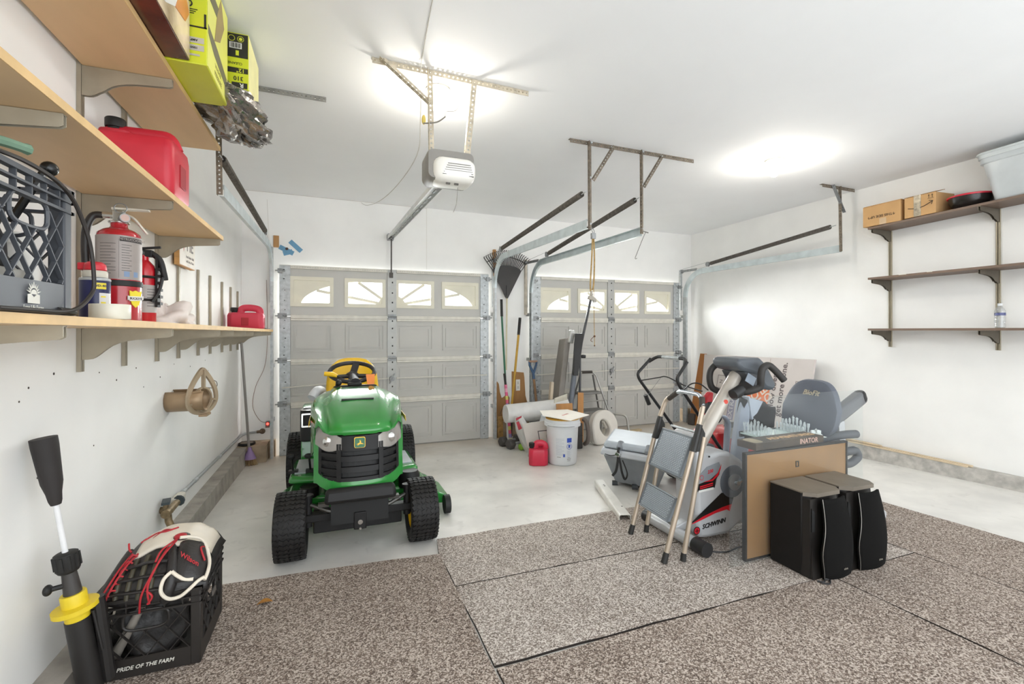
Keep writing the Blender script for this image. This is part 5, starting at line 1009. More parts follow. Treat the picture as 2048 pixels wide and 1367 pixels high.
for x, y in ((-.41, .52), (-.30, .50)):
    m = L(); m.tube([(x, y+.06, .35), (x-.005, y, .46)], .007, 8); m.ball((x-.01, y-.01, .475), .022, sc=(1.2, .8, .8)); m.box((x-.03, y+.04, .346), (x+.03, y+.09, .366)); part('pedal', m, jk, T)
m = L(); m.hexa([(-.175, .585, .87), (.175, .585, .87), (.17, .80, .84), (-.17, .80, .84), (-.15, .60, .935), (.15, .60, .935), (.14, .78, .925), (-.14, .78, .925)]); m.box((-.055, .60, .93), (.045, .70, .955)); m.box((-.13, .70, .45), (.13, .82, .86)); part('dash', m, jb, T, bevel=.01)
m = L(); m.ball((-.115, .625, .955), .022, sc=(1, 1, 1)); m.tube([(-.13, .63, .935), (-.115, .62, .975)], .01, 8); part('ignition_knob', m, jk, T, smooth=1)
m = L(); m.tube([(0, .66, .94), (-.02, .86, 1.0)], [.045, .028], 12); wc = Vector((-.015, .83, 1.02)); tl = .40
m.tube([wc+Vector((.165*math.cos(a), .165*math.sin(a)*math.cos(tl), .165*math.sin(a)*math.sin(tl))) for a in [2*PI*i/40 for i in range(40)]], .0165, 10, closed=True)
for a in (-2.6, -.55, 1.35):
    e = wc+Vector((.16*math.cos(a), .16*math.sin(a)*math.cos(tl), .16*math.sin(a)*math.sin(tl))); m.bar(wc-Vector((0, .01, .03)), e, .05, .018, up=(0, -.3, 1))
m.ball(wc-Vector((0, 0, .022)), .048, sc=(1, 1, .5)); part('steering_wheel', m, mat('wheel_black', '2a2829', .5, var=.05), T, smooth=1)
m = L(); m.tube([(-.03, .68, .945), (-.13, .72, 1.0)], .007, 8); lv = part('throttle_rod', m, jk, T)
m = L(); m.tube([(-.125, .718, .998), (-.16, .73, 1.012), (-.215, .735, 1.018)], [.012, .019, .016], 12); part('lever_knob', m, jy, lv, smooth=1)
m = L(); m.hexa([(.085, .63, .935), (.135, .63, .935), (.135, .635, .935), (.085, .635, .935), (.075, .64, 1.01), (.14, .64, 1.01), (.14, .644, 1.01), (.075, .644, 1.01)]); part('orange_tag', m, mat('tag_orange', 'f08a3c', .6), T)
# seat: shell lofted from the base up the back
def seatrow(y, z, w, dy, dz, th):
    out = []
    for k in range(21):
        u = -1+2*k/20; out.append(Vector((w*u, y+dy*abs(u)**3, z+dz*abs(u)**3)))
    return out
rows = [seatrow(.93, .76, .17, .03, .0, 0), seatrow(.96, .775, .20, .01, .02, 0), seatrow(1.10, .765, .215, 0, .035, 0), seatrow(1.22, .775, .215, -.03, .04, 0), seatrow(1.28, .83, .212, -.05, .02, 0), seatrow(1.305, .92, .207, -.05, 0, 0), seatrow(1.325, 1.02, .195, -.045, -.005, 0), seatrow(1.34, 1.09, .17, -.03, -.03, 0), seatrow(1.345, 1.118, .12, -.01, -.02, 0)]
m = L(); m.add([v for r in rows for v in r], [(i*21+j, i*21+j+1, (i+1)*21+j+1, (i+1)*21+j) for i in range(len(rows)-1) for j in range(20)]); part('seat', m, jy, T, smooth=80, solid=.05, sub=1)
m = L(); m.box((-.12, 1.0, .66), (.12, 1.3, .75)); m.bar((-.14, 1.36, .74), (-.14, 1.38, 1.0), .03); m.bar((.14, 1.36, .74), (.14, 1.38, 1.0), .03); part('seat_bracket', m, jk, T)
m = L(); m.tube(bez([(-.30, .75, .84), (-.27, .80, .885), (-.24, .95, .87), (-.25, 1.05, .82)]), .035, 10); part('white_cover', m, mat('cover_white', 'dcdfe2', .5), T, smooth=1)
# ================================================================ step stool, exercise bike and the things round them
alu = mat('stool_champagne', 'b9aa98', .35, .45, var=.05); chrome2 = mat('stool_chrome', 'c9d2da', .2, .8, var=.04); plast = mat('plastic_black', '232220', .5, var=.06)
def sp(y, z, off=0): return Vector((1.684+.165*(y-2.09)+.33*(z+.06)+off, y, z))   # the plane of the folded front frame
t = thing('step_stool', 'folded two-step stool with grey treads standing in front of the exercise bike', 'step stool', (1.77, 2.28, fz(2.28)+.011))
zr, zlft = fz(2.09)+.012, fz(2.49)+.012
m = MB(); m.tube(fillet([sp(2.092, zr+.03), sp(2.092, .70), sp(2.10, .80)], .1), .0145, 10); part('right_rail', m, alu, t, smooth=1)
m = MB(); m.tube(fillet([sp(2.49, zlft+.03), sp(2.515, .64), sp(2.49, .78), sp(2.44, .81)], .1), .0145, 10); part('left_rail', m, alu, t, smooth=1)
m = MB(); m.tube(fillet([sp(2.455, .795), sp(2.37, .852), sp(2.15, .858), sp(2.10, .80)], .04), .0125, 10); part('top_bar', m, chrome2, t, smooth=1)
each('foam_grip', [MB().tube([sp(2.46, .792), sp(2.385, .842)], .0165, 10), MB().tube([sp(2.128, .845), sp(2.103, .79)], .0165, 10)], mat('grip_dark', '3f3832', .7), t, smooth=1)
for y0, y1, z1, x0 in ((2.073, 2.075, .63, 1.806), (2.482, 2.49, .60, 1.866)):
    z0 = fz(y0)+.03; top = sp(y1, z1, .045); m = MB(); m.tube([(x0, y0, z0), top], .0138, 10); part('rear_leg', m, alu, t, smooth=1)
    m = MB(); m.tube([(x0-.002, y0, fz(y0)+.012), (x0+.003, y0, fz(y0)+.055)], [.017, .0155], 10); part('rubber_foot', m, plast, t, smooth=1)
for y, zf in ((2.092, zr), (2.49, zlft)):
    m = MB(); m.tube([sp(y, zf), sp(y, zf+.055)], [.018, .016], 10); part('rubber_foot', m, plast, t, smooth=1)
for y, za, zb in ((2.087, .55, .70), (2.505, .53, .67)):
    m = MB(); m.tube([sp(y, za), sp(y, za+.02), sp(y, zb-.02), sp(y, zb)], [.02, .019, .018, .017], 10); m.hexa([sp(y-.014, za, .0), sp(y+.014, za, .0), sp(y+.014, za+.0, .07), sp(y-.014, za, .07), sp(y-.014, zb, 0), sp(y+.014, zb, 0), sp(y+.014, zb-.05, .045), sp(y-.014, zb-.05, .045)]); part('hinge_block', m, plast, t)
def tread(tl, tr, br, bl):
    P4 = [sp(*q, -.004) for q in (tl, tr, br, bl)]; nrm = (P4[1]-P4[0]).cross(P4[3]-P4[0]).normalized()
    if nrm.x > 0: nrm = -nrm
    m = MB(); m.hexa([p-nrm*.022 for p in P4]+P4); tr_ = part('tread', m, mat('tread_grey', '8e969d', .45, .1, var=.05), t, bevel=.006)
    m = MB()
    def Q(u, v): return (P4[0]*(1-u)+P4[1]*u)*(1-v)+(P4[3]*(1-u)+P4[2]*u)*v
    eu = (P4[1]-P4[0]).length; ev = (P4[3]-P4[0]).length; nu = int(eu/.0215); nv = int(ev/.0115)
    for i in range(nv):
        for j in range(nu-(i % 2)):
            u = .04+.92*(j+.12+(.5 if i % 2 else 0))/nu; u2 = u+.92*.74/nu; v = .05+.90*(i+.15)/nv; v2 = v+.9*.66/nv
            c = [Q(u, v), Q(u2, v), Q(u2, v2), Q(u, v2)]; m.hexa([p+nrm*.0003 for p in c]+[p*.9+(c[0]+c[2])*.05+nrm*.0028 for p in c])
    part('tread_grip', m, mat('grip_pale', 'b4bcc4', .4, .15, var=.04), tr_)
    m = MB(); m.tube(P4+[P4[0]], .006, 6); part('tread_edge', m, mat('tread_trim', '7b8288', .45, .1), tr_)
tread((2.43, .609), (2.118, .620), (2.148, .394), (2.48, .375))
tread((2.45, .268), (2.122, .283), (2.150, .148), (2.478, .131))
for za, ya, yb in ((.37, 2.50, 2.10), (.13, 2.495, 2.10)):
    m = MB(); m.tube([sp(ya, za, .012), sp(yb, za+.01, .012)], .006, 6); part('cross_rod', m, galvd, t)
# ---------------------------------------------------------------- recumbent exercise bike
T2 = thing('exercise_bike', 'silver and red recumbent exercise bike behind the step stool', 'exercise bike', (2.3, 2.30, fz(2.3)+.011))
silver = mat('bike_silver', 'c9cacc', .32, .15, var=.03); bgrey = mat('bike_grey', '5b5f66', .5, var=.05); bblk = mat('bike_black', '222122', .45, var=.06)
prof = [(1.945, .03), (2.01, .0), (2.12, -.015), (2.17, -.005), (2.29, .09), (2.335, .25), (2.325, .36), (2.28, .45), (2.19, .505), (2.10, .52), (2.03, .50), (2.005, .515), (1.985, .57), (1.955, .64), (1.91, .63), (1.93, .40), (1.935, .2)]
prof = [(p[0]*1.033+.015, CAM_H-(CAM_H-p[1])*1.033) for p in prof]
prof = [(a, max(b, fz(2.2)+.045)) for a, b in prof]
m = MB(); m.prism(prof, (0, 2.19, 0), X_, Z_, -.20); body = part('shroud', m, silver, T2, bevel=.03)
ys = 2.187
m = MB(); m.lathe([(.098, 0), (.10, .004), (.09, .012), (.05, .014), (.046, .024), (.001, .026)], (2.285, ys+.004, .305), axis=(0, -1, 0), seg=32); disc = part('crank_disc', m, bgrey, T2, smooth=1)
m = MB(); m.lathe([(.05, .0), (.05, .02), (.035, .026), (.001, .028)], (2.285, ys, .305), axis=(0, -1, 0), seg=24); part('hub', m, mat('hub_grey', '8d8d8c', .4, .3), disc, smooth=1)
m = MB(); m.bar((2.285, ys-.035, .305), (2.43, ys-.05, .38), .022, .012); m.cyl((2.285, ys-.02, .305), (2.285, ys-.045, .305), .014); part('crank_arm', m, chrome2, disc)
m = MB(); m.box((2.40, ys-.14, .35), (2.50, ys-.06, .39)); part('pedal', m, bblk, disc, bevel=.01)
m = MB(); m.prism([(2.01, .31), (2.03, .375), (2.08, .415), (2.175, .435), (2.185, .415), (2.165, .36), (2.15, .30)], (0, ys+.001, 0), X_, Z_, .002); dc = part('decal', m, mat('decal_silver', '9aa0a6', .35, .2), T2)
m = MB(); m.prism([(2.01, .275), (2.01, .318), (2.10, .335), (2.17, .375), (2.185, .41), (2.175, .36), (2.15, .335), (2.14, .285)], (0, ys-.0015, 0), X_, Z_, .001); part('decal_black', m, mat('decal_black', '1b1a1a', .4), dc)
m = MB(); m.prism([(2.05, .328), (2.12, .338), (2.165, .375), (2.19, .42), (2.185, .395), (2.165, .355), (2.12, .327)], (0, ys-.003, 0), X_, Z_, .001); m.box((2.025, ys-.004, .305), (2.125, ys-.003, .311), rot=(0, -.12, 0)); m.box((2.025, ys-.004, .294), (2.125, ys-.003, .299), rot=(0, -.12, 0)); part('red_swoosh', m, mat('decal_red', 'd5202e', .4), dc)
m = MB(); m.text('230', .028, (2.105, ys-.002, .385), (1, 0, .15), (-.15, 0, 1), .0006, bold=True, shear=.3); m.lathe([(.012, 0), (.015, 0), (.015, .001), (.012, .001)], (2.04, ys-.001, .355), axis=(0, -1, 0), seg=16, cap=False); part('decal_number', m, mat('decal_red', 'd5202e'), dc)
m = MB(); m.box((2.015, ys-.004, .272), (2.13, ys-.002, .285), rot=(0, -.06, 0)); part('caution_strip', m, mat('label_white', 'e6e4e0'), dc)
m = MB(); m.prism([(1.945, .085), (2.195, .245), (2.30, .235), (2.275, .165), (2.20, .155), (2.05, .12)], (0, ys+.001, 0), X_, Z_, .002); bs = part('black_swoosh', m, mat('decal_black', '1b1a1a'), T2)
m = MB(); m.prism([(1.945, .083), (2.05, .122), (2.20, .158), (2.275, .168), (2.26, .125), (2.235, .14), (2.15, .130), (2.05, .105)], (0, ys-.001, 0), X_, Z_, .001); part('red_swoosh', m, mat('decal_red', 'd5202e'), bs)
m = MB(); m.text('SCHWINN', .038, (2.135, ys, .066), (1, 0, .10), (-.10, 0, 1), .0012, bold=True, shear=.28); part('lettering', m, mat('decal_black', '1b1a1a'), T2)
m = MB(); m.lathe([(.024, 0), (.024, .0015), (.001, .0015)], (2.005, ys+.001, .043), axis=(0, -1, 0), seg=20); rd = part('roundel', m, mat('decal_black', '1b1a1a'), T2)
m = MB(); m.lathe([(.019, 0), (.019, .001), (.001, .001)], (2.005, ys-.0005, .043), axis=(0, -1, 0), seg=20); part('roundel_red', m, mat('decal_red', 'd5202e'), rd)
m = MB(); m.box((1.99, ys-.003, .041), (2.02, ys-.0018, .045)); m.box((2.003, ys-.003, .028), (2.007, ys-.0018, .058)); part('roundel_star', m, mat('decal_black', '1b1a1a'), rd)
m = MB(); m.cyl((2.10, ys+.003, .475), (2.10, ys-.001, .475), .006, seg=8); part('vent_hole', m, bblk, body)
zst = fz(2.32)+.011+.042
m = MB(); m.cyl((1.965, 2.585, zst-.005), (1.955, 2.13, zst+.006), .036, seg=20); part('front_stabilizer', m, silver, T2, smooth=1)
each('stabilizer_cap', [MB().cyl((1.955, 2.145, zst+.004), (1.955, 2.05, zst+.008), .041, seg=20), MB().cyl((1.965, 2.56, zst-.004), (1.967, 2.62, zst-.006), .041, seg=20)], bblk, T2, smooth=1)
m = MB(); m.bar((1.96, 2.33, zst+.02), (2.06, 2.31, .05), .06, .05); m.hexa([(2.25, 2.27, -.01), (3.50, 2.27, -.01), (3.50, 2.34, -.01), (2.25, 2.34, -.01), (2.25, 2.27, .05), (3.50, 2.27, .05), (3.50, 2.34, .05), (2.25, 2.34, .05)]); part('floor_beam', m, silver, T2, bevel=.008)
m = MB(); m.cyl((3.48, 2.05, fz(2.3)+.045), (3.48, 2.56, fz(2.3)+.045), .033, seg=16); part('rear_stabilizer', m, silver, T2, smooth=1)
m = MB(); m.tube([(2.09, 2.30, .50), (2.20, 2.30, .64), (2.44, 2.30, .96)], [.058, .05, .043], 16, flat=.85); mast = part('mast', m, mat('mast_champagne', 'bfb7ad', .35, .2, var=.03), T2, smooth=1)
m = MB(); m.lathe([(.015, 0), (.014, .004), (.001, .005)], (2.30, 2.258, .785), axis=(-.3, -1, .25), seg=14); part('red_badge', m, mat('badge_red', 'e0452f', .4), mast, smooth=1)
# console
cx = [(2.325, 1.02), (2.34, 1.062), (2.52, 1.062), (2.575, 1.02), (2.665, .885), (2.635, .845), (2.56, .865), (2.49, .955), (2.37, .985)]
m = MB(); m.prism(cx, (0, 2.19, 0), X_, Z_, -.22); cons = part('console', m, mat('console_grey', '585d63', .45, var=.05), T2, bevel=.022)
m = MB(); m.prism([(2.40, .975), (2.50, .965), (2.575, .865), (2.54, .845), (2.45, .90)], (0, 2.20, 0), X_, Z_, -.2); part('console_back', m, mat('console_dark', '4a4c50', .5), cons, bevel=.01)
m = MB(); m.box((2.395, 2.186, .90), (2.47, 2.19, .955), rot=(0, .5, 0)); part('grey_label', m, mat('label_bluegrey', '9aa5b2', .5), cons)
hbm = mat('handlebar_foam', '2e2b29', .6, var=.08)
m = MB(); m.tube(bez([(2.46, 2.40, 1.01), (2.42, 2.45, 1.005), (2.385, 2.47, .965), (2.375, 2.47, .90), (2.39, 2.46, .845), (2.44, 2.43, .82), (2.44, 2.36, .845)], 6), .021, 12); part('handlebar', m, hbm, T2, smooth=1)
m = MB(); m.tube(bez([(2.36, 2.26, .845), (2.37, 2.19, .85), (2.41, 2.15, .865), (2.445, 2.13, .89), (2.44, 2.12, .95), (2.455, 2.12, 1.0), (2.50, 2.12, 1.02), (2.55, 2.11, .985), (2.60, 2.09, .925)], 6), .021, 12); part('handlebar', m, hbm, T2, smooth=1)
m = MB(); m.cyl((2.30, 2.20, .835), (2.37, 2.20, .865), .035, seg=14); part('clamp_knob', m, bblk, T2, smooth=1)
# seat: inclined rail, back pad, base pad, side grips
m = MB(); a = Vector((2.95, 2.31, .40)); b = Vector((3.66, 2.31, .742)); m.bar(a, b, .075, .10); part('seat_rail', m, mat('rail_grey', '717276', .35, .3, var=.05), T2, bevel=.02)
m = MB(); d = (b-a).normalized(); m.bar(b-d*.05, b+d*.03, .078, .104); part('rail_cap', m, bblk, T2, bevel=.03)
m = MB(); m.bar((3.0, 2.31, .0), (3.15, 2.31, .45), .08, .06); m.bar((3.45, 2.31, .0), (3.40, 2.31, .58), .07, .06); part('seat_post', m, silver, T2)
sb = mat('seat_vinyl', '5f646f', .45, var=.05, bump=.04, bs=120)
def padfn(u, v):
    a = 2*PI*u; k = v   # profile across thickness
    z = math.sin(a); y = math.cos(a); e = .58
    yy = math.copysign(abs(y)**e, y); zz = math.copysign(abs(z)**e, z); tp = 1-.30*max(0, zz)
    s_ = [.86, .97, 1.0, .97, .86][int(round(v*4))]; th = [-.035, -.025, 0, .025, .035][int(round(v*4))]
    z_ = .695+.195*zz*s_; return Vector((3.12+.22*(z_-.69)+th, 2.30+.205*yy*s_*tp, z_))
m = MB(); m.grid(padfn, 40, 4, True); m.f.append(tuple(range(39, -1, -1))); m.f.append(tuple(160+i for i in range(40))); bp = part('seat_back', m, sb, T2, smooth=1)
m = MB(); m.text('BioFit', .05, (3.098, 2.285, .80), (0, -1, 0), (.22, 0, 1), .002, bold=True, shear=.3); part('seat_emblem', m, mat('emblem_tan', 'b9ae98', .5), bp)
m = MB(); m.prism(rrect(2.83, 2.13, 3.14, 2.50, .09, 5), (0, 0, .425), X_, Y_, .055); part('seat_base', m, sb, T2, bevel=.022)
for y in (2.08, 2.55):
    m = MB(); m.tube(fillet([(2.98, y, .425), (3.12, y, .43), (3.24, y, .44), (3.275, y, .39), (3.20, y, .35), (3.0, y, .36)], .05), .026, 12); part('side_grip', m, mat('grip_charcoal', '55575b', .6), T2, smooth=1)
m = MB(); m.tube(fillet([(3.08, 2.2, .50), (3.20, 2.12, .535), (3.31, 2.12, .53)], .04), .028, 12); part('arm_bar', m, mat('grip_charcoal', '55575b'), T2, smooth=1)
m = MB(); m.tube(bez([(2.00, 2.12, -.045), (2.10, 2.06, fz(2.06)+.016), (2.25, 2.08, fz(2.08)+.016), (2.5, 2.03, fz(2.0)+.016)]), .004, 6); part('power_lead', m, bblk, T2, smooth=1)
# ---------------------------------------------------------------- white downspout on the floor
t = thing('downspout', 'white rectangular downspout lying on the floor left of the step stool', 'downspout', (1.97, 3.05, fz(3.05)))
a = Vector((2.085, 3.41, fz(3.41)+.036)); b = Vector((1.853, 2.70, fz(2.70)+.048)); x, y, d = frame(b-a); pts = rrect(-.042, -.030, .042, .030, .012, 3); ins = rrect(-.038, -.026, .038, .026, .010, 3)
m = MB(); m.ring(pts, ins, a, x, Z_, (b-a).length*(1 if x.cross(Z_).dot(b-a) > 0 else -1)); sp_ = part('pipe', m, mat('downspout_white', 'e9e6df', .4, var=.05, vs=12), t)
m = MB()
for k in (.2, .24, .9): q = a+(b-a)*k+Z_*.0305; m.cyl(q, q+Z_*.001, .006, seg=8)
part('screw_hole', m, holem, t)
# ---------------------------------------------------------------- grey storage trunk with strap
T3 = thing('storage_chest', 'grey plastic storage chest tied with a black strap, behind the step stool', 'storage chest', (2.45, 3.35, fz(3.4)))
tg = mat('trunk_grey', 'b4bcc4', .4, var=.04); tgl = mat('trunk_pale', 'c3c7cc', .4, var=.03); tgd = mat('trunk_panel', '8d9196', .45, var=.08)
TL3, TR3, BR3, BL3 = Vector((2.105, 3.395, .20)), Vector((2.40, 2.92, .20)), Vector((2.37, 3.02, -.03)), Vector((2.255, 3.43, -.075)); bk_ = Vector((.39, .45, 0))
m = MB(); m.hexa([BL3, BR3, BR3+bk_*.8, BL3+bk_*.8, TL3, TR3, TR3+bk_, TL3+bk_]); part('body', m, tgd, T3, bevel=.012)
fr = (TL3-TR3).normalized(); out = Vector((-.75, -.62, 0)).normalized()
m = MB(); rim = [TL3+fr*.015+out*.03, TR3-fr*.015+out*.03, TR3+bk_-fr*.015, TL3+bk_+fr*.015]; m.hexa([p-Z_*.01 for p in rim]+[p+Z_*.045+(TL3+TR3+bk_*1.0-p*2)*.02 for p in rim]); part('lower_rim', m, tgl, T3, bevel=.015)
c3_ = (TL3+TR3+bk_)/2; lid = [c3_+(p-c3_)*.93+Z_*.05 for p in rim]; top = [c3_+(p-c3_)*.86+Z_*.105 for p in rim]
m = MB(); m.hexa(lid+top); part('lid', m, tg, T3, bevel=.02)
for k in (.28, .72): p = lid[0]+(lid[1]-lid[0])*k; part('lid_recess', MB().cyl(p+Z_*.005, p+Z_*.05-out*.06, .028, seg=14), mat('recess_grey', '8a8f95', .5), T3, bevel=.006)
for p in (BL3+out*.01, (BL3+BR3)/2+out*.01, BL3+bk_*.7): part('caster', MB().cyl(p+Vector((-.02, .012, -.005)), p+Vector((.02, -.012, -.005)), .022, seg=14), mat('caster_dark', '3b3e42', .5), T3, smooth=1)
m = MB(); a = TL3*.72+TR3*.28+out*.042; m.tube([a+Z_*.10-out*.06, a+Z_*.055, a+Z_*.0, a-Z_*.02+out*.004], .011, 6, flat=.3); q = a+Z_*.02
for pts in ([q, q+Vector((-.02, -.02, -.06)), q+Vector((-.03, -.01, -.13)), q+Vector((-.05, .01, -.17))], [q, q+Vector((.0, -.03, -.07)), q+Vector((.01, -.04, -.14)), q+Vector((.03, -.05, -.19)), q+Vector((.045, -.06, -.14)), q+Vector((.02, -.03, -.04))], [q, q+Vector((-.05, .03, -.01)), q+Vector((-.09, .06, .0))]): m.tube(bez(pts, 5), .010, 6, flat=.25)
st = part('strap', m, mat('strap_black', '232323', .7), T3, smooth=1)
m = MB(); m.box(q-Vector((.02, .02, .015)), q+Vector((.02, .02, .015)), rot=(.3, .2, .5)); part('buckle', m, chr_, st, bevel=.004)
m = MB(); m.hexa([(2.68, 3.78, .02), (2.96, 3.70, .02), (2.98, 3.92, .02), (2.72, 3.98, .02), (2.70, 3.78, .12), (2.96, 3.70, .17), (2.98, 3.90, .18), (2.74, 3.96, .13)]); m.hexa([(2.66, 3.78, fz(3.8)+.002), (2.98, 3.70, fz(3.8)+.002), (2.98, 3.93, fz(3.8)+.002), (2.70, 3.99, fz(3.8)+.002), (2.66, 3.78, .02), (2.98, 3.70, .02), (2.98, 3.93, .02), (2.70, 3.99, .02)]); single('plastic_bin', m, mat('bin_bluegrey', '7f8b98', .5), 'blue-grey plastic bin on the floor just behind the grey chest', 'bin', bevel=.012)
# ---------------------------------------------------------------- red push mower
T4 = thing('push_mower', 'red push lawn mower with black folding handle behind the exercise bike', 'push mower', (3.1, 3.0, fz(3.0)))
mr = mat('mower_red', 'b8262a', .3, coat=.3, var=.04); hb = mat('handle_black', '1f1e1e', .4, var=.05)
m = MB(); zf = fz(3.0); S_ = []
for k, zz in ((1.0, zf+.07), (1.02, zf+.13), (.96, zf+.18), (.72, zf+.22), (.5, zf+.23)): S_.append([Vector((3.12+p[0]*k, 3.12+p[1]*k, zz)) for p in rrect(-.36, -.27, .36, .27, .12, 5)])
loft(m, S_); part('deck', m, mr, T4, smooth=1)
m = MB(); S_ = []
for k, zz in ((1, zf+.21), (1.05, zf+.28), (1.0, zf+.40), (.8, zf+.47), (.5, zf+.49)): S_.append([Vector((3.10+p[0]*k, 3.09+p[1]*k, zz)) for p in rrect(-.26, -.17, .26, .17, .09, 5)])
loft(m, S_); part('engine_cover', m, mr, T4, smooth=1)
m = MB(); m.cyl((3.02, 2.93, zf+.44), (3.02, 2.93, zf+.55), .035, seg=16); part('filler_neck', m, mat('neck_white', 'd6d4cd', .5), T4, smooth=1)
m = MB(); m.cyl((3.02, 2.93, zf+.53), (3.02, 2.93, zf+.575), .042, seg=16); part('fuel_cap', m, mat('cap_grey', '8f8e8a', .5), T4, smooth=1)
m = MB(); m.prism(rrect(2.72, -.01, 2.86, .32, .03), (0, 3.14, 0), X_, Z_, .24); part('grass_chute', m, bgrey, T4, bevel=.03)
for x, y, r in ((2.86, 2.84, .10), (2.86, 3.40, .10), (3.42, 2.84, .09), (3.42, 3.40, .09)):
    m = MB(); m.cyl((x, y-.022, fz(y)+r+.002), (x, y+.022, fz(y)+r+.002), r, seg=24); part('wheel', m, tirem, T4, bevel=.012)
for y, x1 in ((3.22, 2.35), (2.78, 2.38)):
    m = MB(); m.tube(fillet([(2.90, y, .17), (x1, y, .83), (x1-.02, y, .88), (2.46, y*.98+.06, 1.0)], .07), .0125, 10); part('handle_tube', m, hb, T4, smooth=1)
m = MB(); m.tube(fillet([(2.44, 3.215, .975), (2.49, 3.17, 1.02), (2.49, 2.83, 1.02), (2.44, 2.785, .975)], .05), .0135, 10); part('grip_bar', m, hb, T4, smooth=1)
m = MB(); m.tube([(2.49, 3.10, 1.02), (2.49, 2.90, 1.02)], .0145, 10); part('chrome_sleeve', m, galv, T4, smooth=1)
m = MB(); m.tube(bez([(2.36, 3.22, .82), (2.46, 3.12, .85), (2.50, 3.06, .86), (2.58, 2.95, .80), (2.62, 2.80, .77)]), .005, 6); m.tube(bez([(2.40, 2.76, .79), (2.46, 2.74, .84), (2.52, 2.72, .84), (2.60, 2.72, .79)]), .005, 6); part('control_bail', m, hb, T4, smooth=1)
m = MB(); m.tube([(2.44, 3.21, .62), (2.40, 3.205, .70)], .018, 10); part('cable_grip', m, hb, T4, smooth=1)
m = MB(); m.tube([(2.42, 3.2, .70), (2.47, 3.10, .85)], .0015, 5); part('control_cable', m, galvd, T4)
m = MB(); m.tube([(2.66, 3.2, .43), (2.665, 2.8, .43)], .010, 8); part('cross_brace', m, galv, T4, smooth=1)
# cordless tool and chute pieces
t = thing('hedge_trimmer', 'red and black power tool handle beside the exercise bike mast', 'power tool', (2.42, 2.62, .60))
m = MB(); m.prism([(0, .16), (.035, .19), (.06, .185), (.05, .12), (.075, .05), (.04, .01), (.02, .0), (-.01, .06)], (2.50, 2.62, .60), X_, Z_, -.05); part('housing', m, mat('tool_red', 'b51f28', .4), t, bevel=.01)
m = MB(); m.prism([(-.02, .10), (.03, .10), (.085, .04), (.10, -.03), (.07, -.06), (.05, -.02), (.0, .02), (-.06, .02)], (2.52, 2.60, .62), X_, Z_, -.06); part('grip', m, bblk, t, bevel=.01)
t = thing('blower_vacuum', 'pale grey plastic chute with dark cloth bag between bike and cardboard', 'leaf vacuum', (2.95, 2.60, .2))
lav = mat('chute_lavender', 'a9b1c0', .4, var=.04)
m = MB(); m.hexa([(2.74, 2.66, .02), (2.86, 2.60, .02), (2.90, 2.68, .02), (2.78, 2.74, .02), (2.86, 2.66, .72), (2.885, 2.60, .73), (2.95, 2.68, .73), (2.90, 2.74, .72)]); part('tube_body', m, lav, t, bevel=.01)
m = MB(); m.prism([(2.878, .735), (3.015, .70), (2.955, .615), (2.90, .58)], (0, 2.60, 0), X_, Z_, -.012); m.prism([(2.868, .74), (2.882, .745), (2.915, .575), (2.90, .57)], (0, 2.597, 0), X_, Z_, -.06); part('flared_mouth', m, mat('chute_pale', 'c6cdd8', .4), t)
m = MB(); m.grid(lambda u, v: Vector((2.90+.28*u-.05*v*(1-u), 2.66+.10*math.sin(PI*u)*math.sin(PI*v)+.02*math.sin(9*u+4*v), .40+.33*v-.09*u*v)), 12, 12); part('cloth_bag', m, mat('bag_charcoal', '2a282a', .8, var=.15), t, smooth=1, solid=.06)
m = MB(); m.tube(bez([(2.57, 2.55, .63), (2.62, 2.57, .60), (2.67, 2.60, .55), (2.70, 2.64, .45), (2.71, 2.66, .2)]), [.012, .016, .02, .022, .022, .022, .022, .022, .022, .022, .022, .022, .022, .022, .022, .022, .022, .022, .022, .022, .022, .022, .022, .022, .022], 8, flat=.5); part('curved_arm', m, lav, t, smooth=1)
# ---------------------------------------------------------------- framed board, acrylic sheet, speakers
zb_ = fz(1.95)+.013
t = thing('framed_board', 'tan backed picture frame with black edge standing behind the speakers', 'framed board', (2.52, 1.945, zb_))
m = MB(); m.box((2.118, 1.936, zb_+.008), (2.932, 1.95, .550)); part('backing_board', m, mat('backing_tan', '9f774c', .28, var=.05, vs=6, spec=.5), t)
m = MB(); m.ring([(2.109, zb_), (2.94, zb_), (2.94, .558), (2.109, .558)], [(2.121, zb_+.012), (2.928, zb_+.012), (2.928, .546), (2.121, .546)], (0, 1.930, 0), X_, Z_, -.026); part('black_frame', m, mat('frame_black', '2b2724', .45), t, bevel=.002)
m = MB(); m.ring([(2.50, .44), (2.525, .44), (2.525, .475), (2.50, .475)], [(2.506, .446), (2.519, .446), (2.519, .469), (2.506, .469)], (0, 1.9355, 0), X_, Z_, .002); part('hanger_plate', m, mat('hanger_dark', '4a463f', .5, .3), t)
m = MB(); m.box((1.977, 1.912, fz(1.91)+.013), (3.05, 1.9165, .868)); single('acrylic_sheet', m, thin_glass('acrylic', (.95, .965, .965), .04, haze=.02, dcol='d5d9de'), 'clear acrylic sheet standing upright between the speakers and framed board', 'acrylic sheet')  # greyish reflection haze painted in as a flat diffuse share
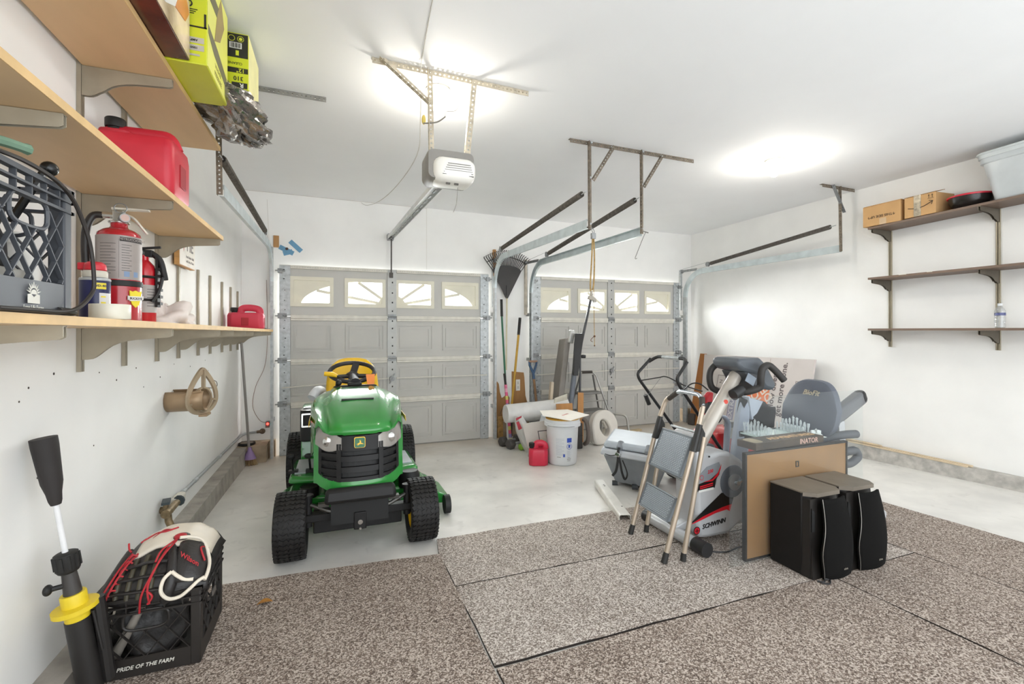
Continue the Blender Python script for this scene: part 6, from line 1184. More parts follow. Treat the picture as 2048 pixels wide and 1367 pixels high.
def speaker(x0, label):
    y0, y1 = 1.665, 1.905; x1 = x0+.25; zf_ = fz(1.8)+.014; zt_ = .392
    t = thing('speaker', label, 'speaker', (x0+.125, 1.79, zf_), group='pair of black bookshelf speakers')
    m = MB(); m.hexa([(x0, 1.72, zf_), (x1, 1.72, zf_), (x1, y1, zf_), (x0, y1, zf_), (x0, 1.72, zt_), (x1, 1.72, zt_), (x1, y1, zt_), (x0, y1, zt_)]); part('cabinet', m, mat('speaker_black', '151312', .6, spec=.3, var=.1, vs=30), t, bevel=.004)
    m = MB(); m.hexa([(x0-.001, 1.71, zt_-.002), (x1+.001, 1.71, zt_-.002), (x1+.001, y1, zt_-.002), (x0-.001, y1, zt_-.002), (x0, 1.712, zt_+.004), (x1, 1.712, zt_+.004), (x1, y1, zt_+.004), (x0, y1, zt_+.004)]); m.prism([(x0+.0, 1.712), (x0+.05, 1.668), (x1-.035, 1.668), (x1, 1.712)], (0, 0, zt_-.016), X_, Y_, .02); part('top_panel', m, mat('speaker_top_lit', '6f665a', .45, var=.1), t)  # top coloured paler than the cabinet for the light falling on it
    # front baffle: grille cloth wider at the base, waisted side trim
    def gx(v): return (x0+.055-.012*math.sin(PI*v)*(1 if v < .5 else 1)-.02*math.sin(PI*min(1, v*1.3))*0, x1-.01+.0*v)
    def side(v): return x0+.058-.028*math.exp(-((v-.33)/.22)**2)
    def right(v): return x1-.028+.040*math.sin(PI*min(1, (1-v)*.62+.02))
    N_ = 16; vs = []; fs = []
    for j in range(N_+1):
        v = j/N_; z = zf_+.004+(zt_-.022-zf_-.004)*v; by = -.035*math.sin(PI*min(1, .12+(1-v)*.62))
        for i in range(11):
            u = i/10; vs.append((side(v)+(right(v)-side(v))*u, 1.668+by-.018*math.sin(PI*u), z))
    for j in range(N_):
        for i in range(10): a = j*11+i; fs.append((a, a+1, a+12, a+11))
    m = MB(); m.add(vs, fs); part('grille', m, mat('speaker_cloth', '0e0d0c', .95, var=.15, vs=200, spec=.2), t, smooth=1, solid=.01)
    m = MB(); m.hexa([(x0+.004, 1.66, zf_), (x1-.004, 1.66, zf_), (x1, 1.725, zf_), (x0, 1.725, zf_), (x0+.03, 1.69, zt_-.01), (x1-.03, 1.69, zt_-.01), (x1, 1.725, zt_-.01), (x0, 1.725, zt_-.01)]); m.prism([(side(j/N_)-.0, zf_+.004+(zt_-.024-zf_)*j/N_) for j in range(N_+1)]+[(x0+.004, zt_-.024), (x0, zf_+.004)], (0, 1.675, 0), X_, Z_, -.04); part('baffle', m, mat('speaker_gloss', '1d1a18', .4), t)
    m = MB(); m.tube([(side(j/N_)-.001, 1.660-.035*math.sin(PI*min(1, .12+(1-j/N_)*.62)), zf_+.006+(zt_-.026-zf_)*j/N_) for j in range(N_+1)], .0018, 6); part('silver_trim', m, mat('trim_silver', '9b9790', .3, .7), t, smooth=1)
    m = MB(); m.prism([(0, 0), (.02, 0), (.02, .10), (.0, .12)], (x0+.012, 1.674, zt_-.19), X_, Z_, .004); part('port_recess', m, jk, t)
    m = MB(); m.text('aiwa', .016, (x1-.075, 1.608, zf_+.055), X_, Z_, .0008, bold=True); part('lettering', m, mat('badge_grey', '8f8a80', .4, .4), t)
speaker(2.262, 'left black speaker, nearer the step stool, with its top coloured as if lit')
speaker(2.535, 'right black speaker, nearest the right wall, beside its twin')
m = MB(); m.tube(bez([(2.27, 1.64, fz(1.64)+.018), (2.29, 1.62, fz(1.6)+.016), (2.32, 1.635, fz(1.6)+.018), (2.335, 1.62, fz(1.6)+.016), (2.30, 1.60, fz(1.6)+.016), (2.27, 1.62, fz(1.6)+.017)]), .004, 6); single('speaker_cable', m, bblk, 'short black cable coiled on the carpet at the left speaker corner', 'cable', smooth=1)
# game boxes on the frame, chess set
t = thing('game_box', 'dark flat board game box with tan lettering lying on the framed board', 'game box', (2.42, 2.02, .56))
gz0, gz1 = .560, .600
m = MB(); R = Matrix.Translation((2.475, 2.0, 0)) @ Matrix.Rotation(.02, 4, 'Z'); m = MB(R); m.box((-.28, -.055, gz0), (.28, .075, gz1)); part('lid', m, mat('game_brown', '4a3c30', .45, var=.25, vs=9), t, bevel=.002)
m = MB(R); m.text('ADVENTURES', .062, (.075, .005, gz1+.0005), X_, Y_, .0006, bold=True); part('title', m, mat('game_tan', 'dcb488', .5), t)
m = MB(R); m.prism(rrect(-.27, -.04, -.19, .06, .03), (0, 0, gz1), X_, Y_, .0008); part('pale_picture', m, mat('game_pale', 'c2b294', .5, var=.2), t)
m = MB(R); m.text('INATOR', .042, (.15, -.0555, (gz0+gz1)/2), X_, Z_, .0006, bold=True); part('spine_title', m, mat('game_pink', 'cda596', .5), t)
t = thing('glass_chessboard', 'frosted glass chessboard propped level behind the game box', 'chessboard', (2.62, 2.22, .585))
cm = mat('board_glass', 'c9dad6', .15, spec=.6, var=.05)
BX0, BX1, BY0, BY1, BZ = 2.46, 2.86, 2.09, 2.30, .572
m = MB(); m.box((BX0, BY0, BZ-.008), (BX1, BY1, BZ)); part('glass_plate', m, cm, t, bevel=.001)
m = MB(); m.box((BX0, BY1-.006, BZ-.03), (BX1, BY1+.004, BZ+.006)); m.box((BX0+.02, BY0+.05, .482), (BX1-.1, BY1-.02, BZ-.009)); part('case', m, bblk, t)
cg_ = thin_glass('chess_clear', (.97, .99, .99), .3, haze=.3, dcol='eef3f4'); cf_ = thin_glass('chess_frost', (.9, .93, .93), .25, haze=.6, dcol='e4e9ea')
def piece(kind, x, y, h, mtl, label):
    h *= 1.45; r = .0115; prof = [(r, 0), (r, .004), (r*.8, .009), (r*.45, .016), (r*.42, h*.55), (r*.65, h*.68)]
    if kind == 'rook': prof += [(r*.72, h*.72), (r*.75, h), (r*.5, h)]
    elif kind == 'pawn': prof = [(r*.85, 0), (r*.85, .004), (r*.5, .01), (r*.35, h*.5), (r*.5, h*.55), (r*.55, h*.75), (r*.35, h*.92), (.0005, h)]
    elif kind == 'bishop': prof += [(r*.5, h*.72), (r*.62, h*.82), (r*.3, h*.96), (.0005, h)]
    elif kind == 'queen': prof += [(r*.5, h*.74), (r*.8, h*.92), (r*.45, h*.95), (.0005, h)]
    elif kind == 'king': prof += [(r*.5, h*.74), (r*.7, h*.88), (r*.25, h*.9), (r*.2, h*.98), (.0005, h)]
    m = MB(); m.lathe(prof, (x, y, BZ+.0005), seg=14)
    if kind == 'knight': m = MB(); m.lathe([(r, 0), (r, .004), (r*.8, .009), (r*.55, .016), (r*.5, h*.3)], (x, y, BZ+.0005), seg=14); m.prism([(-.007, h*.28), (.008, h*.28), (.009, h*.7), (.002, h), (-.004, h*.92), (-.012, h*.68), (-.010, h*.6), (-.001, h*.62)], (x, y+.004, BZ), X_, Z_, .008)
    return single('chess_'+kind, m, mtl, label, 'chess piece', smooth=1, group='glass chess pieces')
order = ['rook', 'knight', 'bishop', 'queen', 'king', 'bishop', 'knight', 'rook']; hs_ = dict(rook=.045, knight=.05, bishop=.056, queen=.064, king=.07, pawn=.036)
ORD = ['nearest the acrylic sheet', 'second from the acrylic sheet', 'third from the acrylic sheet', 'fourth from the acrylic sheet', 'fifth from the acrylic sheet', 'sixth from the acrylic sheet', 'seventh from the acrylic sheet', 'farthest from the acrylic sheet']
for i, k in enumerate(order):
    yy = BY0+.014+.0262*i
    piece(k, BX0+.03, yy, hs_[k], cg_, 'clear glass chess %s in the bike-mast back row, %s' % (k, ORD[i]))
    piece('pawn', BX0+.08, yy, hs_['pawn'], cg_, 'clear glass chess pawn in the clear row, %s' % ORD[i])
    piece(k, BX1-.03, yy, hs_[k], cf_, 'frosted glass chess %s in the bike-seat back row, %s' % (k, ORD[i]))
    piece('pawn', BX1-.08, yy, hs_['pawn'], cf_, 'frosted glass chess pawn in the frosted row, %s' % ORD[i])
single('paper_wad', blob((2.84, 2.06, .561), .05, .03, .035, .5, 11, 20, 10), mat('paper_white', 'dfe2df', .8), 'crumpled white paper by the right end of the game box', 'paper', smooth=60)
# ================================================================ things along the door wall
boardb = mat('brown_board', 'ad8050', .75, var=.14, vs=5, stretch=(1, 1, .25))
m = MB(); m.prism([(1.925, .035), (2.155, .035), (2.155, .34), (2.115, .40), (2.085, .36), (2.045, .34), (2.02, .42), (2.005, .53), (1.985, .56), (1.925, .57)], (0, YB-.001, 0), X_, Z_, .010)
single('brown_board', m, boardb, 'brown board with a torn curved top edge on the wall behind the dumbbells', 'board')
m = MB(); m.prism([(2.19, .035), (2.42, .035), (2.415, .25), (2.385, .36), (2.37, .60), (2.36, .67), (2.19, .69)], (0, YB-.001, 0), X_, Z_, .010)
single('brown_board', m, boardb, 'brown board with a straight top edge on the wall, behind the yellow handle', 'board')
t = thing('wall_outlet', 'white wall outlet set in the brown board between the doors', 'outlet', (2.29, YB-.012, .43))
m = MB(); m.box((2.245, YB-.018, .43), (2.305, YB-.0115, .58)); part('cover_plate', m, mat('outlet_white', 'e8e4dc', .4), t, bevel=.003)
each('socket', [MB().box((2.264, YB-.0195, z-.02), (2.286, YB-.0178, z+.02)) for z in (.475, .535)], mat('outlet_shade', 'c9c4ba', .4), t)
m = MB(); m.box((1.955, 5.69, fz(5.7)+.001), (2.03, 5.718, .12)); single('wood_offcut', m, mat('wood_knotty', 'b08850', .7, var=.25, vs=18), 'short knotty wood offcut standing on the floor left of the dumbbells', 'wood')
m = MB(); m.box((1.92, 5.756, 1.95), (1.955, YB-.001, 2.30)); single('wood_strip', m, mat('wood_raw', 'b98c5c'), 'raw wood strip on the wall at the left edge of the leaf rake', 'wood')
m = MB(); m.box((2.37, 5.756, 1.45), (2.40, YB-.001, 2.19)); single('metal_strip', m, mat('strip_pale', 'cfc6b6', .55, .1, var=.15, vs=12), 'pale worn metal strip on the wall at the right edge of the leaf rake', 'metal strip')
m = MB(); m.tube(bez([(2.02, 5.78, .13), (2.05, 5.78, .20), (2.12, 5.78, .23), (2.2, 5.78, .235)], 6), .004, 6); single('wall_cable', m, mat('cable_brown', '6b5640', .6), 'dark cable looping along the foot of the wall behind the dumbbells', 'cable', smooth=1)
# leaf rake, head up
t = thing('leaf_rake', 'black leaf rake hanging head up on the wall between the doors', 'rake', (2.10, 5.72, 1.60))
rk = mat('rake_black', '3a3735', .55, var=.06); yk = 5.745
m = MB(); pts = [(-.012, 0), (.012, 0), (.20, .36)]+[(.20*math.cos(a)/1.0, .36+.075*math.sin(a)) for a in [PI*i/12 for i in range(1, 12)]]+[(-.20, .36)]
m.prism(pts, (2.10, yk, 1.66), X_, Z_, .012); m.bar((2.10, yk-.012, 1.66), (2.10, yk-.012, 1.83), .02, .02); part('fan_plate', m, rk, t)
for i in range(24):
    u = -1+2*i/23; a = Vector((2.10+.195*u, yk-.004, 1.66+.36+.07*math.sqrt(max(0, 1-u*u)))); b = Vector((2.10+.315*u, yk+.0, 1.66+.60+.02-.10*u*u-.0)); m = MB(); m.bar(a, b, .009, .006, up=(0, 1, 0)); m.bar(b, b+Vector((.006*u, -.035, .01)), .009, .006); part('tine', m, rk, t)
m = MB(); m.tube([(2.10+.27*u, yk-.008, 1.66+.545-.075*u*u) for u in [-1+2*i/16 for i in range(17)]], .006, 6); part('cross_brace', m, rk, t)
m = MB(); m.tube([(2.10, 5.735, 1.70), (2.075, 5.70, .72)], .011, 8); part('handle', m, mat('handle_pale', 'd9cfb0', .6, var=.06), t, smooth=1)
def pole(name, label, cat, segs, foot=None):
    t = thing(name, label, cat, segs[-1][1])
    for nm, a, b, r, mtl in [(s[4], s[0], s[1], s[2], s[3]) for s in segs]:
        m = MB(); m.tube([a, b], r, 10); part(nm, m, mtl, t, smooth=1)
    return t
grn = mat('handle_green_dark', '2f6b4f', .45); yel = mat('handle_ochre', 'c79a32', .5, var=.08); blk2 = mat('grip_black', '2a2826', .7)
pole('garden_tool', 'green handled tool with black grip leaning between the doors', 'garden tool', [((1.995, 5.66, 1.64), (1.999, 5.655, 1.42), .017, blk2, 'grip'), ((1.999, 5.655, 1.42), (2.04, 5.56, .16), .0125, grn, 'shaft'), ((2.04, 5.56, .16), (2.045, 5.55, fz(5.55)+.002), .016, mat('blade_white', 'd9dde0', .5), 'head')])
pole('garden_tool', 'yellow handled tool with black grip leaning left of the far door', 'garden tool', [((2.255, 5.66, 1.405), (2.228, 5.645, 1.18), .019, blk2, 'grip'), ((2.228, 5.645, 1.18), (2.095, 5.56, .22), .015, yel, 'shaft'), ((2.095, 5.56, .22), (2.075, 5.54, fz(5.5)+.004), .022, mat('socket_dark', '4a4642', .5, .4), 'socket')])
m = MB(); 
t = thing('taped_stick', 'stick wrapped in pink and yellow striped tape standing by the white bags', 'stick', (2.05, 5.50, fz(5.5)))
m = MB(); m.tube([(1.993, 5.54, .69), (2.002, 5.52, .55)], .015, 10); part('grip', m, blk2, t, smooth=1)
cols = ['d96f8f', 'e8a3b6', 'e05c86', 'd8cf6a', 'e3677f', '9a8cc0', 'd3d0a0', 'd95f7e']
for i in range(15):
    a = Vector((2.002, 5.52, .55)); b = Vector((2.038, 5.43, fz(5.43)+.002)); m = MB(); m.tube([a+(b-a)*i/15, a+(b-a)*(i+1)/15], .0185, 10); part('tape_band', m, mat('band_'+cols[i % 8], cols[i % 8], .5), t, smooth=1)
# shovel with blue D-handle
t = thing('shovel', 'shovel with blue D-grip and wooden shaft leaning at the far door left edge', 'shovel', (2.49, 5.25, fz(5.25)))
bl = mat('grip_blue', '3d5878', .5)
m = MB(); c_ = Vector((2.415, 5.60, .80)); m.tube([c_+Vector((-.055, 0, .03)), c_+Vector((-.05, 0, -.02)), c_+Vector((.0, -.01, -.12)), c_+Vector((.008, -.012, -.20))], [.012, .014, .017, .019], 10); m.tube([c_+Vector((.055, 0, .03)), c_+Vector((.045, 0, -.02)), c_+Vector((.005, -.01, -.12))], [.012, .014, .016], 10); part('grip_fork', m, bl, t, smooth=1)
m = MB(); m.cyl(c_+Vector((-.058, 0, .03)), c_+Vector((.058, 0, .03)), .014, seg=12); part('cross_grip', m, mat('wood_pinkish', 'a8846c', .6), t, smooth=1)
m = MB(); m.tube([c_+Vector((.008, -.012, -.20)), (2.455, 5.55, .18)], .016, 10); part('shaft', m, mat('shaft_wood', '9a7653', .6, var=.12), t, smooth=1)
m = MB(); m.prism([(-.10, .24), (.10, .24), (.10, .05), (.05, -.02), (0, -.03), (-.05, -.02), (-.10, .05)], (2.46, 5.53, fz(5.5)+.035), X_, Vector((0, .15, 1)).normalized(), .008); part('blade', m, galvd, t)
# dumbbells
def dumbbell(a, b, r, hl, mt, label, hexa=True, hr=.014):
    a = Vector(a); b = Vector(b); d = (b-a).normalized()
    t = thing('dumbbell', label, 'dumbbell', (a+b)/2-Z_*r, group='dumbbells on the concrete floor')
    for p, q in ((a, a+d*hl), (b-d*hl, b)):
        m = MB(); m.tube([p, p+(q-p)*.15, p+(q-p)*.85, q], [r*.8, r, r, r*.8], 6 if hexa else 16); part('weight_head', m, mt, t, bevel=.004)
    m = MB(); m.tube([a+d*hl, b-d*hl], hr, 10); part('bar', m, galv if hexa else mt, t, smooth=1)
drk = mat('iron_dark', '565250', .55, .2, var=.08); lg = mat('vinyl_green', '8fbf3c', .45)
f_ = lambda y, r: fz(y)+r+.001
dumbbell((1.82, 5.20, f_(5.2, .056)), (2.12, 5.32, f_(5.3, .056)), .06, .085, drk, 'larger dark dumbbell on the floor behind the front one')
dumbbell((1.85, 5.02, f_(5.0, .056)), (2.15, 5.14, f_(5.1, .056)), .06, .085, drk, 'dark dumbbell on the floor in front, nearest the camera of the two dark ones')
dumbbell((1.965, 4.93, f_(4.93, .038)), (2.115, 4.99, f_(4.99, .038)), .038, .03, lg, 'small lime green dumbbell on the floor', False, .016)
dumbbell((2.08, 4.86, f_(4.86, .042)), (2.20, 4.94, f_(4.9, .042)), .042, .04, mat('vinyl_white', 'd7cfc6', .5), 'small off-white dumbbell half under the white bags', False, .016)
# roll of white sheeting, bags, white carton
t = thing('plastic_roll', 'thick roll of white plastic wrapping resting on the white bags', 'plastic roll', (2.15, 4.95, .15))
pw_ = mat('plastic_white', 'dcdbd8', .4, var=.05, bump=.15, bs=14)
m = MB(); m.grid(lambda u, v: Vector((1.83+.70*v, 5.05-.16*v+.105*(1.0+.05*math.sin(9*v))*math.cos(2*PI*u), .265+.06*v+(.105+.015*v)*(1+.04*math.sin(5*v+6*u))*math.sin(2*PI*u))), 28, 20, True); m.f.append(tuple(range(27, -1, -1))); m.f.append(tuple(20*28+i for i in range(28))); part('roll', m, pw_, t, smooth=50)
m = MB(); m.grid(lambda u, v: Vector((2.36+.16*u, 4.86-.02*u-.01*v, .36+.09*v+.05*u*v)), 8, 4); part('loose_flap', m, mat('plastic_stained', 'd6d2c2', .5, var=.1), t, solid=.004, smooth=1)
def slump_bag(cx, cy, w_, h, d_, lean, seed, mt, label, tilt=.3):
    rnd = random.Random(seed); z0 = fz(cy)+.002; a1, a2 = rnd.uniform(0, 6), rnd.uniform(0, 6)
    def fn(u, v):
        a = 2*PI*u; k = (1-.35*v**3)*(.85+.25*math.sin(PI*min(1, v*1.05)))
        wr = 1+.06*math.sin(5*a+a1+4*v)+.04*math.sin(9*a+a2-7*v)
        return Vector((cx+w_/2*k*wr*math.cos(a)+lean*v, cy+d_/2*k*wr*math.sin(a)+tilt*v*.3, z0+h*v+.01*math.sin(3*a+a2)*v))
    m = MB(); m.grid(fn, 32, 16, True); m.f.append(tuple(range(31, -1, -1))); m.f.append(tuple(16*32+i for i in range(32))); return m
t = thing('material_bag', 'slumped white plastic bag with red marks beside the dumbbells', 'bag', (1.96, 4.86, fz(4.86)))
part('bag_body', slump_bag(2.07, 4.84, .16, .39, .26, -.13, 3, pw_, ''), pw_, t, smooth=60)
m = MB(); m.prism([(0, 0), (.05, .015), (.035, .10), (.0, .09)], (1.87, 4.735, .14), Vector((1, .2, 0)).normalized(), Vector((-.3, .1, 1)).normalized(), .003); m.prism([(0, 0), (.08, .03), (.09, .05), (.01, .03)], (1.84, 4.735, .245), Vector((1, .2, 0)).normalized(), Vector((-.3, .1, 1)).normalized(), .003); part('red_mark', m, mat('mark_red', 'c04450', .5), t)
t = thing('material_bag', 'white bag with blue lettering between the slumped bag and the carton', 'bag', (2.14, 4.70, fz(4.7)))
part('bag_body', slump_bag(2.155, 4.68, .15, .40, .22, .05, 8, pw_, ''), mat('bag_bluewhite', 'dfe4ea', .4, var=.06), t, smooth=60)
m = MB(); m.text('Grout', .10, (2.145, 4.555, .10), Vector((.10, .0, 1)), Vector((-1, .25, .1)), .002, bold=True); m.box((2.16, 4.58, .245), (2.235, 4.60, .29), rot=(0, -.3, 0)); part('blue_print', m, mat('print_skyblue', '3f8fd0', .5), t)
t = thing('flat_carton', 'white flattened carton tilted behind the small gas can and bucket', 'carton', (2.16, 4.45, fz(4.4)))
u1 = Vector((.94, -.30, .10)).normalized(); v1 = Vector((-.16, .10, 1)).normalized(); o1 = Vector((1.925, 4.54, fz(4.5)+.012))
m = MB(); m.prism([(0, 0), (.46, -.0), (.46, .38), (-.02, .36)], o1, u1, v1, -.02); part('panel', m, mat('carton_white', 'd8d2ca', .7, var=.03), t)
m = MB(); m.ring([(.13, .08), (.44, .08), (.44, .27), (.13, .27)], [(.138, .088), (.432, .088), (.432, .262), (.138, .262)], o1, u1, v1, .001); m.text('HANDLE', .03, o1+u1*.28+v1*.10, u1, v1, .0008); part('print', m, mat('ink_dark', '3d3836'), t)
m = MB(); m.lathe([(.0275, 0), (.03, 0), (.03, .001), (.0275, .001)], o1+u1*.24+v1*.20, axis=u1.cross(v1), seg=16, cap=False); m.prism([(-.02, -.015), (.02, -.01), (.012, .018), (-.012, .014)], o1+u1*.24+v1*.20, u1, v1, .001); part('symbol', m, mat('ink_grey', '8a8784'), t)
m = MB(); m.prism([(-.03, .02), (0, 0), (.06, .0), (.02, .16)], o1+Vector((-.0, -.02, .0)), u1, v1, -.004); part('torn_corner', m, mat('carton_shade', 'c9c2b8', .7), t)
# red gas can on the floor
c = (1.912, 4.30, fz(4.30)+.001); t = thing('gas_can', 'red gas can on the floor in front of the white bucket', 'gas can', c)
gas_can(t, c, .19, .16, .22, -.35, mat('can_red_bright', 'd2304a', .4, var=.03), black, recess=False)
m = MB(); m.lathe([(.028, .12), (.032, .17), (.03, .205), (.02, .225)], (1.965, 4.335, c[2]), seg=16); part('handle_block', m, mat('can_red_bright', 'd2304a'), t, smooth=1)
m = MB(); m.ball((1.965, 4.335, c[2]+.225), .014); part('yellow_plug', m, mat('plug_yellow', 'e6c23a', .5), t, smooth=1)
# bucket with lid of cardboard
bz = fz(4.22)+.001; t = thing('plastic_bucket', 'white plastic bucket with blue printing and a square of card on top', 'bucket', (2.165, 4.25, bz)); bc = (2.165, 4.26, bz)
bw = mat('bucket_white', 'e4e6e8', .35, var=.015)
m = MB(); m.lathe([(.13, 0), (.138, .006), (.146, .02), (.162, .38), (.165, .385), (.185, .39), (.185, .425), (.178, .428), (.175, .455), (.170, .458), (.157, .40), (.136, .05), (.001, .045)], bc, seg=44, cap=True); part('pail', m, bw, t, smooth=1)
m = MB(); m.lathe([(.155, .44), (.172, .455), (.172, .468), (.155, .474), (.001, .474)], bc, seg=36); part('yellow_liner', m, mat('liner_yellow', 'd9a53a', .5, var=.06), t, smooth=1)
va = math.atan2(-bc[1], -bc[0]); br = lambda z: .146+(z-.02)*.0445+.0012
def bwrap(mb, a0, a1, z0, z1, n_=6): mb.grid(lambda u, v: Vector((bc[0]+br(z0+(z1-z0)*v)*math.cos(va+a0+(a1-a0)*u), bc[1]+br(z0+(z1-z0)*v)*math.sin(va+a0+(a1-a0)*u), bc[2]+z0+(z1-z0)*v)), n_, 1)
m = MB(); bwrap(m, .30, .62, .24, .285); bwrap(m, .05, .18, .095, .125, 3); part('blue_block', m, mat('print_royal', '3b57b5', .5), t)
m = MB(); a = va+.46; n3 = Vector((math.cos(a), math.sin(a), 0)); o3 = Vector(bc)+n3*br(.20)+Z_*.20; ux = Vector((-n3.y, n3.x, 0))
m.lathe([(.026, 0), (.029, 0), (.029, .0012), (.026, .0012)], o3, axis=n3, seg=24, cap=False); m.prism([(-.015, .01), (0, .02), (.015, .008), (.006, -.002), (.012, -.016), (-.004, -.010), (-.018, -.014), (-.006, -.002)], o3, ux, Z_, .0015); part('round_mark', m, mat('print_royal', '3b57b5'), t)
m = MB()
for i in range(14): bwrap(m, -.42, .12-.15*(i % 3 == 2), .275-.0125*i, .2775-.0125*i, 5)
for i in range(9): bwrap(m, .32, .62-.1*(i % 2), .155-.0085*i, .157-.0085*i, 3)
part('fine_print', m, mat('print_faint', 'b3b8c4', .5), t)
m = MB(); bwrap(m, .34, .56, .055, .06, 3); bwrap(m, .32, .6, .07, .076, 3); bwrap(m, .36, .54, .086, .09, 3); bwrap(m, -.36, -.1, .09, .095, 3); part('dark_print', m, mat('ink_grey', '8a8784'), t)
m = MB(); m.tube([(bc[0]+.187*math.cos(a), bc[1]+.187*math.sin(a), bc[2]+.40-.10*max(0, math.sin((a-va+1.6)*1.0))*0) for a in [va-.9+1.6*i/20 for i in range(21)]], .003, 6); part('bail', m, galvd, t)
m = MB(); m.add([(1.90, 4.16, bz+.515), (2.13, 4.02, bz+.475), (2.44, 4.19, bz+.482), (2.36, 4.52, bz+.49), (2.02, 4.50, bz+.50), (2.16, 4.27, bz+.487)], [(0, 1, 5), (1, 2, 5), (2, 3, 5), (3, 4, 5), (4, 0, 5)])
t = thing('card_sheet', 'creased square of white card lying on top of the bucket', 'card', (2.16, 4.27, bz+.48)); part('sheet', m, mat('card_white', 'efe9df', .7, var=.02), t, solid=.006)
m = MB(); m.text('FRAGILE', .035, (2.20, 4.26, bz+.491), (.8, .6, 0), (-.6, .8, 0), .0008); part('red_print', m, mat('print_palered', 'd59a94', .6), t)
# black case, wooden offcuts, walker, raised seat, step frame
t = thing('black_case', 'narrow black case standing right behind the white bucket', 'case', (2.62, 4.80, fz(4.8)))
m = MB(); m.box((2.555, 4.72, fz(4.72)+.002), (2.665, 4.86, .165)); part('case_body', m, mat('case_black', '3b3836', .5, var=.05), t, bevel=.012)
m = MB(); m.box((2.558, 4.717, .02), (2.662, 4.7205, .024)); part('seam', m, jk, t)
for a, b, w_, d_, lb in (((2.44, 4.70, fz(4.7)+.01), (2.435, 4.745, .40), .19, .02, 'wider wood offcut standing behind the bucket'), ((2.73, 4.90, fz(4.9)+.01), (2.78, 4.98, .48), .07, .02, 'narrow wood offcut leaning just right of the wider one')):
    m = MB(); m.bar(a, b, w_, d_, up=(.2, 1, 0)); single('wood_offcut', m, mat('offcut_orange', 'c08a52', .65, var=.14, vs=6, stretch=(2, 2, .3)), lb, 'wood', group='wood offcuts behind the bucket')
m = MB(); m.bar((2.375, 5.08, fz(5.08)+.01), (2.455, 5.11, .61), .05, .035); single('wood_stake', m, mat('stake_pale', 'cdbda6', .6, var=.08), 'pale squared wood stake standing left of the wood offcuts', 'wood')
def tubeset(t, nm, paths, r, mtl):
    for p in paths: m = MB(); m.tube(fillet(p, .06), r, 10); part(nm, m, mtl, t, smooth=1)
al = mat('aluminium_dull', 'b3b1ab', .35, .5, var=.06)
t = thing('step_ladder', 'grey metal folding step ladder standing in front of the far door', 'step ladder', (3.17, 5.45, fz(5.45)))
g_ = lambda y: fz(y)+.013
tubeset(t, 'leg', [[(2.856, 5.27, g_(5.27)), (3.06, 5.48, .63), (3.075, 5.50, .672), (3.255, 5.50, .672), (3.295, 5.48, .63), (3.486, 5.27, g_(5.27))]], .0135, al)
tubeset(t, 'rear_leg', [[(2.90, 5.66, g_(5.66)), (3.082, 5.53, .63)], [(3.507, 5.66, g_(5.66)), (3.276, 5.53, .63)]], .0125, mat('frame_grey', '7d7b77', .45, .3))
m = MB(); m.tube([(3.087, 5.50, .674), (3.245, 5.50, .674)], .019, 10); part('top_grip', m, mat('grip_dark', '3f3832'), t, smooth=1)
each('step', [MB().box((3.00, 5.42, .38), (3.36, 5.60, .41)), MB().box((2.95, 5.36, .14), (3.42, 5.62, .165))], mat('step_grey', '8c8a86', .5, .2), t, bevel=.008)
m = MB(); m.tube([(2.98, 5.40, .295), (3.42, 5.40, .295)], .009, 8); part('cross_bar', m, al, t, smooth=1)
t = thing('toilet_seat_riser', 'white moulded raised toilet seat standing on edge by the grey step ladder', 'raised toilet seat', (3.15, 5.0, fz(5.0)))
pr = []; inn = []
for i in range(40):
    a = 2*PI*i/40; x = .21*math.cos(a); z = .20*math.sin(a)
    if z < 0: x = .205*math.copysign(abs(math.cos(a))**.35, math.cos(a)); z = .205*math.copysign(abs(math.sin(a))**.5, math.sin(a))
    pr.append((x, z+.205)); inn.append((.078*math.cos(a)-.03*math.sin(a)-.01, .10*math.sin(a)+.19))
m = MB(); lean = Vector((0, .16, 1)).normalized(); m.ring(pr, inn, (3.045, 4.80, fz(4.8)+.008), Vector((.97, .22, 0)).normalized(), lean, -.10); part('seat', m, mat('riser_white', 'e2ddd4', .4, var=.02), t, bevel=.018)
m = MB(); m.cyl((3.0, 4.83, .14), (3.07, 4.87, .05), .016); part('clamp_bar', m, mat('clamp_pale', 'c9c4b8', .4), t, smooth=1)
t = thing('walker_frame', 'grey bent tube safety rail standing right of the raised toilet seat', 'safety rail', (3.42, 5.05, fz(5.0)))
tubeset(t, 'rail_tube', [[(3.20, 5.2, g_(5.2)), (3.22, 5.2, .165), (3.44, 4.98, .165), (3.47, 4.95, g_(4.95)+.0)]], .0145, al)
tubeset(t, 'side_loop', [[(2.70, 4.78, .20), (2.72, 4.74, .18), (2.73, 4.70, .05), (2.715, 4.70, -.06), (2.71, 4.76, -.09)]], .024, mat('foam_taupe', '6b625c', .7))
tubeset(t, 'base_tube', [[(2.66, 4.76, g_(4.76)+.02), (2.95, 5.12, g_(5.12)), (3.20, 5.2, g_(5.2))]], .012, al)
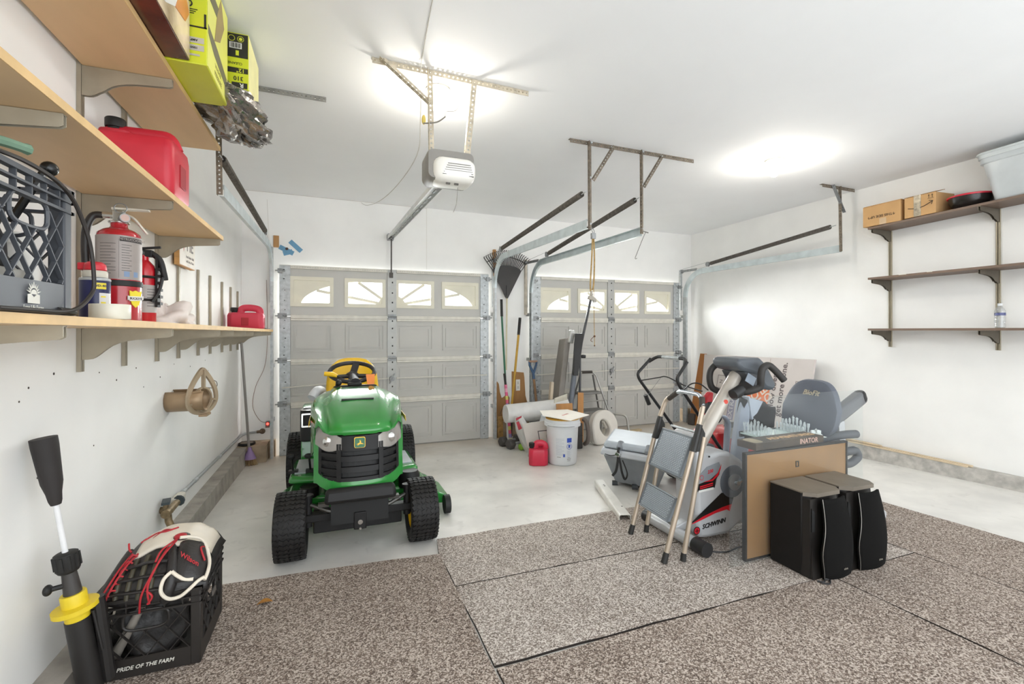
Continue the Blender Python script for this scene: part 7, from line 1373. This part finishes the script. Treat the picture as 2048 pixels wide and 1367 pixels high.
# folding tables and pole leaning on the far door
t = thing('folding_table', 'grey folded table leaning against the far garage door', 'table', (2.55, 5.0, fz(5.0)))
tp = mat('table_taupe', '8b847c', .5, var=.05); tb = mat('table_bluegrey', '6d737d', .45, var=.05)
m = MB(); m.hexa([(2.43, 5.04, -.135), (2.50, 5.02, -.135), (2.60, 5.42, -.145), (2.53, 5.46, -.145), (2.665, 5.16, 1.14), (2.735, 5.15, 1.14), (2.84, 5.52, 1.12), (2.77, 5.54, 1.12)]); part('table_top', m, tp, t, bevel=.008)
m = MB(); m.box((2.70, 5.10, 1.08), (2.76, 5.18, 1.24), rot=(0, .16, 0)); part('end_bracket', m, mat('bracket_white', 'd0cfcb', .4, .3), t, bevel=.01)
t = thing('folding_table', 'blue-grey slab with dark hinge leaning in front of the taupe table', 'table', (2.65, 4.9, fz(4.9)))
m = MB(); m.hexa([(2.50, 4.90, -.13), (2.56, 4.86, -.13), (2.74, 5.20, -.14), (2.69, 5.24, -.14), (2.735, 5.06, .98), (2.785, 5.04, 1.0), (2.95, 5.34, .86), (2.90, 5.36, .84)]); part('slab', m, tb, t, bevel=.03)
m = MB(); m.hexa([(2.63, 4.88, .70), (2.68, 4.86, .70), (2.72, 4.98, .70), (2.67, 5.0, .70), (2.72, 5.02, 1.20), (2.83, 4.98, 1.20), (2.87, 5.08, 1.20), (2.78, 5.12, 1.20)]); m.cyl((2.80, 5.0, .92), (2.85, 4.98, .92), .022); part('dark_hinge', m, mat('hinge_black', '2c2b2c', .45), t, bevel=.006)
m = MB(); m.bar((2.585, 4.85, .02), (2.62, 4.87, .26), .012, .006); part('slot', m, jk, t)
m = MB(); m.tube([(2.88, 5.17, 1.0), (3.06, 5.185, 1.71)], [.016, .017], 10); t = thing('metal_pole', 'slim dark metal pole rising above the folded tables', 'pole', (2.80, 5.06, fz(5.06))); part('shaft', m, mat('pole_dark', '4b4b4d', .4, .3), t, smooth=1)
m = MB(); m.tube([(2.88, 5.17, 1.0), (2.845, 5.11, .50), (2.80, 5.06, fz(5.06)+.002)], .012, 8); part('lower_shaft', m, mat('pole_dark', '4b4b4d'), t, smooth=1)
m = MB(); m.box((3.45, 5.30, fz(5.3)+.001), (3.95, 5.36, fz(5.3)+.022), rot=(0, 0, .22)); single('wood_strip', m, mat('wood_pale', 'cdb892', .7, var=.1), 'pale wood strip lying on the floor in front of the far door', 'wood')
# ================================================================ right wall
t = thing('wood_plank', 'orange-brown wood panel leaning in the right corner behind the carton', 'wood panel', (4.98, 5.45, fz(5.45)))
def lp(y, z, off=0): return Vector((5.132-.22*(.89-z)+off, y, z))
m = MB(); zz = fz(5.4)+.006; m.hexa([lp(5.52, zz), lp(5.20, zz), lp(5.20, zz, .02), lp(5.52, zz, .02), lp(5.53, .89), lp(5.41, .89), lp(5.41, .89, .02), lp(5.53, .89, .02)]); part('panel', m, mat('panel_orange', 'b5763c', .5, var=.12, vs=5, stretch=(1, 1, .15)), t, bevel=.002)
m = MB(); m.hexa([lp(5.42, .82, -.012), lp(5.40, .82, -.012), lp(5.40, .82, 0), lp(5.42, .82, 0), lp(5.27, .10, -.012), lp(5.25, .10, -.012), lp(5.25, .10, -.001), lp(5.27, .10, -.001)]); part('white_edge', m, mat('edge_white', 'ece9e2', .5), t)
t = thing('moving_carton', 'large flattened pale cardboard box with orange logo leaning at the right wall', 'cardboard box', (4.95, 4.5, fz(4.5)))
def hp(y, z, off=0): return Vector((5.08-.22*(.88-z)-off, y, z))
m = MB(); zz = fz(4.5)+.012; m.hexa([hp(5.26, fz(5.26)+.006), hp(3.70, fz(3.7)+.006), hp(3.70, fz(3.7)+.006, -.03), hp(5.26, fz(5.26)+.006, -.03), hp(5.39, .885), hp(3.70, .905), hp(3.70, .905, -.03), hp(5.39, .885, -.03)]); part('board', m, mat('carton_pale', 'd0c8c3', .8, var=.03, vs=3), t, bevel=.003)
uz = Vector((.22, 0, 1)).normalized()
m = MB(); m.prism([(0, 0), (0, -.44), (.43, -.44), (.43, 0)], hp(4.655, .245, .002), uz, Y_, .001); lg_ = part('orange_logo', m, mat('logo_orange', 'e8855c', .7), t)
m = MB(); o_ = hp(4.435, .455, .005); du = (uz+Y_).normalized(); dv = (Y_-uz).normalized()
for k, (s_, sz) in enumerate((('THE', .10), ('HOME', .155), ('DEPOT', .145))): m.text(s_, sz, o_-dv*(.135*(k-1.05)), du, dv, .0006, bold=True)
part('logo_lettering', m, mat('carton_print_pale', 'e3d6ca', .8), lg_)
m = MB(); m.text('How doers', .105, hp(4.17, .50, .002), uz, Y_, .0006, bold=True); m.text('get more done.', .105, hp(4.06, .53, .002), uz, Y_, .0006, bold=True); part('slogan', m, mat('carton_ink', '6a6060', .8), t)
m = MB(); m.prism([(0, .055), (0, -.055), (.62, -.055), (.62, .055)], hp(4.75, .05, .001), uz, Y_, .001); bl_ = part('size_band', m, mat('band_violet', '9d98ac', .8), t)
m = MB(); m.text('EXTRA LARGE', .098, hp(4.75, .36, .003), uz, Y_, .0006, bold=True); part('band_lettering', m, mat('band_pale', 'd9d4d6', .8), bl_)
m = MB()
for y0, y1, z0, z1 in ((5.06, 4.92, .44, .62), (3.89, 3.80, .53, .645)):
    m.ring([(0, 0), (0, y1-y0), (z1-z0, y1-y0), (z1-z0, 0)], [(.006, -.006), (.006, y1-y0+.006), (z1-z0-.006, y1-y0+.006), (z1-z0-.006, -.006)], hp(y0, z0, .001), uz, Y_, .001)
    m.text('N', .07, hp((y0+y1)/2, (z0+z1)/2, .001), uz, Y_, .0005)
part('box_mark', m, mat('carton_ink', '6a6060'), t)
m = MB(); m.bar(hp(4.27, .885, .001), hp(4.27, .0, .001), .003, .003); m.bar(hp(5.33, .47, .001), hp(3.72, .43, .001), .003, .003); part('fold_crease', m, mat('carton_crease', 'b8a99b', .8), t)
for y0, y1, x, dz, lb in ((5.0, 2.36, 5.128, .046, 'thin wood strip nearest the front edge of the right wall curb'), (5.0, 2.34, 5.16, .05, 'second thin wood strip lying on the right wall curb, against the wall'), (4.9, 3.05, 5.145, .064, 'uppermost pale wood strip stacked on the right wall curb')):
    m = MB(); m.box((x-.013, y1, dz+.001), (x+.013, y0, dz+.014)); single('wood_strip', m, mat('strip_wood', 'd8c4a6', .7, var=.1, vs=8), lb, 'wood strip', group='wood strips on the right curb')
m = MB(); m.box((4.86, 5.40, fz(5.4)+.002), (4.98, 5.50, .01), rot=(0, 0, .3)); single('wedge_block', m, mat('wedge_dark', '4d4742', .7), 'dark block on the floor at the foot of the right door track', 'block', bevel=.01)
# shelving
stdd = mat('bronze_metal', '6f675a', .45, .4, var=.1); wal = mat('walnut_board', '7a6556', .5, var=.12, vs=4, stretch=(1, .2, 1))
zA = lambda y: 2.232+(2.99-y)*.026; zB = lambda y: 1.737; zC = lambda y: 1.236
for y, zb0, zt0, lb in ((2.995, 1.072, zA(2.995), 'farther slotted standard of the right wall shelves, under the upside-down box'), (2.185, 1.07, zA(2.185), 'nearer slotted standard of the right wall shelves, behind the water bottle')):
    t = thing('shelf_standard', lb, 'shelf standard', (XR, y, zb0), group='slotted standards on the right wall')
    m = MB(); m.box((XR-.004, y-.013, zb0), (XR-.001, y+.013, zt0)); m.box((XR-.017, y-.014, zb0), (XR-.001, y-.011, zt0)); m.box((XR-.017, y+.011, zb0), (XR-.001, y+.014, zt0)); m.box((XR-.017, y-.013, zb0), (XR-.014, y-.005, zt0)); m.box((XR-.017, y+.005, zb0), (XR-.014, y+.013, zt0)); part('upright', m, mat('standard_pale', 'b5ab95', .45, .35, var=.08), t)
    for zf_ in (zA, zB, zC):
        part('shelf_bracket', bracket_mb(XR-.016, y, zf_(y)-.001, .275, .105, -1), stdd, t)
def rshelf(label, zf_):
    m = MB(); y0, y1 = 1.0, 3.03; t_ = .020; m.hexa([(4.905, y0, zf_(y0)), (XR-.018, y0, zf_(y0)), (XR-.018, y1, zf_(y1)), (4.905, y1, zf_(y1)), (4.905, y0, zf_(y0)+t_), (XR-.018, y0, zf_(y0)+t_), (XR-.018, y1, zf_(y1)+t_), (4.905, y1, zf_(y1)+t_)])
    return single('shelf_board', m, wal, label, 'shelf', group='walnut boards on the right wall', bevel=.001)
rshelf('top walnut board on the right wall, carrying boxes and a tub', zA); rshelf('middle walnut board on the right wall, empty', zB); rshelf('lowest walnut board on the right wall, carrying the water bottle', zC)
m = MB(); m.box((4.903, 2.70, zB(0)+.0155), (4.95, 2.76, zB(0)+.0215)); single('tape_scrap', m, mat('tape_paper', 'e6e1d4', .6), 'larger scrap of pale tape on the empty middle right shelf', 'tape'); 
m = MB(); m.box((4.903, 2.50, zB(0)+.0155), (4.94, 2.54, zB(0)+.0215)); single('tape_scrap', m, mat('tape_paper', 'e6e1d4'), 'smaller scrap of pale tape on the empty middle right shelf, nearer the camera', 'tape')
kraft = mat('kraft_board', 'c99f6c', .75, var=.05, vs=4); kd = mat('kraft_edge', 'a9814f', .75)
zs0 = zA(2.745)+.0205; t = thing('cardboard_box', 'cardboard box lettered THIS SIDE UP upside down, at the far shelf end', 'cardboard box', (5.03, 2.92, zs0))
m = MB(); m.box((4.905, 2.745, zs0), (5.165, 3.075, zs0+.195)); part('carton', m, kraft, t, bevel=.003)
m = MB(); m.hexa([(4.905, 2.74, zs0+.195), (5.165, 2.74, zs0+.195), (5.165, 3.075, zs0+.195), (4.905, 3.075, zs0+.195), (4.91, 2.742, zs0+.203), (5.165, 2.74, zs0+.198), (5.165, 3.07, zs0+.198), (4.90, 3.06, zs0+.20)]); part('top_flap', m, kraft, t)
m = MB(); m.text('\u2191THIS SIDE UP\u2191', .033, (4.904, 2.91, zs0+.085), Y_, -Z_, .0006, bold=True); part('lettering', m, mat('ink_brown', '4a3a2c', .7), t)
m = MB(); m.box((4.9035, 2.865, zs0-.0), (4.9045, 2.925, zs0+.06)); part('clear_tape', m, mat('tape_clear', 'd3b795', .2), t)
zs1 = zA(2.46)+.0205; t = thing('cardboard_box', 'cardboard box with a curved arrow mark and shiny tape on top right shelf', 'cardboard box', (5.02, 2.5, zs1))
P8 = [(4.905, 2.715, zs1), (4.905, 2.475, zs1+.003), (5.15, 2.46, zs1+.003), (5.15, 2.72, zs1)]
m = MB(); m.hexa(P8+[(p[0], p[1], p[2]+.185) for p in P8]); part('carton', m, kraft, t, bevel=.003)
m = MB(); q = zs1+.187; m.hexa([(4.905, 2.715, q), (4.905, 2.475, q+.002), (5.03, 2.47, q+.03), (5.03, 2.71, q+.025), (4.905, 2.715, q+.004), (4.905, 2.475, q+.006), (5.03, 2.47, q+.034), (5.03, 2.71, q+.029)]); part('open_flap', m, kd, t)
m = MB(); m.box((4.9025, 2.585, zs1+.001), (4.9045, 2.64, zs1+.19)); part('shiny_tape', m, mat('tape_shiny', 'b9ad98', .12, .4, var=.25, vs=40), t)
m = MB()
for i in range(20):
    u0, u1_ = i/20, (i+1)/20; f1 = lambda u: (4.9035, 2.685-.19*u, zs1+.085-.025*math.sin(PI*u)*1.0+.03*u)
    if not .24 < u0 < .5: m.bar(f1(u0), f1(u1_), .003, .006)
m.bar((4.9035, 2.497, zs1+.115), (4.9035, 2.525, zs1+.122), .003, .005); m.bar((4.9035, 2.497, zs1+.115), (4.9035, 2.505, zs1+.085), .003, .005)
for y in (2.50, 2.525): m.bar((4.9035, y, zs1+.145), (4.9035, y, zs1+.17), .002, .004); m.prism([(-.007, .0), (.007, 0), (0, .01)], (4.903, y, zs1+.166), -Y_, Z_, .001)
m.box((4.903, 2.49, zs1+.138), (4.904, 2.535, zs1+.141)); part('printed_marks', m, mat('ink_brown', '4a3a2c'), t)
pz = zA(2.17)+.0205; t = thing('round_pan', 'round black pan with a red rim on the top right shelf', 'pan', (5.05, 2.29, pz))
m = MB(); m.lathe([(.095, 0), (.11, .006), (.135, .05), (.142, .098), (.138, .10), (.13, .06), (.10, .012), (.001, .01)], (5.045, 2.30, pz), seg=40); part('bowl', m, mat('pan_black', '231f1d', .25, var=.05), t, smooth=1)
m = MB(); m.lathe([(.134, .092), (.15, .094), (.152, .103), (.145, .108), (.134, .106), (.134, .092)], (5.045, 2.30, pz), seg=40, cap=False); part('rim', m, mat('pan_red', 'd32c40', .35), t, smooth=1)
tz = zA(1.9)+.0215; t = thing('storage_tub', 'large translucent grey storage tub at the near end of the top right shelf', 'storage tub', (5.03, 1.75, tz)); tubm = mat('tub_grey', 'c6cbcc', .3, var=.03, spec=.5)
def rr3(x0, y0, x1, y1, r, z): return [Vector((p[0], p[1], z)) for p in rrect(x0, y0, x1, y1, r, 5)]
RT = Matrix.Translation((0, 1.9, tz)) @ Matrix.Rotation(-.026, 4, 'X') @ Matrix.Translation((0, -1.9, -tz)); m = MB(RT); S_ = [rr3(4.93, 1.46, 5.165, 2.10, .04, tz), rr3(4.92, 1.45, 5.17, 2.11, .05, tz+.015), rr3(4.885, 1.40, 5.18, 2.16, .06, tz+.30), rr3(4.875, 1.39, 5.185, 2.175, .06, tz+.305), rr3(4.875, 1.39, 5.185, 2.175, .06, tz+.34), rr3(4.87, 1.38, 5.185, 2.18, .06, tz+.345)]; loft(m, S_); part('tub_body', m, tubm, t, smooth=1)
m = MB(RT); m.tube([(v.x, v.y, v.z) for v in rr3(4.866, 1.376, 5.182, 2.19, .07, tz+.385)], .010, 8, closed=True); S_ = [rr3(4.87, 1.38, 5.18, 2.185, .06, tz+.346), rr3(4.868, 1.378, 5.182, 2.187, .065, tz+.385), rr3(4.88, 1.39, 5.175, 2.175, .06, tz+.395)]; loft(m, S_); part('lid', m, mat('tub_lid', 'd3d8d8', .25), t, smooth=1)
bz_ = zC(2.09)+.021; t = thing('water_bottle', 'clear plastic water bottle on the lowest right shelf', 'bottle', (5.0, 2.09, bz_)); wc_ = (5.0, 2.095, bz_)
m = MB(); m.lathe([(.027, 0), (.032, .004), (.033, .03), (.030, .04), (.033, .05), (.033, .085), (.031, .09), (.033, .10), (.033, .135), (.02, .165), (.0125, .175), (.0125, .19)], wc_, seg=28); part('bottle_body', m, thin_glass('bottle_clear', (.95, .96, .96), .35, haze=.18, dcol='dfe2e4'), t, smooth=1)
m = MB(); m.lathe([(.0335, .10), (.0335, .122)], wc_, seg=28, cap=False); part('label', m, mat('label_indigo', '5a5f8c', .4, var=.3, vs=60), t, smooth=1)
m = MB(); m.lathe([(.0145, .178), (.0145, .196), (.012, .198)], wc_, seg=20); part('cap', m, mat('cap_white', 'e3e5e6', .4), t, smooth=1)
